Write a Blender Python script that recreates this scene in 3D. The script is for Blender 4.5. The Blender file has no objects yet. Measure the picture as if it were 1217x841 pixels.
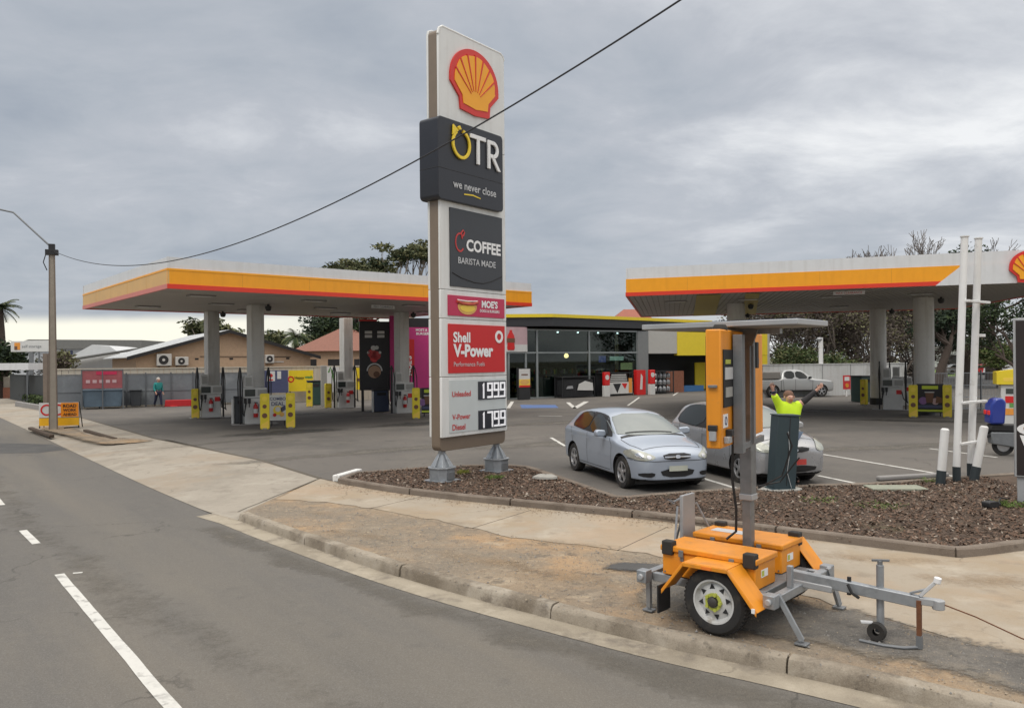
import bpy, bmesh, math, random
from mathutils import Vector, Matrix
from mathutils.bvhtree import BVHTree

random.seed(7)
C = bpy.context.scene.collection
scene = bpy.context.scene
R = math.radians

# ------------------------------------------------------------------ camera
ROLL = R(0.5)
FPX, HZ, CAMZ = 949.0, 428.0, 2.5
cam_d = bpy.data.cameras.new('camera')
cam = bpy.data.objects.new('camera', cam_d)
C.objects.link(cam)
cam.matrix_world = Matrix.Translation((0, 0, CAMZ)) @ Matrix.Rotation(R(90), 4, 'X') @ Matrix.Rotation(-ROLL, 4, 'Z')
cam_d.sensor_width = 36
cam_d.lens = 36 * FPX / 1217
cam_d.shift_y = 7.5 / 1217
cam_d.clip_start = 0.1
cam_d.clip_end = 3000
scene.camera = cam

# ------------------------------------------------------------------ world: overcast sky
SUN_EL, SUN_AZ = R(55), R(215)      # azimuth clockwise from +Y
world = bpy.data.worlds.new('World')
scene.world = world
world.use_nodes = True
nt = world.node_tree
nt.nodes.clear()
def N(t, **k):
    n = nt.nodes.new(t)
    for a, b in k.items():
        if hasattr(n, a): setattr(n, a, b)
        else: n.inputs[a].default_value = b
    return n
L = lambda a, b: nt.links.new(a, b)
sky = N('ShaderNodeTexSky'); sky.sky_type = 'NISHITA'; sky.sun_disc = False
sky.sun_elevation = SUN_EL; sky.sun_rotation = SUN_AZ
tc = N('ShaderNodeTexCoord')
sep = N('ShaderNodeSeparateXYZ'); L(tc.outputs['Generated'], sep.inputs[0])
def m(op, a, b=None, c=None, clamp=False):
    n = N('ShaderNodeMath'); n.operation = op; n.use_clamp = clamp
    for i, v in enumerate((a, b, c)):
        if v is None: continue
        if isinstance(v, (int, float)): n.inputs[i].default_value = v
        else: L(v, n.inputs[i])
    return n.outputs[0]
X, Y, Z = sep.outputs
zc = m('MAXIMUM', Z, 0.0)
den = m('ADD', zc, 0.20)
comb = N('ShaderNodeCombineXYZ')
L(m('DIVIDE', X, den), comb.inputs[0]); L(m('DIVIDE', Y, den), comb.inputs[1])
def noise_n(scale, detail, rough, dist, vec, sx=1, sy=1, off=0.0):
    mp = N('ShaderNodeMapping'); mp.inputs['Scale'].default_value = (sx, sy, 1); mp.inputs['Location'].default_value = (off, off * .7, 0)
    mp.inputs['Rotation'].default_value = (0, 0, R(-18))
    L(vec, mp.inputs[0])
    n = N('ShaderNodeTexNoise'); n.inputs['Scale'].default_value = scale; n.inputs['Detail'].default_value = detail
    n.inputs['Roughness'].default_value = rough; n.inputs['Distortion'].default_value = dist
    L(mp.outputs[0], n.inputs['Vector']); return n.outputs['Fac']
big = noise_n(0.62, 5, .55, .3, comb.outputs[0], .9, 1.1, 3.1)
mid = noise_n(1.9, 8, .62, .35, comb.outputs[0], .95, 1.15, 1.3)
cl = m('ADD', m('ADD', m('MULTIPLY', big, .58), m('MULTIPLY', mid, .42)), m('MULTIPLY', m('ADD', m('MULTIPLY', X, 1.0), m('MULTIPLY', Z, .8)), .13))
ramp = N('ShaderNodeValToRGB'); L(cl, ramp.inputs[0])
e = ramp.color_ramp.elements
e[0].position = .36; e[0].color = (.345, .385, .445, 1)
e[1].position = .70; e[1].color = (.86, .87, .88, 1)
x = e.new(.46); x.color = (.42, .455, .505, 1)
x = e.new(.54); x.color = (.49, .515, .56, 1)
x = e.new(.61); x.color = (.62, .64, .675, 1)
# bright break in the cloud along the low horizon, warmest to the left
az = m('ARCTAN2', X, Y)
wob = noise_n(3.0, 5, .55, .2, tc.outputs['Generated'], 1, 1, 5)
wz = m('ADD', Z, m('MULTIPLY', m('SUBTRACT', wob, .5), .035))
def mapr(v, a, b, c, d, smooth=True):
    n = N('ShaderNodeMapRange'); n.interpolation_type = 'SMOOTHSTEP' if smooth else 'LINEAR'
    L(v, n.inputs[0])
    for i, q in enumerate((a, b, c, d)): n.inputs[i + 1].default_value = q
    return n.outputs[0]
glow = m('MULTIPLY', mapr(wz, .046, .062, 1, 0), mapr(az, -.24, -.02, 1, .15))
glow = m('MULTIPLY', glow, mapr(wob, .3, .6, .75, 1))
mixg = N('ShaderNodeMix'); mixg.data_type = 'RGBA'
L(glow, mixg.inputs[0]); L(ramp.outputs[0], mixg.inputs[6]); mixg.inputs[7].default_value = (1.0, .97, .84, 1)
# CIE-like overcast: brighter towards the zenith (above the frame)
zen = mapr(Z, .42, .95, 1.0, 2.9)
warm = N('ShaderNodeMix'); warm.data_type = 'RGBA'; warm.blend_type = 'MULTIPLY'; warm.inputs[7].default_value = (1.05, .985, .90, 1)
L(mapr(Z, .40, .7, 0, 1), warm.inputs[0]); L(mixg.outputs[2], warm.inputs[6])
vm = N('ShaderNodeVectorMath'); vm.operation = 'SCALE'
L(warm.outputs[2], vm.inputs[0]); L(zen, vm.inputs['Scale'])
bg1 = N('ShaderNodeBackground'); bg1.inputs[1].default_value = .06; L(sky.outputs[0], bg1.inputs[0])
bg2 = N('ShaderNodeBackground'); bg2.inputs[1].default_value = 1.0; L(vm.outputs[0], bg2.inputs[0])
mixs = N('ShaderNodeMixShader'); mixs.inputs[0].default_value = .9
L(bg1.outputs[0], mixs.inputs[1]); L(bg2.outputs[0], mixs.inputs[2])
out = N('ShaderNodeOutputWorld'); L(mixs.outputs[0], out.inputs[0])

sun_d = bpy.data.lights.new('sun', 'SUN'); sun_d.energy = 1.3; sun_d.angle = R(30); sun_d.color = (1, .94, .85)
sun = bpy.data.objects.new('sun', sun_d); C.objects.link(sun)
sd = Vector((math.sin(SUN_AZ) * math.cos(SUN_EL), math.cos(SUN_AZ) * math.cos(SUN_EL), math.sin(SUN_EL)))
sun.rotation_euler = (-sd).to_track_quat('-Z', 'Y').to_euler()
vs = scene.view_settings
scene.display_settings.display_device = 'sRGB'
vs.view_transform = 'Standard'; vs.look = 'None'; vs.exposure = 0.16; vs.gamma = 1.0; vs.use_curve_mapping = False

# ------------------------------------------------------------------ pixel (of the photo) to place
def un(px, py):
    dx = px - 608.5; du = HZ - py
    return dx * math.cos(ROLL) + du * math.sin(ROLL), -dx * math.sin(ROLL) + du * math.cos(ROLL)
def G(px, py, z=0.0):
    x, u = un(px, py); d = FPX * (CAMZ - z) / (-u)
    return Vector((x / FPX * d, d))
def P(px, py, d):
    x, u = un(px, py)
    return Vector((x / FPX * d, d, CAMZ + u / FPX * d))
def Zat(px, py, d): return P(px, py, d).z

# ------------------------------------------------------------------ materials
def s2l(c):
    c /= 255
    return c / 12.92 if c <= .04045 else ((c + .055) / 1.055) ** 2.4
def rgb(r, g, b): return (s2l(r), s2l(g), s2l(b))
MATS = {}
def M(name, col, rough=.6, metal=0.0, var=.10, scale=4.0, bump=0.0, bscale=80.0, spec=.5, col2=None, c2scale=2.0, c2lo=.55, c2hi=.7, coat=0.0, emis=0.0, c2amt=1.0, rvar=.08, streak=0.0):
    if name in MATS: return MATS[name]
    mt = bpy.data.materials.new(name); mt.use_nodes = True
    t = mt.node_tree; b = t.nodes['Principled BSDF']
    tcn = t.nodes.new('ShaderNodeTexCoord')
    n = t.nodes.new('ShaderNodeTexNoise'); n.inputs['Scale'].default_value = scale; n.inputs['Detail'].default_value = 6; n.inputs['Roughness'].default_value = .65
    t.links.new(tcn.outputs['Object'], n.inputs['Vector'])
    mx = t.nodes.new('ShaderNodeMix'); mx.data_type = 'RGBA'
    mx.inputs[6].default_value = (*[max(0, c * (1 - var * 1.6)) for c in col], 1)
    mx.inputs[7].default_value = (*[min(1, c * (1 + var * 1.6)) for c in col], 1)
    t.links.new(n.outputs['Fac'], mx.inputs[0])
    o = mx.outputs[2]
    if col2:
        n2 = t.nodes.new('ShaderNodeTexNoise'); n2.inputs['Scale'].default_value = c2scale; n2.inputs['Detail'].default_value = 8; n2.inputs['Roughness'].default_value = .6
        t.links.new(tcn.outputs['Object'], n2.inputs['Vector'])
        mr = t.nodes.new('ShaderNodeMapRange'); mr.inputs[1].default_value = c2lo; mr.inputs[2].default_value = c2hi; mr.inputs[4].default_value = c2amt
        t.links.new(n2.outputs['Fac'], mr.inputs[0])
        m2 = t.nodes.new('ShaderNodeMix'); m2.data_type = 'RGBA'
        t.links.new(mr.outputs[0], m2.inputs[0]); t.links.new(o, m2.inputs[6]); m2.inputs[7].default_value = (*col2, 1)
        o = m2.outputs[2]
    if streak:
        mp = t.nodes.new('ShaderNodeMapping'); mp.inputs['Scale'].default_value = (5, 5, .5); t.links.new(tcn.outputs['Object'], mp.inputs[0])
        n4 = t.nodes.new('ShaderNodeTexNoise'); n4.inputs['Scale'].default_value = 1.0; n4.inputs['Detail'].default_value = 7; t.links.new(mp.outputs[0], n4.inputs['Vector'])
        m4 = t.nodes.new('ShaderNodeMapRange'); m4.inputs[1].default_value = .48; m4.inputs[2].default_value = .72; m4.inputs[4].default_value = streak; t.links.new(n4.outputs['Fac'], m4.inputs[0])
        x4 = t.nodes.new('ShaderNodeMix'); x4.data_type = 'RGBA'; t.links.new(m4.outputs[0], x4.inputs[0]); t.links.new(o, x4.inputs[6]); x4.inputs[7].default_value = (*[c * k for c, k in zip(col, (.52, .47, .40))], 1); o = x4.outputs[2]
    t.links.new(o, b.inputs['Base Color'])
    rr = t.nodes.new('ShaderNodeMapRange'); rr.inputs[3].default_value = max(0, rough - rvar); rr.inputs[4].default_value = min(1, rough + rvar)
    t.links.new(n.outputs['Fac'], rr.inputs[0]); t.links.new(rr.outputs[0], b.inputs['Roughness'])
    b.inputs['Metallic'].default_value = metal
    b.inputs['Specular IOR Level'].default_value = spec
    b.inputs['Coat Weight'].default_value = coat; b.inputs['Coat Roughness'].default_value = .06
    if emis:
        t.links.new(o, b.inputs['Emission Color']); b.inputs['Emission Strength'].default_value = emis
    if bump:
        n3 = t.nodes.new('ShaderNodeTexNoise'); n3.inputs['Scale'].default_value = bscale; n3.inputs['Detail'].default_value = 4
        t.links.new(tcn.outputs['Object'], n3.inputs['Vector'])
        bp = t.nodes.new('ShaderNodeBump'); bp.inputs['Strength'].default_value = bump; bp.inputs['Distance'].default_value = .02
        t.links.new(n3.outputs['Fac'], bp.inputs['Height']); t.links.new(bp.outputs[0], b.inputs['Normal'])
    MATS[name] = mt
    return mt

def ground_mat(name, base, blotches, speck, speck_amt=.25, bump=.35, bscale=55, rough=.9, cracks=0.0, crack_scale=.35, joints=None):
    """base colour, list of (colour, scale, lo, hi, amount) blotches, fine aggregate speckle, optional cracks"""
    mt = bpy.data.materials.new(name); mt.use_nodes = True
    t = mt.node_tree; b = t.nodes['Principled BSDF']; b.inputs['Roughness'].default_value = rough
    b.inputs['Specular IOR Level'].default_value = .25
    tcn = t.nodes.new('ShaderNodeTexCoord'); vec = tcn.outputs['Object']
    def noise(sc, det=6, ro=.6, off=0, stretch=None):
        mp = t.nodes.new('ShaderNodeMapping'); mp.inputs['Location'].default_value = (off, off * 1.7, 0)
        if stretch:
            mp.vector_type = 'TEXTURE'
            mp.inputs['Rotation'].default_value = (0, 0, stretch[0]); mp.inputs['Scale'].default_value = (stretch[1], stretch[2], 1)
        t.links.new(vec, mp.inputs[0])
        n = t.nodes.new('ShaderNodeTexNoise'); n.inputs['Scale'].default_value = sc; n.inputs['Detail'].default_value = det; n.inputs['Roughness'].default_value = ro
        t.links.new(mp.outputs[0], n.inputs['Vector']); return n.outputs['Fac']
    def mix(fac, a, c):
        mx = t.nodes.new('ShaderNodeMix'); mx.data_type = 'RGBA'
        t.links.new(fac, mx.inputs[0]) if not isinstance(fac, float) else setattr(mx.inputs[0], 'default_value', fac)
        t.links.new(a, mx.inputs[6]) if not isinstance(a, tuple) else setattr(mx.inputs[6], 'default_value', (*a, 1))
        t.links.new(c, mx.inputs[7]) if not isinstance(c, tuple) else setattr(mx.inputs[7], 'default_value', (*c, 1))
        return mx.outputs[2]
    def mrange(v, a, b_, c, d):
        q = t.nodes.new('ShaderNodeMapRange'); t.links.new(v, q.inputs[0])
        for i, w in enumerate((a, b_, c, d)): q.inputs[i + 1].default_value = w
        return q.outputs[0]
    o = base
    for i, bl in enumerate(blotches):
        col, sc, lo, hi, amt = bl[:5]
        o = mix(mrange(noise(sc, 7, .62, 3.7 * (i + 1), bl[5] if len(bl) > 5 else None), lo, hi, 0, amt), o, col)
    fine = noise(90, 3, .7, 9)
    dark = tuple(c * .35 for c in base); light = speck
    o = mix(mrange(fine, .5, .72, 0, speck_amt), o, light)
    o = mix(mrange(noise(70, 3, .7, 21), .52, .75, 0, speck_amt), o, dark)
    if cracks:
        vo = t.nodes.new('ShaderNodeTexVoronoi'); vo.feature = 'DISTANCE_TO_EDGE'; vo.inputs['Scale'].default_value = crack_scale
        dv = t.nodes.new('ShaderNodeVectorMath'); dv.operation = 'ADD'
        nn = t.nodes.new('ShaderNodeTexNoise'); nn.inputs['Scale'].default_value = 1.4; nn.inputs['Detail'].default_value = 5
        t.links.new(vec, nn.inputs['Vector']); t.links.new(vec, dv.inputs[0]); t.links.new(nn.outputs['Color'], dv.inputs[1])
        t.links.new(dv.outputs[0], vo.inputs['Vector'])
        msk = mrange(vo.outputs['Distance'], 0.0, .006, 1, 0)
        gate = mrange(noise(.5, 3, .5, 40), .5, .6, 0, cracks)
        mm = t.nodes.new('ShaderNodeMath'); mm.operation = 'MULTIPLY'; t.links.new(msk, mm.inputs[0]); t.links.new(gate, mm.inputs[1])
        o = mix(mm.outputs[0], o, tuple(c * .3 for c in base))
    if isinstance(o, tuple): b.inputs['Base Color'].default_value = (*o, 1)
    else: t.links.new(o, b.inputs['Base Color'])
    bp = t.nodes.new('ShaderNodeBump'); bp.inputs['Strength'].default_value = bump; bp.inputs['Distance'].default_value = .02
    t.links.new(noise(bscale, 5, .7, 2), bp.inputs['Height']); t.links.new(bp.outputs[0], b.inputs['Normal'])
    MATS[name] = mt
    return mt

def glass_mat(name, tint=(.8, .88, .86), refl=.12):
    mt = bpy.data.materials.new(name); mt.use_nodes = True
    t = mt.node_tree; t.nodes.clear()
    o = t.nodes.new('ShaderNodeOutputMaterial'); tr = t.nodes.new('ShaderNodeBsdfTransparent'); gl = t.nodes.new('ShaderNodeBsdfGlossy')
    tr.inputs[0].default_value = (*tint, 1); gl.inputs['Roughness'].default_value = .02
    lw = t.nodes.new('ShaderNodeLayerWeight'); lw.inputs[0].default_value = refl + .25
    mr = t.nodes.new('ShaderNodeMapRange'); mr.inputs[3].default_value = refl; mr.inputs[4].default_value = .9
    t.links.new(lw.outputs['Fresnel'], mr.inputs[0])
    mx = t.nodes.new('ShaderNodeMixShader'); t.links.new(mr.outputs[0], mx.inputs[0]); t.links.new(tr.outputs[0], mx.inputs[1]); t.links.new(gl.outputs[0], mx.inputs[2])
    t.links.new(mx.outputs[0], o.inputs[0]); MATS[name] = mt
    return mt

# ------------------------------------------------------------------ mesh builder
I4 = Matrix.Identity(4)
_text_cache = {}
class MB:
    def __init__(self):
        self.v = []; self.f = []; self.mi = []; self.mats = []; self.xf = I4.copy()
    def _m(self, mat):
        if mat not in self.mats: self.mats.append(mat)
        return self.mats.index(mat)
    def add(self, vs, fs, mat):
        o = len(self.v); k = self._m(mat)
        self.v += [tuple(self.xf @ Vector(p)) for p in vs]
        self.f += [tuple(i + o for i in f) for f in fs]; self.mi += [k] * len(fs)
        return self
    def box(self, x0, x1, y0, y1, z0, z1, mat):
        vs = [(x, y, z) for x in (x0, x1) for y in (y0, y1) for z in (z0, z1)]
        return self.add(vs, [(0, 1, 3, 2), (4, 6, 7, 5), (0, 4, 5, 1), (2, 3, 7, 6), (0, 2, 6, 4), (1, 5, 7, 3)], mat)
    def rbox(self, x0, x1, y0, y1, z0, z1, r, mat, n=4, axis='y'):
        """box with rounded corners seen along y (or z)"""
        pts = []
        a0, a1, b0, b1 = (x0, x1, z0, z1) if axis == 'y' else (x0, x1, y0, y1)
        for cx, cz, s in ((a1 - r, b1 - r, 0), (a0 + r, b1 - r, 90), (a0 + r, b0 + r, 180), (a1 - r, b0 + r, 270)):
            for i in range(n + 1):
                t = R(s + 90 * i / n); pts.append((cx + r * math.cos(t), cz + r * math.sin(t)))
        return self.prism(pts, (y0, y1) if axis == 'y' else (z0, z1), mat, axis)
    def prism(self, poly, rng, mat, axis='y'):
        a, b = rng; n = len(poly)
        mk = {'y': lambda p, t: (p[0], t, p[1]), 'x': lambda p, t: (t, p[0], p[1]), 'z': lambda p, t: (p[0], p[1], t)}[axis]
        area = sum(poly[i][0] * poly[(i + 1) % n][1] - poly[(i + 1) % n][0] * poly[i][1] for i in range(n))
        if (area < 0) != (axis == 'y'): poly = poly[::-1]
        vs = [mk(p, a) for p in poly] + [mk(p, b) for p in poly]
        fs = [tuple(range(n - 1, -1, -1)), tuple(range(n, 2 * n))]
        fs += [(i, (i + 1) % n, n + (i + 1) % n, n + i) for i in range(n)]
        return self.add(vs, fs, mat)
    def cyl(self, p0, p1, r0, mat, r1=None, n=12, caps=True):
        p0, p1 = Vector(p0), Vector(p1); r1 = r0 if r1 is None else r1
        d = (p1 - p0).normalized(); a = d.orthogonal().normalized(); b = d.cross(a)
        vs = []
        for p, r in ((p0, r0), (p1, r1)):
            vs += [tuple(p + (a * math.cos(2 * math.pi * i / n) + b * math.sin(2 * math.pi * i / n)) * r) for i in range(n)]
        fs = [(i, (i + 1) % n, n + (i + 1) % n, n + i) for i in range(n)]
        if caps: fs += [tuple(range(n - 1, -1, -1)), tuple(range(n, 2 * n))]
        return self.add(vs, fs, mat)
    def beam(self, p0, p1, w, h, mat, up=(0, 0, 1)):
        p0, p1 = Vector(p0), Vector(p1); d = (p1 - p0).normalized(); up = Vector(up)
        if abs(d.dot(up)) > .98: up = Vector((1, 0, 0))
        s = d.cross(up).normalized() * w / 2; u = s.cross(d).normalized() * h / 2
        vs = [tuple(p + a * s + b * u) for p in (p0, p1) for a, b in ((-1, -1), (1, -1), (1, 1), (-1, 1))]
        return self.add(vs, [(3, 2, 1, 0), (4, 5, 6, 7), (0, 1, 5, 4), (1, 2, 6, 5), (2, 3, 7, 6), (3, 0, 4, 7)], mat)
    def tube(self, pts, r, mat, n=8, caps=True):
        pts = [Vector(p) for p in pts]; rs = r if isinstance(r, (list, tuple)) else [r] * len(pts)
        vs = []; a = None
        for i, p in enumerate(pts):
            d = (pts[min(i + 1, len(pts) - 1)] - pts[max(i - 1, 0)]).normalized()
            a = d.orthogonal().normalized() if a is None else (a - d * a.dot(d)).normalized()
            b = d.cross(a)
            vs += [tuple(p + (a * math.cos(2 * math.pi * k / n) + b * math.sin(2 * math.pi * k / n)) * rs[i]) for k in range(n)]
        fs = []
        for i in range(len(pts) - 1):
            fs += [(i * n + k, i * n + (k + 1) % n, (i + 1) * n + (k + 1) % n, (i + 1) * n + k) for k in range(n)]
        if caps: fs += [tuple(range(n - 1, -1, -1)), tuple(range((len(pts) - 1) * n, len(pts) * n))]
        return self.add(vs, fs, mat)
    def lathe(self, prof, mat, n=24, org=(0, 0, 0), axis='z'):
        vs = []
        for r, h in prof:
            for k in range(n):
                a = 2 * math.pi * k / n; c, s = r * math.cos(a), r * math.sin(a)
                p = {'z': (c, s, h), 'y': (c, h, -s), 'x': (h, c, s)}[axis]
                vs.append((p[0] + org[0], p[1] + org[1], p[2] + org[2]))
        fs = []
        for i in range(len(prof) - 1):
            fs += [(i * n + k, i * n + (k + 1) % n, (i + 1) * n + (k + 1) % n, (i + 1) * n + k) for k in range(n)]
        return self.add(vs, fs, mat)
    def poly(self, pts, mat): return self.add(pts, [tuple(range(len(pts)))], mat)
    def ring(self, cx, cz, ro, ri, y0, y1, mat, a0=0, a1=360, n=32, sx=1.0):
        vs = []; fs = []
        for i in range(n + 1):
            t = R(a0 + (a1 - a0) * i / n); c, s = math.cos(t) * sx, math.sin(t)
            vs += [(cx + ro * c, y0, cz + ro * s), (cx + ri * c, y0, cz + ri * s), (cx + ro * c, y1, cz + ro * s), (cx + ri * c, y1, cz + ri * s)]
        for i in range(n):
            a = i * 4; b = a + 4
            fs += [(a, a + 1, b + 1, b), (a + 2, b + 2, b + 3, a + 3), (a, b, b + 2, a + 2), (a + 1, a + 3, b + 3, b + 1)]
        return self.add(vs, fs, mat)
    def text(self, body, x0, x1, z0, z1, y, mat, depth=.004, bold=0.0, keep=True, align='c', shear=0.0):
        """lettering standing on the local XZ plane, facing -Y"""
        key = (body, bold, shear)
        if key not in _text_cache:
            cu = bpy.data.curves.new('t', 'FONT'); cu.body = body; cu.offset = bold; cu.shear = shear; cu.resolution_u = 3
            ob = bpy.data.objects.new('t', cu); C.objects.link(ob)
            dg = bpy.context.evaluated_depsgraph_get(); dg.update()
            me = bpy.data.meshes.new_from_object(ob.evaluated_get(dg))
            vs = [tuple(q.co) for q in me.vertices]; fs = [tuple(p.vertices) for p in me.polygons]
            bpy.data.objects.remove(ob); bpy.data.curves.remove(cu); bpy.data.meshes.remove(me)
            _text_cache[key] = (vs, fs)
        vs, fs = _text_cache[key]
        a0 = min(q[0] for q in vs); a1 = max(q[0] for q in vs); b0 = min(q[1] for q in vs); b1 = max(q[1] for q in vs)
        kx, kz = (x1 - x0) / (a1 - a0), (z1 - z0) / (b1 - b0)
        if keep: kx = kz = min(kx, kz)
        wd, ht = kx * (a1 - a0), kz * (b1 - b0)
        ox = x0 if align == 'l' else (x0 + x1 - wd) / 2
        oz = (z0 + z1 - ht) / 2
        q = [(ox + (v[0] - a0) * kx, y - depth, oz + (v[1] - b0) * kz) for v in vs]
        return self.add(q, fs, mat)
    def build(self, name, parent=None, bevel=0.0, smooth=35, loc=None, seg=2):
        me = bpy.data.meshes.new(name); me.from_pydata(self.v, [], self.f)
        for t in self.mats: me.materials.append(MATS[t] if isinstance(t, str) else t)
        me.polygons.foreach_set('material_index', self.mi)
        me.validate(); me.update()
        if smooth:
            me.polygons.foreach_set('use_smooth', [True] * len(me.polygons))
            try: me.set_sharp_from_angle(angle=R(smooth))
            except Exception: pass
        ob = bpy.data.objects.new(name, me); C.objects.link(ob)
        if parent: ob.parent = parent
        if loc is not None: ob.location = loc
        if bevel:
            md = ob.modifiers.new('bevel', 'BEVEL'); md.width = bevel; md.segments = seg; md.limit_method = 'ANGLE'; md.angle_limit = R(40)
        return ob

def tag(o, label=None, cat=None, group=None, kind=None):
    if label: o['label'] = label
    if cat: o['category'] = cat
    if group: o['group'] = group
    if kind: o['kind'] = kind
    return o
def thing(name, label, cat, loc=(0, 0, 0), rz=0.0, group=None):
    o = bpy.data.objects.new(name, None); C.objects.link(o); o.empty_display_size = .2
    o.location = (loc[0], loc[1], loc[2] if len(loc) > 2 else 0); o.rotation_euler = (0, 0, rz)
    return tag(o, label, cat, group)
def dup(root, loc, rz, label):
    def cp(o, par):
        c = o.copy(); C.objects.link(c); c.parent = par
        for ch in [q for q in bpy.data.objects if q.parent == o]: cp(ch, c)
        return c
    r = cp(root, None); r.location = (loc[0], loc[1], loc[2] if len(loc) > 2 else 0); r.rotation_euler = (0, 0, rz); r['label'] = label
    return r
def struct(mb, name, **k): return tag(mb.build(name, **k), kind='structure')
def V2(p, z=0.0): return Vector((p[0], p[1], z))
def ang(a, b): return math.atan2(b[1] - a[1], b[0] - a[0])
# ================================================================== GROUND
RZ = -0.14                                       # the carriageway lies this far below the forecourt
ROADDIR = Vector((-.616, .788))
def catmull(pts, n=6):
    pts = [Vector(p) for p in pts]; out_ = []
    for i in range(len(pts) - 1):
        p0 = pts[max(i - 1, 0)]; p1 = pts[i]; p2 = pts[i + 1]; p3 = pts[min(i + 2, len(pts) - 1)]
        for k in range(n):
            t = k / n
            out_.append(.5 * ((2 * p1) + (p2 - p0) * t + (2 * p0 - 5 * p1 + 4 * p2 - p3) * t * t + (3 * p1 - p0 - 3 * p2 + p3) * t ** 3))
    out_.append(pts[-1]); return out_
def normals(path):
    ns = []
    for i in range(len(path)):
        d = (path[min(i + 1, len(path) - 1)] - path[max(i - 1, 0)]).normalized(); ns.append(Vector((-d.y, d.x)))
    return ns
def ribbon(mb, path, o0, o1, z0, z1, mat):
    ns = normals(path); vs = []
    for p, n_ in zip(path, ns):
        a = p + n_ * o0; b = p + n_ * o1; vs += [(a.x, a.y, z0), (b.x, b.y, z1)]
    mb.add(vs, [(2 * i, 2 * i + 2, 2 * i + 3, 2 * i + 1) for i in range(len(path) - 1)], mat)
def resample(path, step):
    out_ = [path[0].copy()]; acc = 0.0
    for a, b in zip(path, path[1:]):
        l = (b - a).length; t = step - acc
        while t <= l: out_.append(a.lerp(b, t / l)); t += step
        acc = (acc + l) % step
    out_.append(path[-1].copy()); return out_
def sheet(name, pts, z, mat, **k):
    mb = MB(); me_pts = [(p[0], p[1], z) for p in pts]
    bm = bmesh.new(); f = bm.faces.new([bm.verts.new(p) for p in me_pts]); bm.normal_update()
    if f.normal.z < 0: f.normal_flip()
    bmesh.ops.triangulate(bm, faces=bm.faces[:]); bm.verts.index_update()
    mb.add([tuple(v.co) for v in bm.verts], [tuple(v.index for v in q.verts) for q in bm.faces], mat); bm.free()
    return struct(mb, name, smooth=0)

def faded(src):
    """the same ground material, breaking up towards the ragged edge of its patch"""
    nm = src + '_ragged'
    if nm in MATS: return nm
    mt = MATS[src].copy(); mt.name = nm; t = mt.node_tree; b = t.nodes['Principled BSDF']; o = t.nodes['Material Output']
    at = t.nodes.new('ShaderNodeAttribute'); at.attribute_name = 'fade'
    tcn = t.nodes.new('ShaderNodeTexCoord'); acc = at.outputs['Fac']
    for sc, am in ((2.5, 1.1), (18, .7)):
        n = t.nodes.new('ShaderNodeTexNoise'); n.inputs['Scale'].default_value = sc; n.inputs['Detail'].default_value = 6; t.links.new(tcn.outputs['Object'], n.inputs['Vector'])
        s_ = t.nodes.new('ShaderNodeMath'); s_.operation = 'SUBTRACT'; t.links.new(acc, s_.inputs[0]); s_.inputs[1].default_value = am * .5
        a = t.nodes.new('ShaderNodeMath'); a.operation = 'MULTIPLY_ADD'; t.links.new(n.outputs['Fac'], a.inputs[0]); a.inputs[1].default_value = am; t.links.new(s_.outputs[0], a.inputs[2]); acc = a.outputs[0]
    mr = t.nodes.new('ShaderNodeMapRange'); mr.interpolation_type = 'SMOOTHSTEP'; t.links.new(acc, mr.inputs[0]); lo_, hi_ = (.05, 1.45) if src in ('dust', 'pale_wear', 'oil_stain', 'orange_dirt') else (.28, .85); mr.inputs[1].default_value = lo_; mr.inputs[2].default_value = hi_
    tr = t.nodes.new('ShaderNodeBsdfTransparent'); mx = t.nodes.new('ShaderNodeMixShader')
    t.links.new(mr.outputs[0], mx.inputs[0]); t.links.new(tr.outputs[0], mx.inputs[1]); t.links.new(b.outputs[0], mx.inputs[2]); t.links.new(mx.outputs[0], o.inputs[0])
    MATS[nm] = mt; return nm
def inside(p, poly):
    c = False; n2 = len(poly)
    for i in range(n2):
        a, b = poly[i], poly[(i + 1) % n2]
        if (a.y > p.y) != (b.y > p.y) and p.x < (b.x - a.x) * (p.y - a.y) / (b.y - a.y) + a.x: c = not c
    return c
def patch(name, poly, z, src, soft, step):
    poly = [Vector(p) for p in poly]; x0, x1 = min(p.x for p in poly), max(p.x for p in poly); y0, y1 = min(p.y for p in poly), max(p.y for p in poly)
    nx, ny = int((x1 - x0) / step) + 2, int((y1 - y0) / step) + 2; fv = []; vs, ids = [], {}
    segs = list(zip(poly, poly[1:] + poly[:1]))
    def dist(p):
        m_ = 9
        for a, b in segs:
            ab = b - a; t = max(0, min(1, (p - a).dot(ab) / max(1e-9, ab.length_squared))); m_ = min(m_, (p - a - ab * t).length)
        return m_
    for i in range(nx):
        for j in range(ny):
            p = Vector((x0 + i * step, y0 + j * step))
            if inside(p, poly): ids[i, j] = len(vs); vs.append((p.x, p.y, z)); fv.append(min(1, dist(p) / soft))
    fs = [(ids[i, j], ids[i + 1, j], ids[i + 1, j + 1], ids[i, j + 1]) for (i, j) in ids if (i + 1, j) in ids and (i, j + 1) in ids and (i + 1, j + 1) in ids]
    mb = MB(); mb.add(vs, fs, faded(src)); o = struct(mb, name, smooth=0)
    at = o.data.attributes.new('fade', 'FLOAT', 'POINT'); at.data.foreach_set('value', fv); return o
def blob(cx, cy, rx, ry, rot=0.0, n=26):
    out_ = []
    for k in range(n):
        t = 2 * math.pi * k / n; a = rx * random.uniform(.8, 1.15) * math.cos(t); b = ry * random.uniform(.8, 1.15) * math.sin(t)
        out_.append(Vector((cx + a * math.cos(rot) - b * math.sin(rot), cy + a * math.sin(rot) + b * math.cos(rot))))
    return out_

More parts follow.
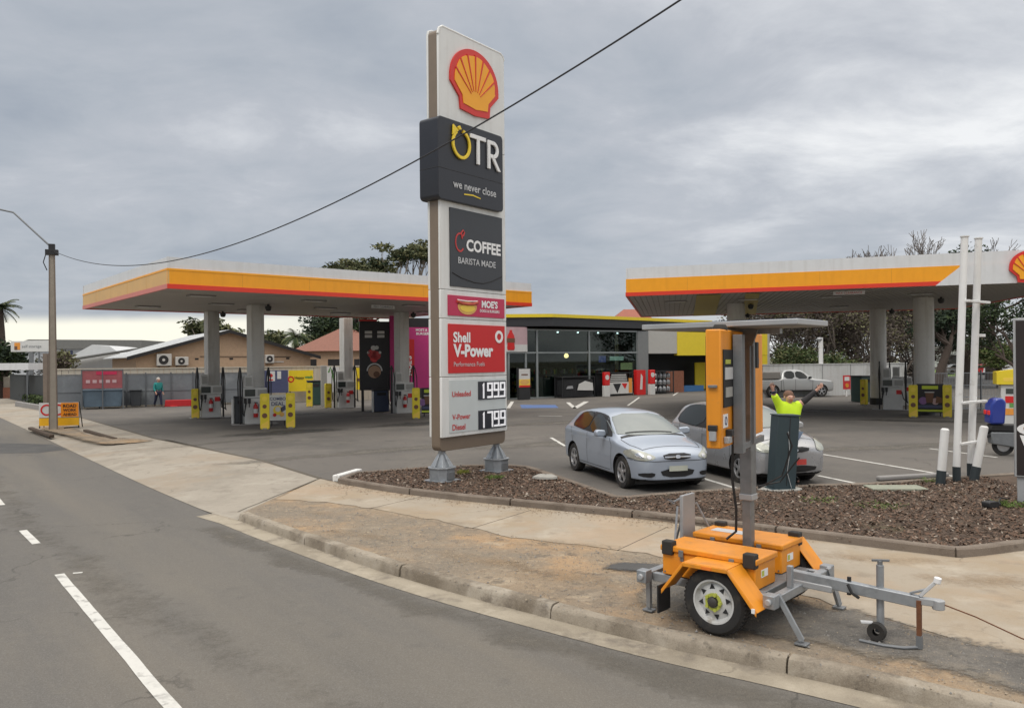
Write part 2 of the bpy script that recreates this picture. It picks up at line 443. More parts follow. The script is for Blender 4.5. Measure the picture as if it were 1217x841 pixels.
ground_mat('soil', rgb(96, 92, 78), [(rgb(84, 92, 62), .12, .45, .6, .8)], rgb(150, 140, 120), bump=.2, bscale=12)
ROT = math.atan2(ROADDIR.y, ROADDIR.x)
ground_mat('road_asphalt', (.132, .124, .113), [((.172, .154, .128), .55, .46, .62, .75, (ROT, 8.0, 1.0)), ((.108, .103, .096), .9, .5, .66, .6, (ROT, 6, 1)), ((.178, .160, .132), .22, .48, .62, .6, (ROT, 5, 1)), ((.10, .096, .09), 2.6, .60, .72, .4), ((.165, .152, .13), 5, .55, .68, .4)],
           (.34, .33, .31), speck_amt=.34, bump=.35, bscale=45, cracks=.6, crack_scale=.28)
ground_mat('lot_asphalt', (.138, .126, .113), [((.098, .092, .085), .22, .46, .6, .75), ((.172, .157, .137), .45, .5, .64, .6), ((.078, .075, .071), .8, .58, .70, .7), ((.098, .094, .088), 3.0, .56, .68, .6), ((.17, .16, .14), 6.0, .58, .7, .4)],
           (.30, .29, .27), speck_amt=.25, bump=.25, bscale=70, cracks=.4, crack_scale=.2)
ground_mat('old_concrete', (.335, .300, .25), [((.26, .232, .192), .5, .46, .6, .85), ((.40, .365, .305), .9, .53, .66, .6), ((.23, .20, .165), 2.4, .55, .67, .75), ((.31, .25, .185), .35, .5, .6, .6), ((.235, .21, .175), 8, .57, .68, .5)],
           (.55, .5, .42), speck_amt=.18, bump=.2, bscale=60, cracks=.7, crack_scale=.3)
ground_mat('path_concrete', (.355, .305, .24), [((.33, .26, .18), .6, .46, .58, .85), ((.43, .375, .30), 1.1, .53, .65, .75), ((.255, .21, .16), 2.2, .56, .67, .75), ((.38, .28, .19), .45, .51, .6, .6), ((.30, .245, .18), 9, .57, .68, .5)],
           (.55, .5, .42), speck_amt=.18, bump=.2, bscale=60, cracks=.7, crack_scale=.35)
ground_mat('verge_dirt', (.29, .222, .152), [((.40, .265, .150), .5, .48, .58, .9), ((.22, .182, .138), .75, .49, .60, .8), ((.43, .35, .255), 1.8, .54, .66, .75), ((.135, .11, .085), 3.2, .55, .66, .8), ((.205, .178, .142), .33, .5, .58, .6), ((.46, .36, .24), 9, .56, .68, .6), ((.12, .10, .08), 14, .56, .68, .6)],
           (.48, .42, .34), speck_amt=.42, bump=.7, bscale=38)
ground_mat('dark_gravel', (.165, .152, .135), [((.105, .10, .093), .8, .47, .6, .85), ((.24, .21, .168), 1.6, .5, .64, .8), ((.28, .225, .158), .6, .52, .62, .7), ((.08, .077, .072), 5, .55, .66, .7), ((.30, .26, .21), 12, .57, .68, .6)],
           (.34, .32, .29), speck_amt=.5, bump=.8, bscale=45)
ground_mat('kerb_concrete', (.33, .285, .225), [((.165, .135, .10), .9, .46, .6, .9), ((.42, .375, .31), 1.9, .53, .66, .75), ((.14, .115, .09), 3.6, .56, .67, .7), ((.11, .095, .075), 11, .58, .68, .6)],
           (.5, .45, .38), speck_amt=.3, bump=.45, bscale=45)
ground_mat('gutter_concrete', (.36, .315, .245), [((.25, .215, .165), .8, .46, .6, .9), ((.185, .16, .13), 2.2, .52, .64, .85), ((.44, .39, .31), 4, .55, .66, .6)],
           (.5, .45, .38), speck_amt=.3, bump=.3, bscale=45, cracks=.6, crack_scale=.6)
ground_mat('mulch_soil', (.085, .060, .044), [((.13, .095, .07), 1.5, .45, .65, .8), ((.10, .095, .05), .8, .6, .7, .6)], (.18, .13, .1), speck_amt=.6, bump=1.0, bscale=25)
ground_mat('tar_patch', (.085, .084, .083), [((.12, .118, .112), 1.2, .45, .65, .7)], (.22, .21, .2), speck_amt=.3)
ground_mat('line_paint', (.60, .59, .55), [((.24, .23, .215), 7, .55, .66, .75), ((.33, .32, .30), 2.5, .54, .68, .8), ((.5, .49, .46), 6, .5, .7, .6)], (.75, .75, .72), speck_amt=.12, bump=.15, rough=.7)
ground_mat('blue_paint', (.09, .16, .36), [((.14, .15, .17), 1.5, .5, .68, .8)], (.2, .25, .4), speck_amt=.12, bump=.1, rough=.7)
ground_mat('lawn', (.10, .16, .035), [((.14, .19, .05), .5, .45, .65, .8), ((.07, .11, .03), 2, .5, .7, .7)], (.2, .28, .08), bump=.8, bscale=30)

mb = MB(); mb.add([(-1500, -300, -.3), (1500, -300, -.3), (1500, 2500, -.3), (-1500, 2500, -.3)], [(0, 1, 2, 3)], 'soil')
struct(mb, 'ground', smooth=0)

# kerb line: far left along the road to near right and round behind the camera's right
far_l = Vector((-21.3, 34.4)) + ROADDIR * 120
kp = [far_l, Vector((-45, 64.6)), Vector((-21.3, 34.4)), Vector((-13.6, 24.5)), Vector((-7.98, 17.3)), Vector((-5.1, 13.75))]
kerb_pts = [Vector(q) for q in [(-4.59, 13.32), (-3.25, 11.76), (-1.09, 9.42), (1.09, 7.50), (2.43, 6.52), (3.35, 5.78), (4.7, 4.5), (6.0, 2.6), (7.2, -1)]]
driveK = catmull(kp, 6)
kerbK = catmull(kerb_pts, 8)
fullK = driveK + kerbK

# road: everything on the carriageway side
road_poly = [p for p in fullK] + [Vector((7.2, -60)), Vector((-260, -60)), Vector((-260, 250))]
sheet('road', road_poly, RZ, 'road_asphalt')
# land on the other side of the kerb (verge earth)
verge_poly = [p + n_ * .08 for p, n_ in zip(kerbK, normals(kerbK))] + [Vector((40, -1)), Vector((40, 12)), Vector((-1.0, 19)), Vector((-4.2, 17.4))]
sheet('verge', verge_poly, -.006, 'verge_dirt')
# concrete crossover (driveway) sloping from the road up to the forecourt
lot_edge = [Vector(q) for q in [(-4.20, 17.2), (-4.39, 17.45), (-6.48, 20.47), (-11.13, 25.94), (-11.91, 26.57), (-18.84, 35.61), (-25.4, 43.8), (-60, 88)]]
mb = MB()
lo = resample(driveK[6:] + [Vector((-4.62, 13.34))], 1.2); hi_path = resample([Vector((-60, 88)), Vector((-25.4, 43.8)), Vector((-18.84, 35.61)), Vector((-11.91, 26.57)), Vector((-6.48, 20.47)), Vector((-4.15, 17.15))], 1.0)
n_ = 60
def along(path, t):
    ls = [0]
    for a, b in zip(path, path[1:]): ls.append(ls[-1] + (b - a).length)
    s = t * ls[-1]
    for i in range(len(path) - 1):
        if s <= ls[i + 1] + 1e-6: return path[i].lerp(path[i + 1], (s - ls[i]) / max(1e-6, ls[i + 1] - ls[i]))
    return path[-1]
vs = []; rows = 5
for i in range(n_ + 1):
    t = 1 - (1 - i / n_) ** 2
    a = along(lo, t); b = along(hi_path, t)
    for k in range(rows + 1):
        q = a.lerp(b, k / rows); z = [RZ + .006, -.085, -.045, -.022, -.008, .002][k]
        vs.append((q.x, q.y, z))
mb.add(vs, [(i * (rows + 1) + k, (i + 1) * (rows + 1) + k, (i + 1) * (rows + 1) + k + 1, i * (rows + 1) + k + 1) for i in range(n_) for k in range(rows)], 'old_concrete')
struct(mb, 'driveway')

# kerb: cast segments with open joints, worn edges
ks = resample(kerbK, .2)
mb = MB(); seg = 12
rk = random.Random(3)
for i0 in range(0, len(ks) - 1, seg):
    sub = [q.copy() for q in ks[i0:i0 + seg + 1]]
    if len(sub) < 2: continue
    a, b = sub[0], sub[-1]
    sub[0] = a + (sub[1] - a) * .05; sub[-1] = b + (sub[-2] - b) * .05
    dz = rk.uniform(-.008, .008); do = rk.uniform(-.010, .010)
    prof = [(0.0, RZ - .05), (.012, -.045), (.028, -.012), (.05, .004), (.13, .008), (.155, .002), (.165, -.06)]
    ns = normals(sub); vs = []; m_ = len(prof)
    for j, (p, n2) in enumerate(zip(sub, ns)):
        for o_, z in prof:
            ch = rk.uniform(-.007, .007); q = p + n2 * (o_ + do + ch * .6); vs.append((q.x, q.y, z + dz + ch * (z > -.1)))
    fs = [(j * m_ + k, (j + 1) * m_ + k, (j + 1) * m_ + k + 1, j * m_ + k + 1) for j in range(len(sub) - 1) for k in range(m_ - 1)]
    fs += [tuple(range(m_)), tuple(range((len(sub) - 1) * m_ + m_ - 1, (len(sub) - 1) * m_ - 1, -1))]
    mb.add(vs, fs, 'kerb_concrete')
struct(mb, 'kerb', smooth=30)
mb = MB(); gp = [Vector((-5.25, 13.95))] + kerbK
ribbon(mb, resample(gp, .3), -.30, .02, RZ + .005, RZ + .012, 'gutter_concrete'); struct(mb, 'gutter')

# footpath and forecourt
bedf = [Vector(q) for q in [(-3.62, 16.47), (-1.71, 14.79), (1.86, 12.60), (3.9, 11.14), (5.36, 10.05), (5.75, 9.98), (7.2, 10.5), (12, 12.1)]]
fp_low = [Vector(q) for q in [(-4.35, 14.55), (-3.08, 14.11), (-1.51, 12.82), (-0.02, 11.35), (1.84, 10.15), (3.3, 8.0), (4.22, 6.7), (6.5, 4.0), (9, 1)]]
fpl = catmull(fp_low, 5); rj = random.Random(5)
fpl = [p + Vector((rj.uniform(-.06, .06), rj.uniform(-.06, .06))) for p in resample(fpl, .25)]
sheet('footpath', [Vector((-4.15, 17.15))] + catmull(bedf, 4) + [Vector((22, 9)), Vector((16, 1))] + fpl[::-1], .0, 'path_concrete')
# joints in the footpath slabs
M('joint_dark', (.10, .085, .065), .95)
# dark gravel and old tar around the trailer
gr = [(1.55, 9.55), (1.9, 10.0), (2.5, 9.1), (3.1, 8.25), (3.55, 8.15), (4.1, 7.2), (5.0, 6.3), (5.6, 4.8), (5.1, 4.15), (4.3, 5.15), (3.35, 6.05), (2.4, 6.82), (1.75, 7.3), (1.2, 7.85), (1.1, 8.6)]
gr = resample(catmull([Vector(q) for q in gr + gr[:1]], 5), .12)[:-1]
gr = [p + Vector((rj.uniform(-.05, .05), rj.uniform(-.05, .05))) for p in gr]
patch('gravel', gr, .004, 'dark_gravel', .45, .07)
tp = resample(catmull([Vector(q) for q in [(1.2, 9.9), (1.75, 9.85), (1.95, 9.6), (1.5, 9.3), (.95, 9.5), (1.2, 9.9)]], 6), .1)[:-1]
patch('tar_patch', tp, .009, 'tar_patch', .2, .05)

bedb = [Vector(q) for q in [(-3.62, 16.6), (-3.5, 17.6), (-1.93, 18.45), (-.1, 18.65), (.35, 18.3), (.7, 17.5), (1.89, 14.17), (2.77, 14.55), (3.78, 14.9), (5.64, 15.29), (6.82, 15.43), (8.83, 16.08), (12, 17.1), (20, 19.5)]]
lot_poly = lot_edge[1:] + [Vector((-75, 110)), Vector((110, 110)), Vector((110, 25)), Vector((30, 22.5))] + bedb[::-1] 
sheet('forecourt', lot_poly, .002, 'lot_asphalt')
# dark seam where concrete meets asphalt
mb = MB(); seam = resample(hi_path[:], .5); ribbon(mb, [p for p in seam if p.y < 40], -.05, .05, .004, .007, 'joint_dark'); struct(mb, 'asphalt_seam', smooth=0)
mb = MB()
for a, b in (((-4.62, 13.36), (-4.15, 17.15)),):
    p = resample([Vector(a), Vector(b)], .4); p = [q + Vector((rj.uniform(-.015, .015), 0)) for q in p]
    ns = normals(p); vs = []
    for i, (q, n2) in enumerate(zip(p, ns)):
        t = i / (len(p) - 1); z = (.006 if a[0] > -5 else -.105 * (1 - t) ** 1.6 + .002)
        for s in (-.02, .02): w = q + n2 * s; vs.append((w.x, w.y, z))
    mb.add(vs, [(2 * i, 2 * i + 2, 2 * i + 3, 2 * i + 1) for i in range(len(p) - 1)], 'joint_dark')
for t in (.14, .30, .46):
    a = along(fp_low, t * .8); b = a + Vector((.55, .84)) * (1.5 + .5 * t)
    mb.beam((a.x, a.y, .001), (b.x, b.y, .001), .010, .004, 'joint_dark')
struct(mb, 'concrete_joints', smooth=0)

# garden bed with a low kerb round it, bark mulch as loose chips
sheet('garden_bed', [p for p in bedf] + [Vector((20, 14.6))] + bedb[::-1], .045, 'mulch_soil')
mb = MB()
def lowkerb(path, w, h, seg_n, lean=0):
    ps = resample(path, .25)
    for i0 in range(0, len(ps) - 1, seg_n):
        sub = [q.copy() for q in ps[i0:i0 + seg_n + 1]]
        if len(sub) < 2: continue
        sub[0] = sub[0] + (sub[1] - sub[0]) * .06; sub[-1] = sub[-1] + (sub[-2] - sub[-1]) * .06
        ns = normals(sub); dz = rk.uniform(-.012, .012); prof = [(-.01, -.05), (0, h * .8), (.02, h), (w - .02, h), (w, h * .8), (w, -.05)]
        vs = []; m_ = len(prof)
        for p, n2 in zip(sub, ns):
            for o_, z in prof:
                q = p + n2 * (o_ + rk.uniform(-.005, .005)); vs.append((q.x, q.y, z + dz * (z > 0) + rk.uniform(-.004, .004)))
        fs = [(j * m_ + k, (j + 1) * m_ + k, (j + 1) * m_ + k + 1, j * m_ + k + 1) for j in range(len(sub) - 1) for k in range(m_ - 1)]
        fs += [tuple(range(m_)), tuple(range((len(sub) - 1) * m_ + m_ - 1, (len(sub) - 1) * m_ - 1, -1))]
        mb.add(vs, fs, 'bed_kerb')
ground_mat('bed_kerb', (.19, .155, .125), [((.26, .22, .18), 1.0, .5, .7, .7), ((.115, .09, .07), 2.0, .48, .68, .8)], (.4, .35, .3), speck_amt=.3, bump=.4, bscale=45)
lowkerb(catmull(bedf, 5), .14, .105, 9); struct(mb, 'bed_front_kerb', smooth=30)
mb = MB(); lowkerb(bedb[::-1], .13, .085, 10); struct(mb, 'bed_back_kerb', smooth=30)
M('white_kerb_paint', (.72, .72, .70), .7, var=.15, col2=(.4, .38, .35), c2scale=8)
mb = MB(); 
a, b = V2((-3.72, 16.75)), V2((-3.42, 17.75)); mb.beam((a.x, a.y, .05), (b.x, b.y, .05), .16, .15, 'white_kerb_paint'); struct(mb, 'painted_kerb_end', bevel=.02)

bedpoly = bedf[:7] + [Vector((9.2, 11.1)), Vector((9.6, 16.2))] + bedb[::-1][2:]
for i, (cc, nm) in enumerate((((.125, .074, .048), 'bark_brown'), ((.20, .138, .10), 'bark_pale'), ((.06, .042, .032), 'bark_dark'), ((.32, .27, .22), 'bark_grey'))):
    M(nm, cc, .95, var=.3, scale=9)
mb = MB(); rc = random.Random(11); cnt = 0
while cnt < 24000:
    p = Vector((rc.uniform(-3.7, 9.6), rc.uniform(9.9, 18.7)))
    if not inside(p, bedpoly): continue
    cnt += 1
    l = rc.uniform(.008, .032); w = l * rc.uniform(.3, .7); a = rc.uniform(0, 6.3); ti = rc.uniform(-.6, .6); z = .05 + rc.uniform(0, .022)
    ux, uy = math.cos(a), math.sin(a); dz = ti * l
    A_ = (p.x - ux * l - uy * w, p.y - uy * l + ux * w, z - dz); B_ = (p.x + ux * l - uy * w, p.y + uy * l + ux * w, z + dz)
    C_ = (p.x + ux * l * .8 + uy * w, p.y + uy * l * .8 - ux * w, z + dz + .006); D_ = (p.x - ux * l + uy * w * .7, p.y - uy * l - ux * w * .7, z - dz + .006)
    mb.add([A_, D_, C_, B_], [(0, 1, 2, 3)], rc.choices(['bark_brown', 'bark_pale', 'bark_dark', 'bark_grey'], (50, 16, 28, 6))[0])
o = mb.build('bark_mulch', smooth=0); tag(o, 'loose brown bark mulch spread over the garden bed', 'mulch', kind='stuff')
# loose stones on the verge
M('stone_tan', (.33, .27, .2), .95, var=.3, scale=12); M('stone_grey', (.24, .23, .215), .95, var=.3, scale=12)
mb = MB(); cnt = 0
vp = [p for p in kerbK[:40]] + fp_low[::-1]
while cnt < 3600:
    p = Vector((rc.uniform(-4.6, 5.2), rc.uniform(4.4, 14.5)))
    if not inside(p, vp): continue
    k = rc.random()
    cnt += 1; r_ = rc.uniform(.004, .011) * (1.8 if rc.random() < .05 else 1); a = rc.uniform(0, 6)
    pts = [(p.x + r_ * math.cos(a + t) * rc.uniform(.7, 1.2), p.y + r_ * math.sin(a + t) * rc.uniform(.7, 1.2), .002) for t in (0, 1.57, 3.14, 4.7)]
    mb.add(pts + [(p.x, p.y, .002 + r_ * .9)], [(0, 1, 4), (1, 2, 4), (2, 3, 4), (3, 0, 4)], 'stone_grey' if k < .5 else 'stone_tan')
o = mb.build('loose_gravel', smooth=0); tag(o, 'small loose stones and grit scattered over the bare verge', 'gravel', kind='stuff')
M('leaf_litter', (.16, .095, .05), .95, var=.4, scale=20)
mb = MB(); cnt = 0
ed = [q for q in resample(catmull(bedf, 5), .05)]
while cnt < 1300:
    q = rc.choice(ed[:190]); p = q - Vector((.5, .7)) * abs(rc.gauss(0, .28)) + Vector((rc.gauss(0, .1), 0))
    if not(-4 < p.x < 8): continue
    cnt += 1; r_ = rc.uniform(.008, .022); a = rc.uniform(0, 6)
    mb.add([(p.x + r_ * math.cos(a + t) * (1 if i_ % 2 else .45), p.y + r_ * math.sin(a + t) * (1 if i_ % 2 else .45), .006 + rc.uniform(0, .01)) for i_, t in enumerate((0, 1.57, 3.14, 4.7))], [(0, 1, 2, 3)], 'leaf_litter')
o = mb.build('leaf_litter', smooth=0); tag(o, 'brown leaf and bark litter blown against the garden bed kerb', 'litter', kind='stuff')

# dust along the road edge, orange dirt, worn and oily places
ground_mat('dust', (.150, .138, .119), [((.138, .127, .11), 1.2, .46, .6, .8), ((.165, .149, .124), 3, .52, .66, .7)], (.42, .37, .3), speck_amt=.35, bump=.3)
ground_mat('orange_dirt', (.345, .25, .158), [((.31, .23, .15), 1.6, .46, .6, .8), ((.47, .34, .21), 4, .52, .66, .7)], (.55, .45, .33), speck_amt=.4, bump=.5)
ground_mat('oil_stain', (.060, .058, .055), [((.085, .08, .075), 1.5, .46, .62, .8)], (.12, .115, .11), speck_amt=.2, bump=.2, rough=.7)
ground_mat('pale_wear', (.172, .158, .137), [((.145, .134, .118), 1.2, .46, .62, .8)], (.32, .30, .27), speck_amt=.2, bump=.2)
ks2 = resample(kerbK, .6); ns2 = normals(ks2)
patch('road_dust', [p - n2 * .22 for p, n2 in zip(ks2, ns2)] + [p - n2 * random.uniform(.7, 1.05) for p, n2 in list(zip(ks2, ns2))[::-1]], RZ + .003, 'dust', .42, .12)
ks3 = resample(driveK[14:], 1.2); ns3 = normals(ks3)
patch('crossover_dust', [p + n2 * .5 for p, n2 in zip(ks3, ns3)] + [p - n2 * random.uniform(.6, .9) for p, n2 in list(zip(ks3, ns3))[::-1]], RZ + .0035, 'dust', .5, .2) if False else None
full = resample(driveK[12:] + kerbK, 1.0); nf = normals(full)
patch('road_dust', [p - n2 * random.uniform(2.0, 2.3) for p, n2 in zip(full, nf)][:-4] + [p - n2 * random.uniform(2.9, 3.2) for p, n2 in list(zip(full, nf))[:-4][::-1]], RZ + .0035, 'dust', .9, .2)
for cx, cy, rx, ry, ro in ((-2.3, 11.6, .9, .35, -.6), (-.4, 10.0, 1.0, .4, -.6), (.5, 9.3, 1.0, .45, -.5), (.1, 10.9, .8, .3, -.6), (-3.2, 13.2, .6, .3, -.7), (1.6, 8.6, .6, .3, -.5)): patch('orange_dirt', blob(cx, cy, rx, ry, ro), .002, 'orange_dirt', .55, .08)
for cx, cy, rx, ry, ro in ((.7, 10.9, .9, .22, -.45), (2.6, 9.6, 1.2, .25, -.5), (5.2, 8.9, 1.0, .35, -.2), (4.4, 9.9, 1.3, .3, -.15), (7.0, 9.2, 1.2, .5, .2)): patch('orange_dirt', blob(cx, cy, rx, ry, ro), .0045, 'orange_dirt', .5, .08)
for cx, cy, rx, ry, ro in ((-8.0, 28.5, 3.2, 1.3, .64), (-3.5, 32.0, 3.6, 1.3, .64), (-11.5, 37.5, 3.5, 1.4, .64), (-5.8, 41.0, 3.5, 1.5, .64), (16.0, 31.0, 3.5, 1.0, -.4), (13, 38, 3.5, 1.6, -.4), (22, 34, 3, 1.6, -.4)): patch('oil_stain', blob(cx, cy, rx, ry, ro), .0045, 'oil_stain', 1.0, .3)
for cx, cy, rx, ry, ro in ((-3.5, 22.5, 6.0, .9, .65), (1.5, 24, 4.0, 1.0, .5), (4, 33, 6, 1.2, .5), (10, 22, 5, .9, .25), (-9.0, 25.2, 3.0, .6, .9)): patch('worn_asphalt', blob(cx, cy, rx, ry, ro), .0038, 'pale_wear', .8, .3)

# dirt island at the light pole
isl = resample(catmull([Vector(q) for q in [(-19.2, 32.2), (-17.9, 32.6), (-14.6, 28.2), (-12.2, 26.6), (-11.3, 25.7), (-12.8, 24.6), (-15.6, 27.6), (-18.6, 30.9), (-19.2, 32.2)]], 5), .3)[:-1]
patch('pole_island', isl, .010, 'verge_dirt', .5, .15)
M('timber_edge', (.075, .052, .036), .95, var=.35, scale=6, bump=.5, bscale=30)
mb = MB()
for a, b in (((-18.9, 31.3), (-16.1, 27.9)), ((-16.0, 29.9), (-13.2, 26.5))):
    mb.beam((*a, .0), (*b, -.01), .16, .11, 'timber_edge')
struct(mb, 'timber_edging', bevel=.02)

# painted markings
def stripe(mb, a, b, w, z, mat='line_paint'):
    a, b = Vector(a), Vector(b); d = (b - a).normalized(); s = Vector((-d.y, d.x)) * w / 2
    n2 = max(1, int((b - a).length / .3)); vs = []
    for i in range(n2 + 1):
        q = a.lerp(b, i / n2); j = rk.uniform(-.006, .006); vs += [(q.x - s.x + j, q.y - s.y, z), (q.x + s.x + j, q.y + s.y, z)]
    mb.add(vs, [(2 * i, 2 * i + 1, 2 * i + 3, 2 * i + 2) for i in range(n2)], mat)
mb = MB()
stripe(mb, G(70, 682, RZ), G(290, 941, RZ), .11, RZ + .004); stripe(mb, G(27, 630, RZ), G(43, 646, RZ), .11, RZ + .004)
stripe(mb, G(-6, 590, RZ), G(2, 600, RZ), .11, RZ + .004); stripe(mb, G(87, 681, RZ), G(98, 680, RZ), .06, RZ + .004)
for k in range(1, 9):
    a = G(-6, 590, RZ) + ROADDIR * (4.5 * k); stripe(mb, a, a - ROADDIR * 1.0, .11, RZ + .004)
struct(mb, 'road_lane_line', smooth=0)
sheet('tar_repair', [G(-60, 527, RZ), G(10, 526.5, RZ), G(62, 528, RZ), G(80, 534, RZ), G(45, 538, RZ), G(-60, 539, RZ)], RZ + .004, 'tar_patch')
mb = MB(); z = .006
stripe(mb, G(833.7, 567.7), G(884, 583), .1, z); stripe(mb, G(972, 565), G(1028, 576.5), .1, z)
stripe(mb, G(976, 539.5), G(1170, 572), .1, z); stripe(mb, G(1105, 533), G(1185, 543.5), .1, z)
stripe(mb, G(672, 530), G(655, 520), .1, z)
stripe(mb, G(746, 482), G(760, 472), .12, z); stripe(mb, G(800, 470), G(806, 466), .12, z); stripe(mb, G(640, 494), G(668, 494.5), .12, z)
stripe(mb, G(675, 478), G(683, 485), .22, z); stripe(mb, G(683, 485), G(697, 477), .3, z)
stripe(mb, G(604, 485), G(609, 477), .2, z)
struct(mb, 'parking_lines', smooth=0)
sheet('disabled_bay_paint', [G(618, 481), G(660, 481), G(664, 484.5), G(620, 485)], .006, 'blue_paint')
# ================================================================== PRICE PYLON
M('panel_white', (.74, .745, .73), .35, streak=.22, var=.05, scale=1.5, col2=(.55, .55, .53), c2scale=1.2, c2lo=.55, c2hi=.8, c2amt=.5)
M('pylon_bronze', (.20, .155, .115), .45, var=.08)
M('sign_red', (.56, .012, .014), .38, var=.05)
M('sign_crimson', (.50, .025, .085), .4, var=.06)
M('logo_red', (.66, .035, .025), .4, var=.04)
M('logo_yellow', (.93, .40, .015), .4, var=.05)
M('sign_black', (.022, .024, .032), .4, var=.15)
M('sign_charcoal', (.040, .044, .052), .42, var=.12)
M('letter_white', (.82, .82, .82), .5, var=.03)
M('letter_silver', (.55, .56, .57), .5, var=.03)
M('letter_yellow', (.85, .62, .04), .45, var=.05)
M('letter_red', (.55, .05, .05), .5, var=.05)
M('digit_white', (.85, .85, .88), .6, var=.02, emis=.25)
M('price_panel', (.56, .60, .60), .4, var=.05)
M('galvanised', (.34, .36, .38), .5, .55, var=.18, scale=9, col2=(.24, .255, .27), c2scale=6)
M('galv_dark', (.20, .21, .22), .55, .4, var=.2, scale=9)
M('bun_tan', (.72, .42, .12), .6); M('sausage_red', (.45, .07, .04), .5); M('mustard', (.85, .6, .08), .5)
M('dark_hole', (.02, .02, .022), .8)

def pecten(mb, cx, cz, w, h, y, t=.04, front=-1):
    """scallop-shell emblem on the local XZ plane facing -Y"""
    def outline(k, lob):
        pts = [(-.30 * k, .02 + (1 - k) * .6), (-.32 * k, .20 + (1 - k) * .25), (-.5 * k, .40 + (1 - k) * .1)]
        n = 49
        for i in range(n + 1):
            a = math.pi * (1 - i / n); e = 1 - lob * abs(math.sin(a * 7)) ** .5 * 0 - lob * (1 - abs(math.sin(a * 3.5 + math.pi / 2 * 0)))
            x = .5 * k * math.cos(a) * (1.0 + .02 * math.sin(a)); z = .44 + .56 * math.sin(a) ** .92 * k
            pts.append((x * e, .44 + (z - .44) * e))
        pts += [(.5 * k, .40 + (1 - k) * .1), (.32 * k, .20 + (1 - k) * .25), (.30 * k, .02 + (1 - k) * .6), (.12 * k, .0 + (1 - k) * .6), (0, -.015 + (1 - k) * .6), (-.12 * k, .0 + (1 - k) * .6)]
        return [(cx + px * w, cz + (pz - .5) * h) for px, pz in pts]
    mb.prism(outline(1.0, .0), (y - t, y), 'logo_red')
    mb.prism(outline(.84, .03), (y - t * 1.3, y - t * .5), 'logo_yellow')
    for i in range(-3, 4):
        a = R(90 - i * 22.5)
        L_ = .46 + .06 * (1 - abs(i) / 3)
        x0, z0 = math.cos(a) * .10, .27 + math.sin(a) * .10 * .9
        x1, z1 = math.cos(a) * .43, .43 + math.sin(a) * .50
        dx, dz = -math.sin(a), math.cos(a); w0, w1 = .004, .013
        q = [(x0 - dx * w0, z0 - dz * w0), (x1 - dx * w1, z1 - dz * w1), (x1 + dx * w1, z1 + dz * w1), (x0 + dx * w0, z0 + dz * w0)]
        mb.prism([(cx + a_ * w, cz + (b_ - .5) * h) for a_, b_ in q], (y - t * 1.55, y - t * 1.2), 'logo_red')

PY = thing('price_sign', 'tall white and bronze fuel price pylon on two galvanised feet in the bark garden bed', 'price sign', (-1.44, 16.1, .045), R(52))
W = 2.12
mb = MB(); mb.rbox(0, W, .04, .27, .62, 9.18, .12, 'pylon_bronze'); mb.build('pylon_frame', PY, .01)
def face(y0, y1, nm):
    f = MB()
    for z0, z1 in ((.90, 2.12), (2.128, 3.31), (3.318, 3.90), (3.908, 7.0)): f.box(0, W, y0, y1, z0, z1, 'panel_white')
    f.prism([(0, 7.008), (W, 7.008), (W, 9.1), (W - .03, 9.19), (W - .12, 9.23), (.12, 9.23), (.03, 9.19), (0, 9.1)], (y0, y1), 'panel_white')
    return f.build(nm, PY, .012)
face(-.02, .04, 'front_panel'); face(.27, .33, 'back_panel')
t = MB(); t.tube([(-.0, -.0, 9.05), (.03, 0, 9.17), (.12, 0, 9.235), (W - .12, 0, 9.235), (W - .03, 0, 9.19), (W, 0, 9.1)], .03, 'panel_white'); t.build('edge_trim', PY)
t = MB(); pecten(t, 1.08, 8.33, 1.56, 1.36, -.022, .04); t.build('shell_emblem', PY)
# black cabinet
bx = MB(); bx.rbox(-.147, 1.92, -.12, .40, 5.70, 7.36, .09, 'sign_black'); bx.box(-.15, 1.923, -.123, .403, 6.315, 6.335, 'dark_hole')
box_ = bx.build('cabinet', PY, .02)
t = MB(); t.ring(.52, 6.90, .31, .245, -.17, -.13, 'letter_yellow', 125, 440, 40, .92)
t.prism([(.27, 7.26), (.43, 7.16), (.25, 7.04)], (-.17, -.13), 'letter_yellow'); t.prism([(.40, 7.23), (.47, 7.27), (.52, 7.2), (.44, 7.18)], (-.17, -.13), 'letter_yellow')
t.build('ring_letter', PY, .006)
t = MB()
t.box(.80, 1.29, -.17, -.13, 7.10, 7.185, 'letter_white'); t.box(1.005, 1.09, -.17, -.13, 6.58, 7.10, 'letter_white')
t.box(1.36, 1.44, -.17, -.13, 6.56, 7.17, 'letter_white')
t.ring(1.54, 6.985, .185, .105, -.17, -.13, 'letter_white', -90, 90, 20)
t.box(1.44, 1.54, -.17, -.13, 7.09, 7.17, 'letter_white'); t.box(1.44, 1.54, -.17, -.13, 6.80, 6.88, 'letter_white')
t.prism([(1.50, 6.80), (1.60, 6.80), (1.79, 6.55), (1.69, 6.55)], (-.17, -.13), 'letter_white')
t.build('cabinet_lettering', PY, .005)
t = MB(); t.text('we never close', .28, 1.66, 5.93, 6.20, -.122, 'letter_silver', .01, bold=.012)
t.prism([(.62, 5.905), (.9, 5.925), (1.14, 5.89), (1.14, 5.87), (.9, 5.90), (.62, 5.88)], (-.13, -.122), 'letter_yellow'); t.build('slogan', PY)
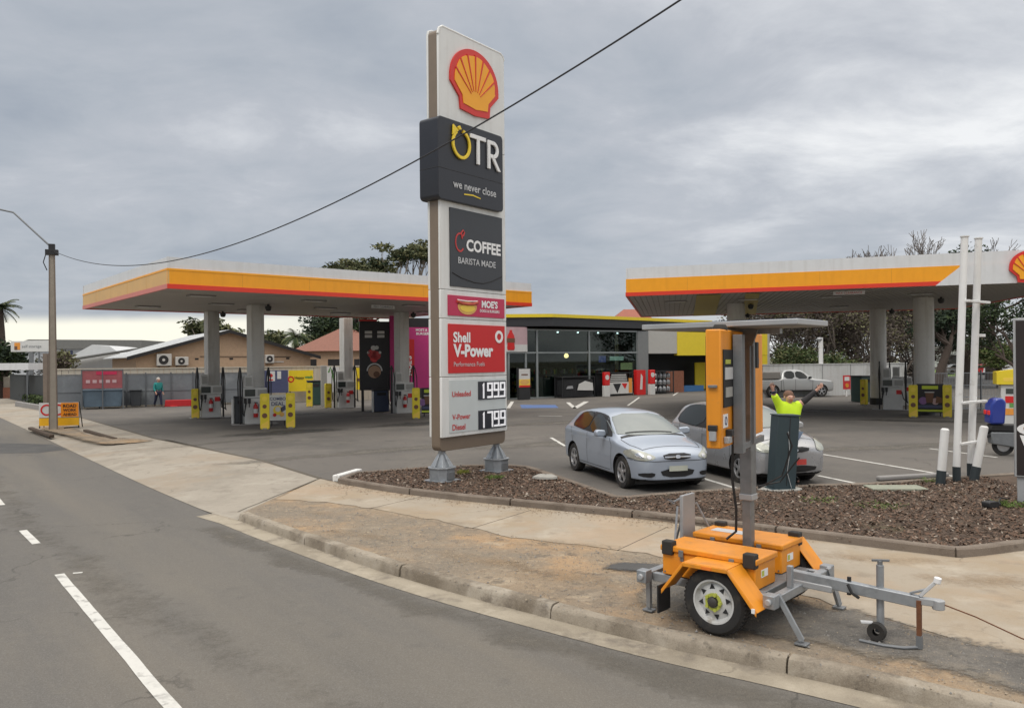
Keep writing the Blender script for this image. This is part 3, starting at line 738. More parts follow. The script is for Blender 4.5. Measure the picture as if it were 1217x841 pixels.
# coffee panel
t = MB(); t.box(.27, 1.97, -.045, -.015, 3.98, 5.59, 'sign_charcoal'); cf = t.build('coffee_panel', PY, .004)
t = MB(); t.ring(.56, 4.90, .20, .165, -.056, -.046, 'letter_red', 45, 320, 28, .72); t.tube([(.66, -.05, 5.03), (.70, -.05, 5.12), (.66, -.05, 5.16), (.6, -.05, 5.1), (.63, -.05, 4.98)], .017, 'letter_red')
t.text('COFFEE', .76, 1.90, 4.72, 5.02, -.046, 'letter_white', .008, bold=.035)
t.text('BARISTA MADE', .50, 1.72, 4.46, 4.60, -.046, 'letter_silver', .008, bold=.012)
t.tube([(.32, -.047, 4.26), (.6, -.047, 4.17), (1.0, -.047, 4.105), (1.3, -.047, 4.10), (1.6, -.047, 4.17), (1.95, -.047, 4.30)], .012, 'dark_hole', 5)
t.build('coffee_lettering', cf)
t = MB(); t.box(.20, 2.03, -.045, -.015, 3.38, 3.80, 'sign_crimson'); mo = t.build('hot_dog_panel', PY, .004)
t = MB()
bun = [(.78 + .30 * math.cos(a), 3.585 + (.17 if math.sin(a) < 0 else .10) * math.sin(a)) for a in [2 * math.pi * i / 28 for i in range(28)]]
t.prism(bun, (-.052, -.045), 'bun_tan'); t.prism([(.78 + .23 * math.cos(a), 3.55 + .08 * math.sin(a)) for a in [2 * math.pi * i / 20 for i in range(20)]], (-.058, -.05), 'mustard')
t.tube([(.45, -.056, 3.68), (.6, -.056, 3.64), (.78, -.056, 3.63), (.95, -.056, 3.64), (1.1, -.056, 3.68)], .032, 'sausage_red', 8)
t.tube([(.46, -.056, 3.71), (.6, -.056, 3.70), (.78, -.056, 3.695), (.95, -.056, 3.70), (1.1, -.056, 3.71)], .012, 'letter_white', 6)
t.text("MOE'S", 1.18, 1.84, 3.58, 3.74, -.046, 'letter_white', .006, bold=.04); t.text('DOGS & BURGERS', 1.18, 1.84, 3.48, 3.55, -.046, 'letter_white', .006, bold=.02)
t.build('hot_dog_lettering', mo)
t = MB(); t.box(.20, 2.03, -.045, -.015, 2.20, 3.21, 'sign_red'); fp_ = t.build('fuel_panel', PY, .004)
t = MB(); t.text('Shell', .33, .92, 2.83, 3.05, -.046, 'letter_white', .006, bold=.03, align='l'); t.text('V-Power', .33, 1.86, 2.53, 2.80, -.046, 'letter_white', .006, bold=.045, align='l')
t.text('Performance Fuels', .34, 1.32, 2.33, 2.44, -.046, 'letter_silver', .006, align='l')
t.ring(1.82, 2.97, .135, .075, -.055, -.046, 'letter_white', 0, 360, 24)
t.build('fuel_lettering', fp_)
t = MB(); t.box(.22, 2.05, -.03, -.015, .98, 2.06, 'price_panel'); pp = t.build('price_panel', PY, .004)
t = MB(); t.text('Unleaded', .30, .88, 1.70, 1.84, -.031, 'letter_red', .005, bold=.02, align='l'); t.text('V-Power', .30, .86, 1.24, 1.36, -.031, 'letter_red', .005, bold=.02, align='l'); t.text('Diesel', .30, .70, 1.03, 1.15, -.031, 'letter_red', .005, bold=.02, align='l')
t.build('fuel_names', pp)
for z0, z1, s in ((1.62, 2.01, '1999'), (.99, 1.39, '1799')):
    t = MB(); t.box(1.12, 2.06, -.045, -.03, z0, z1, 'sign_black'); dg_ = t.build('price_display', PY)
    t = MB(); w7 = .185; hh = (z1 - z0) * .86; zb = z0 + (z1 - z0) * .07; th = .042
    segs = {'1': 'bc', '7': 'abc', '9': 'abcdfg'}
    for i, ch in enumerate(s):
        xb = 1.185 + i * .218
        if ch == '1': t.prism([(xb + w7 * .35, zb + hh - .05), (xb + w7 * .62, zb + hh), (xb + w7 * .62, zb), (xb + w7 * .40, zb), (xb + w7 * .40, zb + hh - .09)], (-.056, -.045), 'digit_white'); continue
        for q in segs[ch]:
            r_ = {'a': (xb, xb + w7, zb + hh - th, zb + hh), 'd': (xb, xb + w7, zb, zb + th), 'g': (xb, xb + w7, zb + hh / 2 - th / 2, zb + hh / 2 + th / 2),
                  'b': (xb + w7 - th, xb + w7, zb + hh / 2, zb + hh), 'c': (xb + w7 - th, xb + w7, zb, zb + hh / 2), 'f': (xb, xb + th, zb + hh / 2, zb + hh)}[q]
            dd = .001 * 'abcdfg'.index(q); t.box(r_[0], r_[1], -.054 - dd, -.045, r_[2], r_[3], 'digit_white')
    t.box(1.185 + 3 * .218 - .034, 1.185 + 3 * .218 - .012, -.055, -.045, zb, zb + .03, 'digit_white')
    t.build('digits', dg_)
for xx in (.18, W - .18):
    t = MB(); t.xf = Matrix.Translation((xx, .155, 0))
    t.box(-.27, .27, -.27, .27, 0, .035, 'galvanised')
    oct_ = [(.24, .12), (.12, .24), (-.12, .24), (-.24, .12), (-.24, -.12), (-.12, -.24), (.12, -.24), (.24, -.12)]
    t.prism(oct_, (.036, .27), 'galvanised', 'z'); t.prism([(a * 1.12, b * 1.12) for a, b in oct_], (.271, .295), 'galvanised', 'z')
    for sx, sy in ((1, 0), (-1, 0), (0, 1), (0, -1)):
        t.prism([(a, b) for a, b in ((.05, .295), (.22, .295), (.20, .34), (.055, .60))], (-.012, .012), 'galvanised', 'y') if False else None
        n_x = Matrix.Rotation(math.atan2(sy, sx), 4, 'Z'); sv = t.xf.copy(); t.xf = sv @ n_x
        t.prism([(.045, .296), (.23, .296), (.22, .33), (.055, .61)], (-.014, .014), 'galvanised', 'y')
        t.box(.20, .262, -.10, .10, .05, .2, 'galv_dark') if (sx, sy) in ((1, 0), (0, -1)) else None
        t.xf = sv
    t.cyl((0, 0, .29), (0, 0, .63), .075, 'galvanised'); t.prism([(.16, .16), (-.16, .16), (-.16, -.16), (.16, -.16)], (.296, .305), 'galvanised', 'z')
    vs = [(.17, .17, .30), (-.17, .17, .30), (-.17, -.17, .30), (.17, -.17, .30), (.06, .06, .56), (-.06, .06, .56), (-.06, -.06, .56), (.06, -.06, .56)]
    t.add(vs, [(0, 1, 5, 4), (1, 2, 6, 5), (2, 3, 7, 6), (3, 0, 4, 7)], 'galvanised')
    t.build('foot', PY, .006)

# ================================================================== FORECOURT CANOPIES
M('fascia_yellow', (.90, .37, .012), .35, var=.05, streak=.12); M('fascia_red', (.70, .045, .02), .35, var=.05); M('fascia_white', (.68, .69, .70), .35, var=.05, streak=.16)
M('seam_amber', (.55, .24, .02), .5); M('fascia_faded', (.68, .42, .16), .5, var=.10, scale=1.5); M('fascia_faded_red', (.62, .20, .17), .5, var=.1)
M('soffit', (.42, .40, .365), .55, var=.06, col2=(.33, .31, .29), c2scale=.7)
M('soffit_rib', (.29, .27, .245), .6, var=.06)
M('light_panel', (.24, .23, .22), .4); M('column_white', (.58, .575, .55), .5, streak=.4, var=.05, col2=(.42, .41, .39), c2scale=3, c2lo=.6, c2hi=.8)
M('roof_metal', (.48, .5, .52), .4, .2); M('black_plastic', (.02, .02, .021), .5, var=.2)

def canopy(name, label, corners, zs, bands, columns, top, ribs=None, lights=(), faded_edge=None, round_col=False, ang_col=0.0, sign=None):
    """corners counter-clockwise from near-left: A (near left), F (near right), E (far right), B (far left)"""
    A = Vector(corners[0])
    root = thing(name, label, 'canopy', (A.x, A.y, 0))
    pts = [Vector(c) - A for c in corners]
    cen = sum(pts, Vector((0, 0))) / len(pts)
    inn = [p + (cen - p).normalized() * .06 for p in pts]
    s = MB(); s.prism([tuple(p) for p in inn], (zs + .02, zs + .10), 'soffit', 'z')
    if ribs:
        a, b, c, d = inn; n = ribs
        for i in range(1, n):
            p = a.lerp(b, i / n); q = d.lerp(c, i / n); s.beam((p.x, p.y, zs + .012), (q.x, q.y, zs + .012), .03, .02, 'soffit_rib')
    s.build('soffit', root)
    t_ = MB(); t_.prism([tuple(p) for p in inn], (zs + top - .12, zs + top - .05), 'roof_metal', 'z')
    for u, v in ((.3, .4), (.62, .45)):
        q = inn[0].lerp(inn[1], u).lerp(inn[3].lerp(inn[2], u), v); t_.box(q.x - .3, q.x + .3, q.y - .2, q.y + .2, zs + top - .05, zs + top + .25, 'roof_metal')
    t_.build('roof', root)
    f = MB()
    for i in range(4):
        a, b = pts[i], pts[(i + 1) % 4]; d = (b - a); l = d.length; d.normalize(); nrm = Vector((d.y, -d.x))
        mtx = Matrix(((d.x, -nrm.x, 0, a.x), (d.y, -nrm.y, 0, a.y), (0, 0, 1, 0), (0, 0, 0, 1)))
        f.xf = mtx
        for z0, z1, mat, off in bands:
            if faded_edge == i: mat = {'fascia_yellow': 'fascia_faded', 'fascia_red': 'fascia_faded_red'}.get(mat, mat)
            if mat == 'split':
                xs = .73
                f.box(l * xs, l, 0.0, .06, z0, z1, 'fascia_white')
                continue
            f.box(0, l, -off, .06, z0, z1, mat)
    fas = None
    f.xf = I4.copy(); fas = f.build('fascia', root, 0)
    sm = MB()
    for i in range(4):
        a, b = pts[i], pts[(i + 1) % 4]; d = (b - a); l = d.length; d.normalize(); nrm = Vector((d.y, -d.x)); sm.xf = Matrix(((d.x, -nrm.x, 0, a.x), (d.y, -nrm.y, 0, a.y), (0, 0, 1, 0), (0, 0, 0, 1)))
        for k in range(1, int(l / 2.4) + 1): sm.box(k * 2.4 - .004, k * 2.4 + .004, -.0025, .03, bands[1][0], bands[1][1] - .01, 'seam_amber')
    sm.xf = I4.copy(); sm.build('panel_seam', fas)
    for (cx, cy) in columns:
        c = MB(); x, y = cx - A.x, cy - A.y
        if round_col:
            c.lathe([(.43, .0), (.43, .18), (.405, .19), (.405, zs + .02)], 'column_white', 24, (x, y, 0)); c.lathe([(.435, 0), (.435, .35), (.432, .351)], 'black_plastic', 24, (x, y, 0))
        else:
            c.xf = Matrix.Translation((x, y, 0)) @ Matrix.Rotation(ang_col, 4, 'Z'); c.box(-.27, .27, -.27, .27, 0, zs + .02, 'column_white'); c.box(-.02, .02, -.275, -.27, 0, zs, 'soffit_rib') if False else None
        c.build('column', root, .02)
    for (u, v) in lights:
        q = pts[0].lerp(pts[1], u).lerp(pts[3].lerp(pts[2], u), v); c = MB(); d = ang(pts[0], pts[1])
        c.xf = Matrix.Translation((q.x, q.y, zs)) @ Matrix.Rotation(d, 4, 'Z'); c.box(-.45, .45, -.22, .22, -.03, .019, 'light_panel'); c.box(-.38, .38, -.15, .15, -.035, -.03, 'fascia_white'); c.build('light', root)
    for (cx, cy) in columns[:]:
        c = MB(); x, y = cx - A.x, cy - A.y; c.lathe([(.0, zs - .26), (.09, zs - .24), (.13, zs - .15), (.13, zs - .05), (.05, zs - .04), (.05, zs + .02)], 'black_plastic', 12, (x + .62, y - .25, 0)); c.build('camera_dome', root)
    return root, pts, A

LZ = 4.86
LA, LB, LC = G(199, 342, LZ), G(98.6, 367, LZ), G(632, 363.5, LZ)
LD = LC + (LB - LA)
bandsL = [(LZ - .02, LZ + .13, 'fascia_red', .02), (LZ + .131, LZ + .56, 'fascia_yellow', .0), (LZ + .561, LZ + .62, 'logo_yellow', .012), (LZ + .621, LZ + .98, 'fascia_white', -.02)]
colL = [G(252.5, 495, 0), G(304.5, 502.5), G(412, 484.0), G(478, 490)]
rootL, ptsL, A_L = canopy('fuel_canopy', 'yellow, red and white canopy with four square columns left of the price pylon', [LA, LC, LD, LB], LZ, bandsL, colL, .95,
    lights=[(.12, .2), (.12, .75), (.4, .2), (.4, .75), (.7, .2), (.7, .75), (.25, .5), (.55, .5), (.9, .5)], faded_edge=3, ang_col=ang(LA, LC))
RZS = 5.02
RA, RF, RBk = G(744, 351.5, RZS), G(1140, 337.8, RZS), G(762, 376.5, RZS)
rd = (RF - RA).normalized(); RC = RA + rd * ((RF - RA).length * 1.42)
e1 = G(1163, 366, RZS); e2 = G(1217, 353, RZS); sd_ = (e1 - e2).normalized()
# side edge from the near right corner backwards
den_ = rd.x * (-sd_.y) - rd.y * (-sd_.x)
RE = RC + (RBk - RA)
bandsR = [(RZS - .02, RZS + .13, 'fascia_red', .02), (RZS + .131, RZS + .66, 'fascia_yellow', .0), (RZS + .661, RZS + 1.1, 'fascia_white', -.02)]
colR = [(17.75, 34.4), (19.4, 42.3), (10.45, 37.2), (12.6, 45.0)]
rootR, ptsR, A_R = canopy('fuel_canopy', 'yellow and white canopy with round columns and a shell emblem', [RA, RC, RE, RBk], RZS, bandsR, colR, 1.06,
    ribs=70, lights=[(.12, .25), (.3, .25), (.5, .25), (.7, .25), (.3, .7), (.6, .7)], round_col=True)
# thin muted yellow quads just under the ribbed soffit near the shop
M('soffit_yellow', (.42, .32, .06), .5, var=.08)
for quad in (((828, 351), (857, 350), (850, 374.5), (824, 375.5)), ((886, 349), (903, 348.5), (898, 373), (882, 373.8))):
    t = MB(); vs_ = [G(px, py, RZS - .012) - RA for px, py in quad]; t.prism([tuple(v) for v in vs_], (RZS - .012, RZS - .006), 'soffit_yellow', 'z'); t.build('soffit_patch', rootR)
# white end of the near fascia with its slanting cut, and the emblem on it
lR = (RC - RA).length; a_ = ang(RA, RC); fr = (RF - RA).length / lR
t = MB(); t.xf = Matrix.Rotation(a_, 4, 'Z')
x0 = lR * fr
t.prism([(x0 - .75, RZS - .025), (lR + .03, RZS - .025), (lR + .03, RZS + .67), (x0 + .1, RZS + .67)], (-.035, -.0205), 'fascia_white'); t.build('fascia_end', rootR)
t = MB(); t.xf = Matrix.Rotation(a_, 4, 'Z'); ex = (G(1217, 320, RZS + .45) - RA).length
pecten(t, ex + .12, RZS + .52, 1.25, 1.1, -.04, .10); t.build('shell_emblem', rootR)
for root, A, p0, px in ((rootL, LA, 455, LZ), (rootR, RA, 1009, RZS)):
    y_ = 362 if root is rootL else 345
    q = G(p0, y_, px) - A; d = ang(LA, LC) if root is rootL else a_
    t = MB(); t.xf = Matrix.Translation((q.x, q.y, px)) @ Matrix.Rotation(d, 4, 'Z'); t.box(-.55, .55, -.035, -.0, -.16, -.025, 'fascia_white'); t.text('MAX CLEARANCE', -.5, .5, -.135, -.055, -.036, 'letter_red' if root is rootR else 'sign_charcoal', .004); t.build('clearance_sign', root)
# ================================================================== SHOP
M('shop_dark', (.030, .032, .036), .5, var=.15); M('shop_yellow', (.78, .60, .03), .45, var=.06); M('shop_grey', (.20, .21, .21), .6, var=.08); M('shop_cream', (.46, .45, .42), .6, var=.05)
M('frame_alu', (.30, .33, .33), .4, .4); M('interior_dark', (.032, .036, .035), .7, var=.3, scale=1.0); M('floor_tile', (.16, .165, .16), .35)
M('warm_lamp', (1, .62, .28), .5, emis=5.0, var=0); M('cool_lamp', (.9, .95, 1), .5, emis=5.0, var=0); M('menu_screen', (.55, .7, .62), .5, emis=.5, var=.2, scale=4); M('menu_amber', (.6, .62, .3), .5, emis=.35, var=.3, scale=6); M('menu_blue', (.12, .14, .5), .5, emis=.35, var=.3, scale=6)
M('brick_red', (.25, .10, .06), .85, var=.35, scale=12); M('terracotta', (.30, .095, .06), .7, var=.2, scale=3); M('tint_green', (.075, .11, .10), .25, var=.15)
M('poster_pink', (.52, .36, .38), .5, var=.12, scale=2); M('coke_red', (.62, .02, .02), .35, var=.1); M('cage_black', (.022, .023, .025), .5, var=.2); M('steel_silver', (.45, .46, .47), .35, .7); M('blue_tarp', (.05, .16, .36), .6, var=.2)
M('white_print', (.62, .62, .60), .5, var=.06); M('green_print', (.12, .30, .08), .5, var=.15); M('purple_print', (.25, .13, .32), .5, var=.2, scale=14); M('orange_print', (.75, .30, .05), .5, var=.2, scale=14); M('yellow_print', (.80, .62, .06), .5, var=.08); M('brown_print', (.16, .075, .04), .5, var=.3, scale=20); M('pink_hot', (.52, .035, .20), .45, var=.06); M('black_print', (.018, .017, .02), .45, var=.2)
M('lime_print', (.55, .66, .05), .5, var=.1); M('skin_print', (.45, .28, .18), .5, var=.2, scale=30); M('navy_print', (.07, .08, .16), .5, var=.15)
glass_mat('shop_glass', (.50, .60, .57), .02)
S0 = G(638, 473.4); S_A = R(34); sv_ = Vector((math.cos(S_A), math.sin(S_A)))
def fx(px, y_=0.0):
    o_ = S0 + Vector((-sv_.y, sv_.x)) * y_
    k = un(px, 420)[0] / FPX
    return (k * o_.y - o_.x) / (sv_.x - k * sv_.y)
SH = thing('service_station_shop', 'dark glass fronted shop with a yellow edged roof between the two canopies', 'shop', (S0.x, S0.y, 0), S_A)
xl, xr = fx(560), fx(757)
m1, m2 = fx(638), fx(700)
b = MB(); b.box(xl, fx(912), .5, 12, -.02, .03, 'floor_tile'); b.build('floor', SH)
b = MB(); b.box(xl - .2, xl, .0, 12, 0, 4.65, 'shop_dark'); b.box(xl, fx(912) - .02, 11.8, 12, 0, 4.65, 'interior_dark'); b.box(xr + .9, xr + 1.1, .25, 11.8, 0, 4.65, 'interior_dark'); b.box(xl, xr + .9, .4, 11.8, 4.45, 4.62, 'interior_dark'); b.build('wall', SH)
b = MB()
for x in (fx(604) - 2.2, fx(604), m1 - .9, m1, m2, xr): b.box(x - .07, x + .07, -.05, .1, 0, 4.5, 'frame_alu')
b.box(xl, xr, -.045, .095, 2.93, 3.03, 'frame_alu'); b.box(xl, xr, -.045, .095, 4.42, 4.52, 'frame_alu'); b.box(xl, xr, -.045, .095, 0, .1, 'frame_alu')
b.build('window_frame', SH)
for a_x, b_x in ((fx(604), m1 - .9), (m1 - .9, m1), (m1, m2), (m2, xr)):
    for z0, z1 in ((.1, 2.93), (3.03, 4.42)):
        b = MB(); b.box(a_x + .07, b_x - .07, .01, .03, z0, z1, 'shop_glass'); b.build('window_pane', SH)
b = MB(); b.box(m1 + .08, xr - .08, .06, .10, .1, 1.35, 'tint_green'); b.build('window_film', SH)
b = MB(); b.box(xr, fx(769.5), -.1, .5, 0, 4.5, 'shop_grey'); b.build('pillar', SH, .02)
b = MB(); b.box(fx(770), fx(804), -.06, .2, 2.9, 4.55, 'shop_cream'); b.build('front_wall', SH)
b = MB(); b.box(fx(804) + .01, fx(911), -.10, .25, 2.75, 4.5, 'shop_yellow'); b.box(fx(905), fx(911), -.08, .3, 0, 2.74, 'shop_yellow'); b.build('yellow_wall', SH)
b = MB(); b.box(fx(792), fx(816), .3, .5, 0, 1.6, 'brick_red'); b.build('brick_wall', SH)
b = MB(); b.box(fx(826, 2), fx(838, 2), 2, 2.1, .1, 2.2, 'shop_yellow'); b.build('bay_door', SH)
b = MB(); b.box(xr + 1.1, fx(912), 3.4, 3.5, 0, 4.5, 'shop_dark'); b.build('bay_dark_panel', SH)  # near-black panel added so the bay reads as a shaded recess
b = MB(); b.box(xr + 1.1, fx(912) + .3, .26, 12, 4.56, 4.66, 'shop_dark'); b.build('bay_ceiling', SH)  # near-black cover added to keep the bay inside dark
b = MB(); b.box(fx(812), fx(842), .5, 1.5, 0.02, .45, 'blue_tarp'); b.build('bay_skirt', SH)
b = MB(); b.box(fx(912), fx(912) + .3, .0, 12, 0, 4.6, 'shop_cream'); b.build('end_wall', SH)
# roof: dark fascia with a yellow edge, its left part bends forward
fp = [P(545, 420, 51.3), P(657, 420, 51.3), P(768, 420, 57.2), P(845, 420, 62.5)]
loc = [Matrix.Rotation(-S_A, 2) @ (Vector((p.x, p.y)) - S0) for p in fp]
rf = [tuple(p) for p in loc] + [(loc[-1].x, 12.5), (loc[0].x + 2, 12.5)]
b = MB(); b.prism(rf, (4.68, 5.24), 'shop_dark', 'z'); sr = b.build('roof', SH)
cx_, cy_ = sum(p[0] for p in rf) / 6, sum(p[1] for p in rf) / 6
b = MB(); b.prism([(x + (x - cx_) * .008, y - .08) for x, y in rf], (5.245, 5.46), 'shop_yellow', 'z'); b.build('roof_edge', sr)
# interior
b = MB(); rr = random.Random(2)
for i in range(7):
    x0 = m1 + .6 + i * 1.15
    b.box(x0, x0 + .95, 5.6, 6.2, .05, 1.7, 'interior_dark')
    for k in range(3):
        for j in range(5): b.box(x0 + .02 + j * .19, x0 + .17 + j * .19, 5.5, 5.6, .2 + k * .5, .2 + k * .5 + rr.uniform(.2, .4), rr.choice(['coke_red', 'yellow_print', 'white_print', 'green_print', 'orange_print', 'navy_print']))
for i in range(5):
    x0 = m1 + 1.0 + i * 1.45
    b.box(x0, x0 + 1.2, 2.7, 3.1, .05, 1.95, 'interior_dark')
    for k in range(4):
        for j in range(8): b.box(x0 + .02 + j * .145, x0 + .14 + j * .145, 2.6, 2.7, .15 + k * .46, .15 + k * .46 + rr.uniform(.18, .38), rr.choice(['coke_red', 'yellow_print', 'white_print', 'green_print', 'orange_print', 'navy_print', 'brown_print', 'purple_print']))
b.box(xl + 1, m1 - 1.2, 4, 4.8, .03, 1.1, 'shop_grey'); b.box(m1 + 3, m1 + 8, 8, 8.6, .03, 1.15, 'shop_cream'); b.build('shelving', SH)
b = MB(); b.box(fx(738, 3) - .35, fx(738, 3) + .35, 3, 3.3, .03, 4.4, 'shop_yellow'); b.build('yellow_column', SH)
for p0, p1, z0, z1, mt in ((725, 741, 2.42, 2.72, 'menu_screen'), (738, 754, 1.75, 2.25, 'menu_amber'), (712, 720, 2.3, 2.75, 'menu_blue')):
    b = MB(); b.box(fx(p0, 1.2), fx(p1, 1.2), 1.2, 1.25, z0, z1, mt); b.build('menu_board', SH)
for px in (663, 687, 711, 734, 616): 
    b = MB(); b.lathe([(.0, 4.36), (.06, 4.36), (.06, 4.45)], 'cool_lamp', 10, (fx(px, 1.6), 1.6, 0)); b.build('downlight', SH)
b = MB(); x = fx(673, 1.5); b.lathe([(.0, 2.62), (.12, 2.66), (.16, 2.75), (.14, 2.86), (.05, 2.95)], 'warm_lamp', 12, (x, 1.5, 0)); b.cyl((x, 1.5, 2.95), (x, 1.5, 4.45), .01, 'cage_black'); b.build('pendant_lamp', SH)
# window poster with a red bottle
b = MB(); b.box(fx(598), fx(625.5), -.12, -.06, 3.04, 4.62, 'poster_pink'); b.box(fx(598), fx(625.5), -.125, -.12, 3.04, 3.5, 'white_print')
po = b.build('window_poster', None); po.matrix_world = Matrix.Translation((S0.x, S0.y, 0)) @ Matrix.Rotation(S_A, 4, 'Z'); tag(po, 'pink poster showing a red drink bottle high in the shop window', 'poster')
b = MB(); xb = fx(606); b.lathe([(.0, 3.15), (.26, 3.15), (.3, 3.3), (.26, 3.6), (.31, 3.85), (.24, 4.1), (.1, 4.3), (.1, 4.42), (0, 4.42)], 'coke_red', 16, (xb, -.13, 0)); b.lathe([(.3, 3.62), (.31, 3.85), (.30, 3.9)], 'brown_print', 16, (xb, -.13, 0))
for v_i, v in enumerate(b.v): b.v[v_i] = (v[0], -.13 + (v[1] + .13) * .1, v[2])
b.build('bottle_print', po)

SM = Matrix.Translation((S0.x, S0.y, 0)) @ Matrix.Rotation(S_A, 4, 'Z')
def at_shop(px, y_): 
    q = SM @ Vector((fx(px, y_), y_, 0)); return (q.x, q.y, 0)
# lit poster stand beside the door
st = thing('poster_stand', 'freestanding poster stand with a burger picture by the shop door', 'sign', at_shop(622, -.8), S_A)
b = MB(); b.rbox(-.42, .42, -.12, .12, .02, .75, .05, 'cage_black'); b.rbox(-.48, .48, -.10, .10, .75, 2.0, .04, 'cage_black'); b.build('stand', st)
b = MB(); b.box(-.42, .42, -.115, -.102, .80, 1.95, 'white_print'); b.box(-.42, .42, -.120, -.116, .80, 1.30, 'mustard'); b.prism([(.35 * math.cos(a), 1.12 + .16 * math.sin(a)) for a in [i * .4 for i in range(16)]], (-.126, -.121), 'bun_tan'); b.box(-.42, .42, -.127, -.117, .80, .92, 'coke_red'); b.box(-.25, .25, -.122, -.116, 1.55, 1.63, 'brown_print'); b.build('poster', st)
# low black cage, swap cages and fire points along the front
def cage(px0, px1, yb, h, label, name='gas_bottle_cage', fill='white_print', cat='cage'):
    x0, x1 = fx(px0, yb), fx(px1, yb); w = x1 - x0; c = at_shop(px0, yb)
    r_ = thing(name, label, cat, c, S_A)
    b = MB()
    for x in (0, w): 
        for y in (0, .8): b.box(x - .03, x + .03, y - .03, y + .03, 0, h, 'cage_black')
    b.box(-.03, w + .03, -.03, .83, h, h + .05, 'cage_black'); b.box(0, w, .75, .78, 0.1, h, 'cage_black'); b.box(0, w, .0, .8, .06, .12, 'cage_black')
    for i in range(1, int(w / .18)): b.cyl((i * .18, -.02, .1), (i * .18, -.02, h), .012, 'cage_black', n=6)
    b.build('frame', r_)
    return r_, w
r_, w = cage(668, 706, -1.0, 1.35, 'low black cage with a white picture on its front below the shop window', 'display_cage')
b = MB(); b.rbox(.1, w - .1, .03, .7, .13, 1.2, .08, 'cage_black'); b.build('cover', r_); b = MB(); b.prism([(w * .45, .5), (w * .95, .45), (w * .93, .95), (w * .7, 1.1), (w * .5, .9)], (-.06, -.035), 'white_print'); b.build('picture', r_); b = MB(); b.prism([(w * .1, .6), (w * .32, .62), (w * .3, .8), (w * .15, .78)], (-.06, -.035), 'steel_silver'); b.build('picture', r_)
r_, w = cage(717, 751, -.9, 1.55, 'gas bottle swap cage with red, black and orange signs on its front')
b = MB(); b.box(.05, w - .05, -.07, -.035, .15, .95, 'white_print'); b.prism([(w * .3, .85), (w * .45, .2), (w * .58, .85)], (-.08, -.071), 'black_print'); b.prism([(w * .6, .85), (w * .72, .45), (w * .8, .85)], (-.08, -.071), 'coke_red'); b.box(w * .85, w - .08, -.08, -.071, .2, 1.2, 'orange_print')
for i in range(4): b.box(w * .2 + i * .05, w * .8 - i * .03, -.07, -.035, 1.02 + i * .13, 1.08 + i * .13, 'white_print')
b.build('sign_board', r_)
for px, h, lab in ((720, 1.65, 'red and white fire hose reel stand left of the gas bottle cage'), (774, 1.75, 'red and white fire hose reel stand right of the grey pillar')):
    r_ = thing('fire_point', lab, 'fire point', at_shop(px, -1.3), S_A); b = MB(); b.box(-.25, .25, -.12, .12, 0, .75, 'white_print'); b.build('base', r_, .02); b = MB(); b.box(-.24, .24, -.13, .11, .76, h, 'coke_red'); b.build('cabinet', r_, .03)
    b = MB(); b.cyl((0, -.14, h - .35), (0, -.125, h - .35), .17, 'white_print', n=14); b.build('notice', r_)
b = MB(); b.rbox(-.42, .42, -.15, .15, .02, 1.75, .06, 'coke_red'); b.prism([(-.12, .4), (.1, .4), (.14, 1.3), (-.02, 1.5)], (-.16, -.15), 'white_print'); o = b.build('cold_drink_sign'); o.location = at_shop(760, -1.0); o.rotation_euler = (0, 0, S_A); tag(o, 'narrow red board with a white swoosh against the grey shop pillar', 'sign')
r_, w = cage(781, 800, -.7, 1.6, 'black rack of grey gas bottles in three rows right of the fire point', 'gas_bottle_rack')
for k in range(3):
    for j in range(4):
        b = MB(); x = .22 + j * (w - .44) / 3; b.lathe([(0, .16), (.15, .17), (.17, .22), (.17, .42), (.12, .5), (.05, .52), (.05, .58), (0, .58)], 'steel_silver', 12, (x, .35, k * .48)); b.build('gas_bottle', r_)

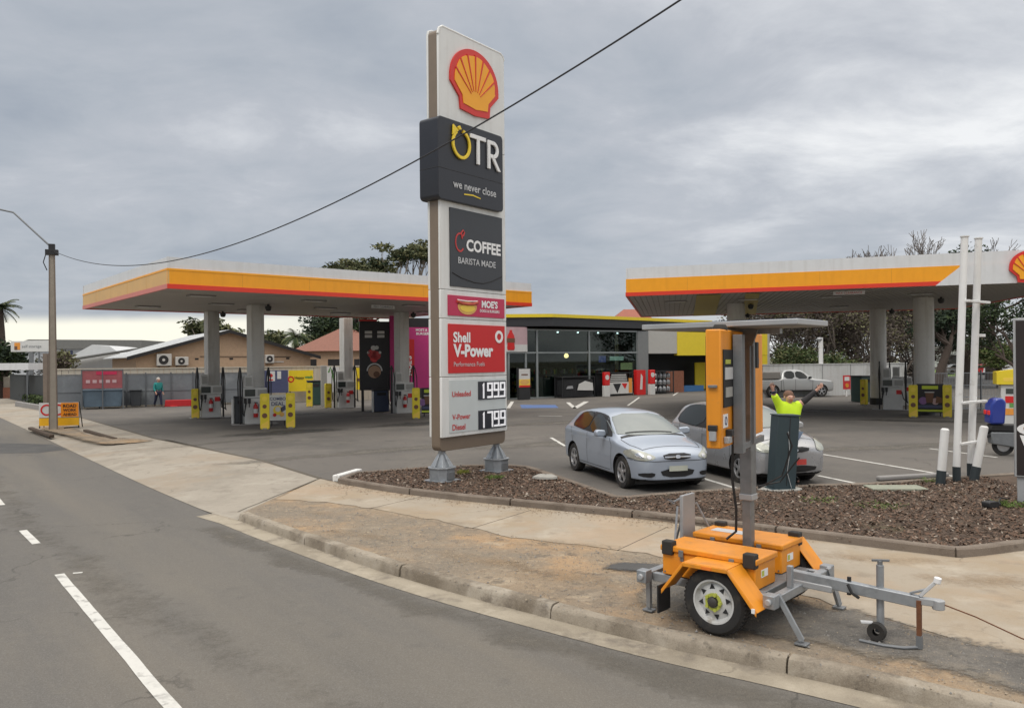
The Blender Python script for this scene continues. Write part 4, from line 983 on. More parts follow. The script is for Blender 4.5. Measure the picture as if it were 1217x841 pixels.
# ================================================================== PUMPS AND THEIR SURROUNDINGS
M('pump_white', (.60, .60, .58), .4, var=.06, col2=(.38, .37, .35), c2scale=3, c2lo=.58, c2hi=.8); M('pump_grey', (.36, .36, .34), .5, var=.08); M('screen_dark', (.05, .06, .055), .25); M('hose_black', (.014, .014, .015), .55); M('bin_green', (.03, .07, .06), .5); M('bin_dark', (.04, .045, .05), .5, var=.15); M('kerb_grey', (.26, .25, .24), .8, var=.15)
M('bollard_yellow', (.72, .58, .03), .45, var=.08); M('ext_red', (.50, .02, .02), .35, var=.1); M('navy_bin', (.03, .045, .09), .5)
v_ang = ang(LA, LC)
def make_pump(label):
    r_ = thing('fuel_pump', label, 'fuel pump', (0, 0, 0), 0, 'fuel pumps under the canopies')
    b = MB(); b.rbox(-.42, .42, -.30, .30, .02, 1.06, .03, 'pump_white'); b.build('base_cabinet', r_, .015)
    b = MB(); b.rbox(-.46, .46, -.26, .26, 1.07, 1.48, .05, 'pump_white'); b.build('head_cabinet', r_, .015)
    b = MB()
    for s in (-1, 1):
        b = MB(); b.box(-.42, -.02, s * .275 - .01, s * .275 + .01, 1.14, 1.42, 'screen_dark'); b.build('screen', r_)
        b = MB(); b.box(.08, .44, s * .275 - .01, s * .275 + .01, 1.16, 1.40, 'pump_grey'); b.build('keypad', r_)
    b = MB(); b.box(-.42, -.10, -.22, .22, 1.485, 1.98, 'pump_white'); b.box(-.38, -.14, -.235, -.22, 1.55, 1.9, 'pump_grey'); b.build('price_head', r_, .015)
    b = MB()
    for x in (-.56, .56): b.box(x - .03, x + .03, -.07, .07, .02, 2.3, 'hose_black')
    b.build('hose_mast', r_, .01)
    for s in (-1, 1):
        for x in (-.42, -.26):
            b = MB(); b.box(x - .05, x + .05, s * .34 - .05, s * .34 + .05, .86, 1.06, 'black_plastic'); b.cyl((x, s * .36, .88), (x - .02, s * .42, .70), .02, 'black_plastic', n=8); b.build('nozzle', r_, .01)
        b = MB()
        for x in (-.56, .56):
            b.tube([(x, s * .18, 2.2), (x - .03 * s, s * .36, 1.7), (x, s * .48, .9), (x + .03, s * .45, .45), (x + .08, s * .40, .35), (x * .8, s * .37, .55), (x * .68, s * .36, .88)], .022, 'hose_black', 6)
        b.build('hose', r_)
    b = MB(); b.box(.15, .38, -.305, -.30, .75, .95, 'coke_red'); b.build('sticker', r_)
    b = MB(); b.box(-.1, .1, -.305, -.30, .8, .9, 'white_print'); b.build('sticker', r_)
    b = MB(); b.rbox(-.9, .9, -.42, .42, -.02, .02, .15, 'kerb_grey', axis='z'); b.build('plinth', r_)
    return r_
uN = (LB - LA).normalized()
pump0 = make_pump('white fuel pump at the nearest square canopy column, left of the white poster board')
pump0.location = (colL[1].x + .10, colL[1].y - .5, 0); pump0.rotation_euler = (0, 0, v_ang - R(12))
for (cx, cy), dx, dy, rz, lab in (((colL[0].x, colL[0].y), .1, -.5, v_ang - R(12), 'white fuel pump at the leftmost square canopy column'),
    ((colL[2].x, colL[2].y), 0, -.5, v_ang - R(12), 'white fuel pump at the far square column, left of the black picture panel'),
    ((colL[3].x, colL[3].y), .1, -.5, v_ang - R(12), 'white fuel pump at the square column in front of the pink panel'),
    ((18.0, 37.8), 0, 0, R(-24), 'white fuel pump standing between the two round columns'),
    ((20.1, 41.2), 0, 0, R(-24), 'white fuel pump behind the one between the round columns')):
    dup(pump0, (cx + dx, cy + dy, 0), rz, lab)
def make_ext(label):
    r_ = thing('fire_extinguisher', label, 'fire extinguisher', (0, 0, 0), 0, 'fire extinguishers on the pumps')
    b = MB(); b.lathe([(0, 0), (.085, 0), (.09, .02), (.09, .42), (.06, .50), (.025, .53), (.025, .57), (0, .57)], 'ext_red', 14); b.lathe([(.0915, .16), (.0915, .34)], 'white_print', 14); b.build('cylinder', r_)
    b = MB(); b.tube([(0, 0, .55), (.06, 0, .60), (.12, -.02, .5), (.11, -.03, .2)], .014, 'black_plastic', 6); b.box(-.06, .07, -.012, .012, .57, .61, 'black_plastic'); b.build('handle', r_)
    return r_
ex0 = None
for (cx, cy), lab in (((colL[1].x, colL[1].y), 'red fire extinguisher on the pump beside the white poster board'), ((colL[0].x, colL[0].y), 'red fire extinguisher on the pump at the leftmost column'), ((colL[3].x, colL[3].y), 'red fire extinguisher on the pump in front of the pink panel'), ((colL[2].x, colL[2].y), 'red fire extinguisher on the far pump left of the black picture panel')):
    p_ = (cx + .1 + .16, cy - .5 - .36, .30)
    if ex0 is None: ex0 = make_ext(lab); ex0.location = p_
    else: dup(ex0, p_, 0, lab)
def make_bsign(label):
    r_ = thing('bollard_sign', label, 'bollard sign', (0, 0, 0), 0, 'yellow boards round the bollards by the pumps')
    b = MB(); b.rbox(-.165, .165, -.09, .09, .02, 1.34, .05, 'bollard_yellow')
    for z, mt, rr_ in ((1.14, 'yellow_print', .10), (.86, 'brown_print', .075), (.52, 'brown_print', .095)): b.cyl((0, -.10, z), (0, -.088, z), rr_, mt, n=16)
    b.prism([(-.14, .06), (.14, .06), (.14, .34), (-.14, .18)], (-.098, -.09), 'mustard'); b.build('board', r_)
    b = MB(); b.cyl((0, 0, 0), (0, 0, .05), .12, 'kerb_grey', n=14); b.build('base', r_)
    return r_
bs0 = None
for px, py, dz, lab in ((315, 510, 12, 'yellow bollard board left of the white poster board'), (345.5, 508.5, 12, 'yellow bollard board right of the white poster board'), (232.5, 497, 14, 'yellow bollard board beside the dark green bin at the leftmost column'),
    (494.5, 497.5, 10, 'yellow bollard board beside the pump in front of the pink panel'), (368, 483.5, 5, 'yellow bollard board left of the grey post at the back of the forecourt'), (390, 485, 30, 'yellow bollard board right of the grey post at the back of the forecourt'),
    (1085.5, 495.8, -28, 'yellow bollard board left of the black drinks poster'), (1126, 496, -28, 'yellow bollard board right of the black drinks poster'), (1027, 481, -60, 'yellow bollard board turned side on beside the dark bin at the far round column')):
    q = G(px, py)
    if bs0 is None: bs0 = make_bsign(lab); bs0.location = (q.x, q.y, 0); bs0.rotation_euler = (0, 0, R(dz))
    else: dup(bs0, (q.x, q.y, 0), R(dz), lab)
def poster(px, py, w, z0, z1, rz, label, kind):
    q = G(px, py); r_ = thing('poster_board', label, 'poster', (q.x, q.y, 0), R(rz))
    b = MB(); b.box(-w / 2, w / 2, -.02, .02, z0, z1, 'white_print' if kind == 'white' else 'black_print'); b.build('panel', r_)
    b = MB(); b.box(-w / 2 + .1, -w / 2 + .14, .02, .06, 0, z1 - .1, 'cage_black'); b.box(w / 2 - .14, w / 2 - .1, .02, .06, 0, z1 - .1, 'cage_black'); b.build('legs', r_)
    b = MB()
    if kind == 'white':
        b.text('COMBO', -w * .42, w * .42, z1 - .24, z1 - .06, -.022, 'navy_print', .004, bold=.02); b.text('DEAL', -w * .38, w * .38, z1 - .42, z1 - .27, -.022, 'navy_print', .004, bold=.02)
        b.cyl((.0, -.03, z0 + .40), (.0, -.022, z0 + .40), .18, 'yellow_print', n=20); b.cyl((.0, -.036, z0 + .44), (.0, -.03, z0 + .44), .10, 'white_print', n=18); b.cyl((-.12, -.04, z0 + .22), (-.12, -.03, z0 + .22), .07, 'ext_red', n=12); b.cyl((.15, -.04, z0 + .24), (.15, -.03, z0 + .24), .09, 'bun_tan', n=12); b.prism([(.12, z0 + .3), (.3, z0 + .42), (.28, z0 + .6), (.1, z0 + .5)], (-.03, -.022), 'navy_print')
    else:
        b.box(-w * .3, w * .3, -.03, -.022, z1 - .22, z1 - .08, 'lime_print'); b.prism([(-.14, z0 + .42), (.1, z0 + .42), (.14, z1 - .36), (-.18, z1 - .36)], (-.034, -.022), 'brown_print'); b.box(-.2, .16, -.036, -.022, z1 - .37, z1 - .33, 'white_print')
        b.cyl((-.26, -.03, z0 + .5), (-.26, -.022, z0 + .5), .16, 'purple_print', n=14); b.cyl((.2, -.03, z0 + .48), (.2, -.022, z0 + .48), .14, 'poster_pink', n=14); b.prism([(.2, z0 + .4), (w * .45, z0 + .42), (w * .45, z0 + .62), (.24, z0 + .7)], (-.033, -.022), 'brown_print'); b.box(-w * .48, w * .48, -.03, -.022, z0 + .05, z0 + .13, 'lime_print'); b.box(-w * .46, w * .46, -.03, -.022, z0 + .2, z0 + .32, 'navy_print')
    b.build('print', r_)
poster(330.5, 506, .72, .22, 1.22, 12, 'white poster board with blue lettering and a plate of food between two yellow boards', 'white')
poster(1105.5, 494.5, 1.0, .15, 1.36, -28, 'black poster board with drink cups between two yellow boards by the round column', 'black')
poster(509, 495, .6, .15, 1.30, 10, 'black poster board with pink cups half hidden behind the price pylon', 'black')
def binn(px, py, w, h, mat, label, rz=20, strip=True):
    q = G(px, py); r_ = thing('waste_bin', label, 'bin', (q.x, q.y, 0), R(rz))
    b = MB(); b.rbox(-w / 2, w / 2, -w / 2, w / 2, .03, h, .06, mat, axis='z'); b.build('body', r_, .02); b = MB(); b.rbox(-w / 2 - .03, w / 2 + .03, -w / 2 - .03, w / 2 + .03, h + .005, h + .08, .06, 'black_plastic', axis='z'); b.box(-w * .3, w * .3, -w / 2 - .005, -w / 2 + .01, h * .78, h * .92, 'dark_hole'); b.build('lid', r_, .015)
    if strip: b = MB(); b.cyl((-w / 2 - .06, -w / 2, .02), (-w / 2 - .06, -w / 2, h * .98), .055, 'white_print', n=10); b.build('towel_tube', r_)
    return r_
binn(288, 503, .62, 1.05, 'bin_dark', 'dark grey bin with a white tube left of the nearest square column')
binn(239.5, 494, .50, 1.05, 'bin_green', 'dark green bin right of the leftmost yellow board', strip=False)
binn(374, 481, .8, 1.35, 'bin_green', 'green and black bin beside the grey post at the back of the forecourt', strip=False)
binn(452, 489, .75, 1.05, 'navy_bin', 'navy bin with a white tube below the black picture panel')
binn(1024, 477.5, .8, 1.4, 'bin_green', 'dark bin between the tilted yellow board and the far round column', strip=False)
# grey post at the back with a green hose hook
q = G(385, 483); r_ = thing('air_water_post', 'pale grey air and water post with a green hose behind the yellow boards', 'post', (q.x, q.y, 0), R(20))
b = MB(); b.box(-.16, .16, -.14, .14, 0, 2.3, 'pump_grey'); b.build('post', r_, .02); b = MB(); b.tube([(.25, -.15, 1.9), (.35, -.18, 2.2), (.45, -.18, 1.9), (.6, -.18, 1.2)], .05, 'green_print'); b.build('hose', r_)

# tall black panel with pink edges and the pink panel behind
q = G(449, 488); r_ = thing('picture_panel', 'tall black advertising panel with pink edge and food pictures under the yellow canopy', 'advertising panel', (q.x, q.y, 0), R(14))
dq = q.y; kx = dq / FPX
b = MB(); zt = Zat(449, 375, dq); b.box(.63, .86, -.08, .35, .45, zt, 'pink_hot'); b.box(-.9, .0, -.04, .30, Zat(449, 382, dq) + .01, Zat(449, 380, dq) + .03, 'coke_red'); b.build('edge', r_)
for x in (-.8, .45): b = MB(); b.box(x, x + .12, 0, .3, 0, 1.04, 'cage_black'); b.build('leg', r_)
b = MB(); zt = Zat(449, 382, dq); b.box(-.88, .62, -.05, .35, 1.05, zt, 'black_print')
for xx in (-.62, .0):
    for k in range(2): b.box(xx, xx + .36, -.062, -.051, zt - .62 - k * .2, zt - .48 - k * .2, 'white_print')
cx2 = -.15
for (ax, az, rr_, mt) in ((-.12, 2.9, .22, 'ext_red'), (.1, 2.8, .22, 'ext_red'), (-.02, 2.66, .2, 'coke_red'), (-.05, 3.18, .13, 'white_print'), (.12, 3.2, .1, 'white_print'), (-.3, 2.95, .07, 'white_print'), (.28, 2.95, .07, 'white_print')): b.cyl((cx2 + ax, -.07, az), (cx2 + ax, -.052 - .001 * rr_, az), rr_, mt, n=14)
b.cyl((cx2, -.07, 1.98), (cx2, -.053, 1.98), .32, 'skin_print', n=20); b.ring(cx2, 2.02, .40, .33, -.075, -.053, 'white_print', 0, 180, 20); b.cyl((cx2 + .1, -.08, 1.85), (cx2 + .1, -.071, 1.85), .16, 'brown_print', n=14)
b.build('board', r_)
q = G(500, 482.5); r_ = thing('pink_panel', 'large pink advertising wall with white lettering behind the square column and pylon', 'advertising panel', (q.x, q.y, 0), R(20))
dq = q.y
b = MB(); b.box(-1.1, 3.2, -.05, .4, Zat(500, 461, dq), Zat(500, 389, dq), 'pink_hot'); b.box(-1.1, 3.2, -.04, .39, Zat(500, 388.5, dq), Zat(500, 378, dq), 'black_print'); b.build('board', r_)
b = MB(); b.box(-1.0, -.35, -.07, -.051, Zat(500, 447, dq), Zat(500, 403, dq), 'sign_red')
b.xf = Matrix.Translation((-.66, 0, 2.25)) @ Matrix.Rotation(R(-90), 4, 'Y'); b.text("MOE'S", -.65, .65, -.16, .16, -.071, 'letter_white', .005, bold=.04); b.xf = I4.copy()
b.text("MOE'S &", -.85, 1.0, Zat(500, 393.5, dq), Zat(500, 390.5, dq), -.051, 'letter_white', .006, bold=.03); b.text('BURGERS', -.85, 1.2, Zat(500, 398, dq), Zat(500, 394.8, dq), -.051, 'letter_white', .006, bold=.03); b.build('lettering', r_)
for x in (-.9, .8, 2.8): b = MB(); b.box(x, x + .12, .05, .3, 0, Zat(500, 461, dq), 'cage_black'); b.build('leg', r_)
# air pump at the right
q = G(1199, 512); r_ = thing('air_pump', 'yellow topped tyre air pump with red and green buttons left of the black coffee sign', 'air pump', (q.x, q.y, 0), R(-20))
b = MB(); b.rbox(-.26, .30, -.2, .2, .02, 1.55, .04, 'pump_white'); b.build('body', r_, .02); b = MB(); b.prism([(-.40, 1.56), (.42, 1.56), (.42, 1.92), (.2, 2.06), (-.40, 1.98)], (-.28, .28), 'shop_yellow'); b.box(-.2, .25, -.285, -.28, 1.66, 1.78, 'mustard'); b.build('hood', r_, .02)
b = MB(); b.box(-.12, .2, -.215, -.2, 1.25, 1.42, 'screen_dark'); b.box(-.14, .16, -.214, -.2, .95, 1.17, 'coke_red'); b.box(-.02, .2, -.213, -.2, .80, .94, 'green_print'); b.box(-.16, .2, -.214, -.2, .55, .76, 'orange_print'); b.build('control_panel', r_)
# ================================================================== VEHICLES
M('paint_blue_silver', (.365, .415, .49), .30, .25, var=.03, coat=.6, rvar=.03); M('paint_silver', (.38, .385, .40), .28, .35, var=.03, coat=.6, rvar=.03); M('paint_ute', (.40, .41, .41), .35, .3, var=.04, coat=.4, rvar=.03); M('paint_blue', (.015, .04, .30), .3, .1, var=.06, coat=.5)
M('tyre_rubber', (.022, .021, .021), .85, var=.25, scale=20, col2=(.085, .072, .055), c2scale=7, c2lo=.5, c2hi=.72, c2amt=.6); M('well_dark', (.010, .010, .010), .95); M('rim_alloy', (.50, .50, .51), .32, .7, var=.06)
M('auto_glass', (.016, .019, .019), .05, 0, var=.2, scale=2, spec=.38, rvar=.02); M('windscreen', (.16, .185, .18), .06, 0, var=.10, scale=1.5, spec=1.0, rvar=.02)  # windscreen base colour paled to stand in for reflected sky
M('lamp_lens', (.40, .41, .36), .10, .25, var=.25, scale=18, spec=.9, rvar=.03); M('lamp_amber', (.6, .25, .03), .2); M('lamp_red', (.6, .03, .03), .2, emis=.25); M('trim_black', (.013, .013, .014), .5, var=.2); M('plate_pale', (.45, .47, .40), .5, var=.15); M('plate_red', (.55, .06, .05), .5, var=.15); M('chrome', (.6, .6, .62), .15, .9); M('canvas_grey', (.20, .19, .175), .8, var=.12)

def eval_mesh(ob):
    dg = bpy.context.evaluated_depsgraph_get(); dg.update()
    return bpy.data.meshes.new_from_object(ob.evaluated_get(dg), depsgraph=dg)

def chaikin(p, n=2, closed=True):
    for _ in range(n):
        q = []
        for i in range(len(p)):
            a, b = p[i], p[(i + 1) % len(p)]
            q += [(a[0] * .75 + b[0] * .25, a[1] * .75 + b[1] * .25), (a[0] * .25 + b[0] * .75, a[1] * .25 + b[1] * .75)]
        p = q
    return p

class Car:
    def __init__(s, name, label, cat, loc, heading, paint, stations, wheels, L_, off=.006, wellmat='well_dark'):
        s.L = L_; s.root = thing(name, label, cat, loc, heading)
        s.paint = paint
        rings = []
        for (x, zb, w, zm, zs, wr, zr) in stations:
            X_ = L_ / 2 - x
            half = [(0, zb), (.78 * w, zb), (.96 * w, zb + .07), (w, zm), (.985 * w, zs), (wr, zr - .045), (.72 * wr, zr + .005), (0, zr + .03)]
            ring = [(X_, y, z) for y, z in half] + [(X_, -y, z) for y, z in half[-2:0:-1]]
            rings.append(ring)
        n = len(rings[0]); vs = [v for r_ in rings for v in r_]; fs = []
        for i in range(len(rings) - 1):
            for k in range(n): fs.append((i * n + k, i * n + (k + 1) % n, (i + 1) * n + (k + 1) % n, (i + 1) * n + k))
        for base, rev in ((0, True), ((len(rings) - 1) * n, False)):
            h = n // 2
            for k in range(h):
                q = (base + k, base + k + 1, base + (n - k - 1) % n, base + (n - k) % n)
                q = tuple(dict.fromkeys(q)); fs.append(q[::-1] if rev else q)
        me = bpy.data.meshes.new('tmp'); me.from_pydata(vs, [], fs); me.materials.append(MATS[paint]); me.materials.append(MATS[wellmat]); me.update()
        bm = bmesh.new(); bm.from_mesh(me); bmesh.ops.recalc_face_normals(bm, faces=bm.faces[:]); bm.to_mesh(me); bm.free()
        ob = bpy.data.objects.new('tmp', me); C.objects.link(ob)
        s.crease(me, n, len(rings))
        sb = ob.modifiers.new('s', 'SUBSURF'); sb.levels = 3; sb.render_levels = 3
        cuts = []
        sf, sr, r, hw = wheels
        for x in (sf, sr):
            for sy in (-1, 1):
                c = MB(); c.cyl((L_ / 2 - x, sy * (hw - .30), r), (L_ / 2 - x, sy * (hw + .5), r), r * 1.17, wellmat, n=32); co = c.build('cut', None, smooth=0); cuts.append(co)
                md = ob.modifiers.new('b', 'BOOLEAN'); md.operation = 'DIFFERENCE'; md.object = co; md.solver = 'EXACT'
                try: md.material_mode = 'TRANSFER'
                except Exception: pass
        me2 = eval_mesh(ob)
        for co in cuts: bpy.data.objects.remove(co)
        bpy.data.objects.remove(ob)
        me2.polygons.foreach_set('use_smooth', [True] * len(me2.polygons))
        try: me2.set_sharp_from_angle(angle=R(40))
        except Exception: pass
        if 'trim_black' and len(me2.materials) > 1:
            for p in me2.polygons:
                if p.normal.z < -.55 and p.center.z < .34: p.material_index = 1  # underside blackened to deepen the shade below the car
        me2.name = 'body'
        s.body = bpy.data.objects.new('body', me2); C.objects.link(s.body); s.body.parent = s.root
        s.bvh = BVHTree.FromPolygons([v.co.copy() for v in me2.vertices], [tuple(p.vertices) for p in me2.polygons])
        for x in (sf, sr):
            for sy in (-1, 1): s.wheel(L_ / 2 - x, sy, hw, r)
        s.off = off
    def crease(s, me, n, nr):
        at = me.attributes.new('crease_edge', 'FLOAT', 'EDGE'); rows = {2: .55, n - 2: .55, 4: .62, n - 4: .62, 5: .5, n - 5: .5}
        for e in me.edges:
            a, b = e.vertices
            if a % n == b % n and a % n in rows and min(a, b) // n >= 1: at.data[e.index].value = rows[a % n]
    def wheel(s, x, sy, hw, r):
        w = .19; yo = sy * (hw - .01); yi = sy * (hw - .01 - w)
        e = bpy.data.objects.new('wheel', None); C.objects.link(e); e.parent = s.root; e.location = (x, 0, r)
        rr_ = r * .66
        t = MB(); pr = [(rr_, yi), (r * .93, yi), (r, yi + sy * .03), (r, yo - sy * .03), (r * .94, yo - sy * .004), (rr_ * 1.04, yo - sy * .006), (rr_, yo - sy * .02)]
        t.lathe(pr if sy < 0 else pr, 'tyre_rubber', 32, axis='y'); t.build('tyre', e)
        t = MB(); t.lathe([(rr_, yo - sy * .015), (rr_ * .93, yo - sy * .01), (rr_ * .88, yo - sy * .05)], 'rim_alloy', 32, axis='y'); t.lathe([(0.0, yo - sy * .085), (rr_ * .9, yo - sy * .085)], 'well_dark', 24, axis='y')
        for k in range(5):
            a = R(72 * k + 18); c, d = math.cos(a), math.sin(a)
            t.beam((c * .03, yo - sy * .028, d * .03), (c * rr_ * .92, yo - sy * .026, d * rr_ * .92), .05, .028, 'rim_alloy', up=(0, 1, 0))
            a2 = a + .2
        t.lathe([(0, yo - sy * .008), (.05, yo - sy * .012), (.06, yo - sy * .04)], 'rim_alloy', 16, axis='y'); t.build('rim', e)
    def decal(s, name, poly, view, mat, parent=None, off=None, rnd=2, res=.07, both=False, label=None):
        """polygon in the (s,z) side view, (y,z) front/rear view or (s,y) top view laid on the body surface"""
        off = off or s.off
        for mir in ((1, -1) if both else (1,)):
            p = chaikin(poly, rnd) if rnd else list(poly)
            bm = bmesh.new()
            if view.startswith('side'): sy = mir * (1 if view == 'sideL' else -1); pts = [(s.L / 2 - a, 0, b) for a, b in p]; dr = Vector((0, -sy, 0)); org = lambda v: Vector((v.x, sy * 3, v.z))
            elif view == 'front': pts = [(0, a * mir, b) for a, b in p]; dr = Vector((-1, 0, 0)); org = lambda v: Vector((5, v.y, v.z))
            elif view == 'rear': pts = [(0, a * mir, b) for a, b in p]; dr = Vector((1, 0, 0)); org = lambda v: Vector((-5, v.y, v.z))
            else: pts = [(s.L / 2 - a, b * mir, 0) for a, b in p]; dr = Vector((0, 0, -1)); org = lambda v: Vector((v.x, v.y, 4))
            f = bm.faces.new([bm.verts.new(q) for q in pts]); bmesh.ops.triangulate(bm, faces=[f])
            for _ in range(5):
                es = [e for e in bm.edges if e.calc_length() > res]
                if not es: break
                bmesh.ops.subdivide_edges(bm, edges=es, cuts=1, use_grid_fill=False); bmesh.ops.triangulate(bm, faces=[q for q in bm.faces if len(q.verts) > 3])
            dead = []
            for v in bm.verts:
                h = s.bvh.ray_cast(org(v.co), dr)
                if h[0] is None: dead.append(v); continue
                nn = h[1] if h[1].dot(dr) < 0 else -h[1]
                v.co = h[0] + nn * off - dr * off * .3
            if dead: bmesh.ops.delete(bm, geom=dead, context='VERTS')
            bmesh.ops.recalc_face_normals(bm, faces=bm.faces[:])
            if bm.faces and sum((f.normal.dot(dr) for f in bm.faces)) > 0: bmesh.ops.reverse_faces(bm, faces=bm.faces[:])
            me = bpy.data.meshes.new(name); bm.to_mesh(me); bm.free(); me.materials.append(MATS[mat]); me.polygons.foreach_set('use_smooth', [True] * len(me.polygons))
            ob = bpy.data.objects.new(name, me); C.objects.link(ob); ob.parent = parent or s.root
    def seam(s, pts, view, w=.011, both=False, mat='trim_black', name='panel_gap'):
        for a, b in zip(pts, pts[1:]):
            d = Vector((b[0] - a[0], b[1] - a[1])).normalized(); n_ = Vector((-d.y, d.x)) * w / 2
            s.decal(name, [(a[0] - n_.x, a[1] - n_.y), (b[0] - n_.x, b[1] - n_.y), (b[0] + n_.x, b[1] + n_.y), (a[0] + n_.x, a[1] + n_.y)], view, mat, parent=s.body, off=.003, rnd=0, both=both)
    def mirror(s, x, z, y, mat=None):
        for sy in (-1, 1):
            b = MB(); X_ = s.L / 2 - x; b.xf = Matrix.Translation((X_, sy * (y + .07), z + .02)) @ Matrix.Rotation(sy * R(-12), 4, 'Z')
            b.prism([(-.13, -.05), (-.11, .065), (.06, .08), (.12, .045), (.11, -.055), (-.05, -.07)] if sy > 0 else [(.13, -.05), (.11, .065), (-.06, .08), (-.12, .045), (-.11, -.055), (.05, -.07)], (-.06, .055), mat or s.paint, 'x'); b.xf = I4.copy()
            o = b.build('mirror', s.root, .03, seg=3)
            b = MB(); b.beam((X_ + .0, sy * (y - .10), z - .06), (X_, sy * (y + .02), z - .02), .07, .04, 'trim_black'); b.build('mirror_stalk', o)
    def old_mirror(s, x, z, y, mat=None):
        for sy in (-1, 1):
            b = MB(); X_ = s.L / 2 - x
            b.lathe([(0, -.085), (.06, -.08), (.085, -.03), (.082, .03), (.055, .07), (0, .08)], mat or s.paint, 14, (0, 0, 0), 'x')
            for i, v in enumerate(b.v): b.v[i] = (X_ + v[0] * .8, sy * (y + .10) + v[1] * 1.25, z + v[2] * .95)
            b.cyl((X_ + .02, sy * (y - .05), z - .04), (X_ + .01, sy * (y + .06), z - .02), .03, 'trim_black', n=8); b.build('mirror', s.root)

f_ = (G(738, 580) - G(681, 559)).normalized(); n_l = Vector((-f_.y, f_.x)); h_ = math.atan2(f_.y, f_.x)
# ---- blue-silver hatchback
wb, hw = 2.6, .83
mid_ = (G(738, 580) + G(681, 559)) / 2 + n_l * hw
L_ = 4.18; sf = .76; sr = sf + wb
cc = mid_ + f_ * ((sf + sr) / 2 - L_ / 2)
ST = [(0.0, .22, .50, .45, .60, .42, .655), (.03, .19, .60, .44, .63, .50, .70), (.12, .17, .70, .45, .69, .61, .775), (.32, .17, .79, .47, .765, .685, .835), (.62, .17, .842, .48, .825, .745, .885), (.90, .17, .846, .50, .843, .745, .935), (1.03, .17, .848, .50, .885, .745, .975),
      (1.14, .17, .848, .5, .90, .735, 1.03), (1.60, .17, .848, .5, .915, .65, 1.265), (1.90, .17, .848, .5, .925, .60, 1.375), (2.10, .17, .848, .5, .93, .59, 1.405), (2.7, .17, .848, .5, .94, .585, 1.42), (3.25, .18, .843, .5, .95, .575, 1.40), (3.65, .2, .84, .52, .965, .56, 1.35), (3.80, .22, .845, .52, .97, .55, 1.28),
      (3.95, .25, .82, .54, .95, .58, 1.06), (4.08, .28, .76, .55, .848, .62, .92), (4.18, .36, .6, .55, .76, .5, .80)]
A = Car('parked_hatchback', 'light blue silver hatchback parked nose to the garden bed', 'car', (cc.x, cc.y, 0), h_, 'paint_blue_silver', ST, (sf, sr, .315, hw), L_)
A.decal('windscreen', [(-.75, .99), (.75, .99), (.725, 1.07), (.595, 1.365), (-.595, 1.365), (-.725, 1.07)], 'front', 'windscreen', rnd=1, res=.09)
for both_v in ('sideR',):
    A.decal('window_surround', [(1.22, .935), (1.28, 1.00), (1.72, 1.27), (1.95, 1.345), (2.45, 1.375), (3.05, 1.365), (3.38, 1.30), (3.52, 1.08), (3.35, .995)], 'sideR', 'trim_black', both=True, rnd=1, off=.004)
    A.decal('side_window', [(1.42, .965), (1.62, 1.10), (1.96, 1.31), (2.46, 1.355), (2.48, .98)], 'sideR', 'auto_glass', both=True, rnd=1, off=.009)
    A.decal('side_window', [(2.55, .985), (2.53, 1.355), (3.05, 1.345), (3.32, 1.28), (3.44, 1.09), (3.32, 1.015)], 'sideR', 'auto_glass', both=True, rnd=1, off=.009)
A.decal('rear_window', [(-.55, 1.02), (.55, 1.02), (.5, 1.28), (-.5, 1.28)], 'rear', 'auto_glass', rnd=1)
A.decal('headlight', [(.42, .665), (.50, .615), (.66, .595), (.80, .625), (.83, .70), (.815, .785), (.72, .79), (.56, .735)], 'front', 'lamp_lens', both=True, rnd=2, off=.008, res=.04)
for hy, hz, hr in ((.56, .66, .042), (.70, .69, .055)): A.decal('lamp_bowl', [(hy + hr * math.cos(t * .6), hz + hr * .8 * math.sin(t * .6)) for t in range(10)], 'front', 'chrome', both=True, rnd=0, off=.013, res=.04)
A.decal('grille', [(-.30, .725), (.30, .725), (.26, .605), (-.26, .605)], 'front', 'trim_black', rnd=1, off=.006)
A.decal('grille_bar', [(-.27, .672), (.27, .672), (.265, .650), (-.265, .650)], 'front', 'chrome', rnd=0, off=.018); A.decal('badge', [(-.05, .69), (.05, .69), (.05, .635), (-.05, .635)], 'front', 'chrome', off=.024)
A.decal('bumper_vent', [(-.37, .44), (.37, .44), (.29, .285), (-.29, .285)], 'front', 'trim_black', rnd=1)
A.decal('bumper_vent', [(.45, .385), (.72, .37), (.71, .30), (.48, .29)], 'front', 'trim_black', both=True, rnd=1)
A.decal('number_plate', [(-.19, .50), (.19, .50), (.19, .40), (-.19, .40)], 'front', 'plate_pale', rnd=0, off=.03)
A.decal('bumper_lip', [(-.74, .245), (.74, .245), (.72, .20), (-.72, .20)], 'front', 'trim_black', rnd=0, off=.008)
A.decal('tail_light', [(.5, .78), (.66, .78), (.62, 1.0), (.52, 1.0)], 'rear', 'lamp_red', both=True, off=.01)
A.seam([(1.22, .30), (1.18, .80), (1.30, .93)], 'sideR', both=True); A.seam([(2.49, .95), (2.49, .30)], 'sideR', both=True); A.seam([(3.50, 1.0), (3.38, .72), (3.12, .45), (3.1, .30)], 'sideR', both=True); A.seam([(1.28, .30), (3.1, .30)], 'sideR', both=True); A.seam([(1.25, .56), (3.15, .58)], 'sideR', .018, True, 'paint_blue_silver', 'rub_strip')
A.seam([(.25, .60), (.26, .30), (.26, -.30), (.25, -.60)], 'top', .014); A.seam([(.25, .60), (.6, .70), (.98, .72)], 'top', .012, both=True); A.seam([(-.84, .60), (-.45, .585), (.45, .585), (.84, .60)], 'front', .010); A.seam([(.05, .62), (.30, .62), (.55, .62)], 'sideR', .012, True)
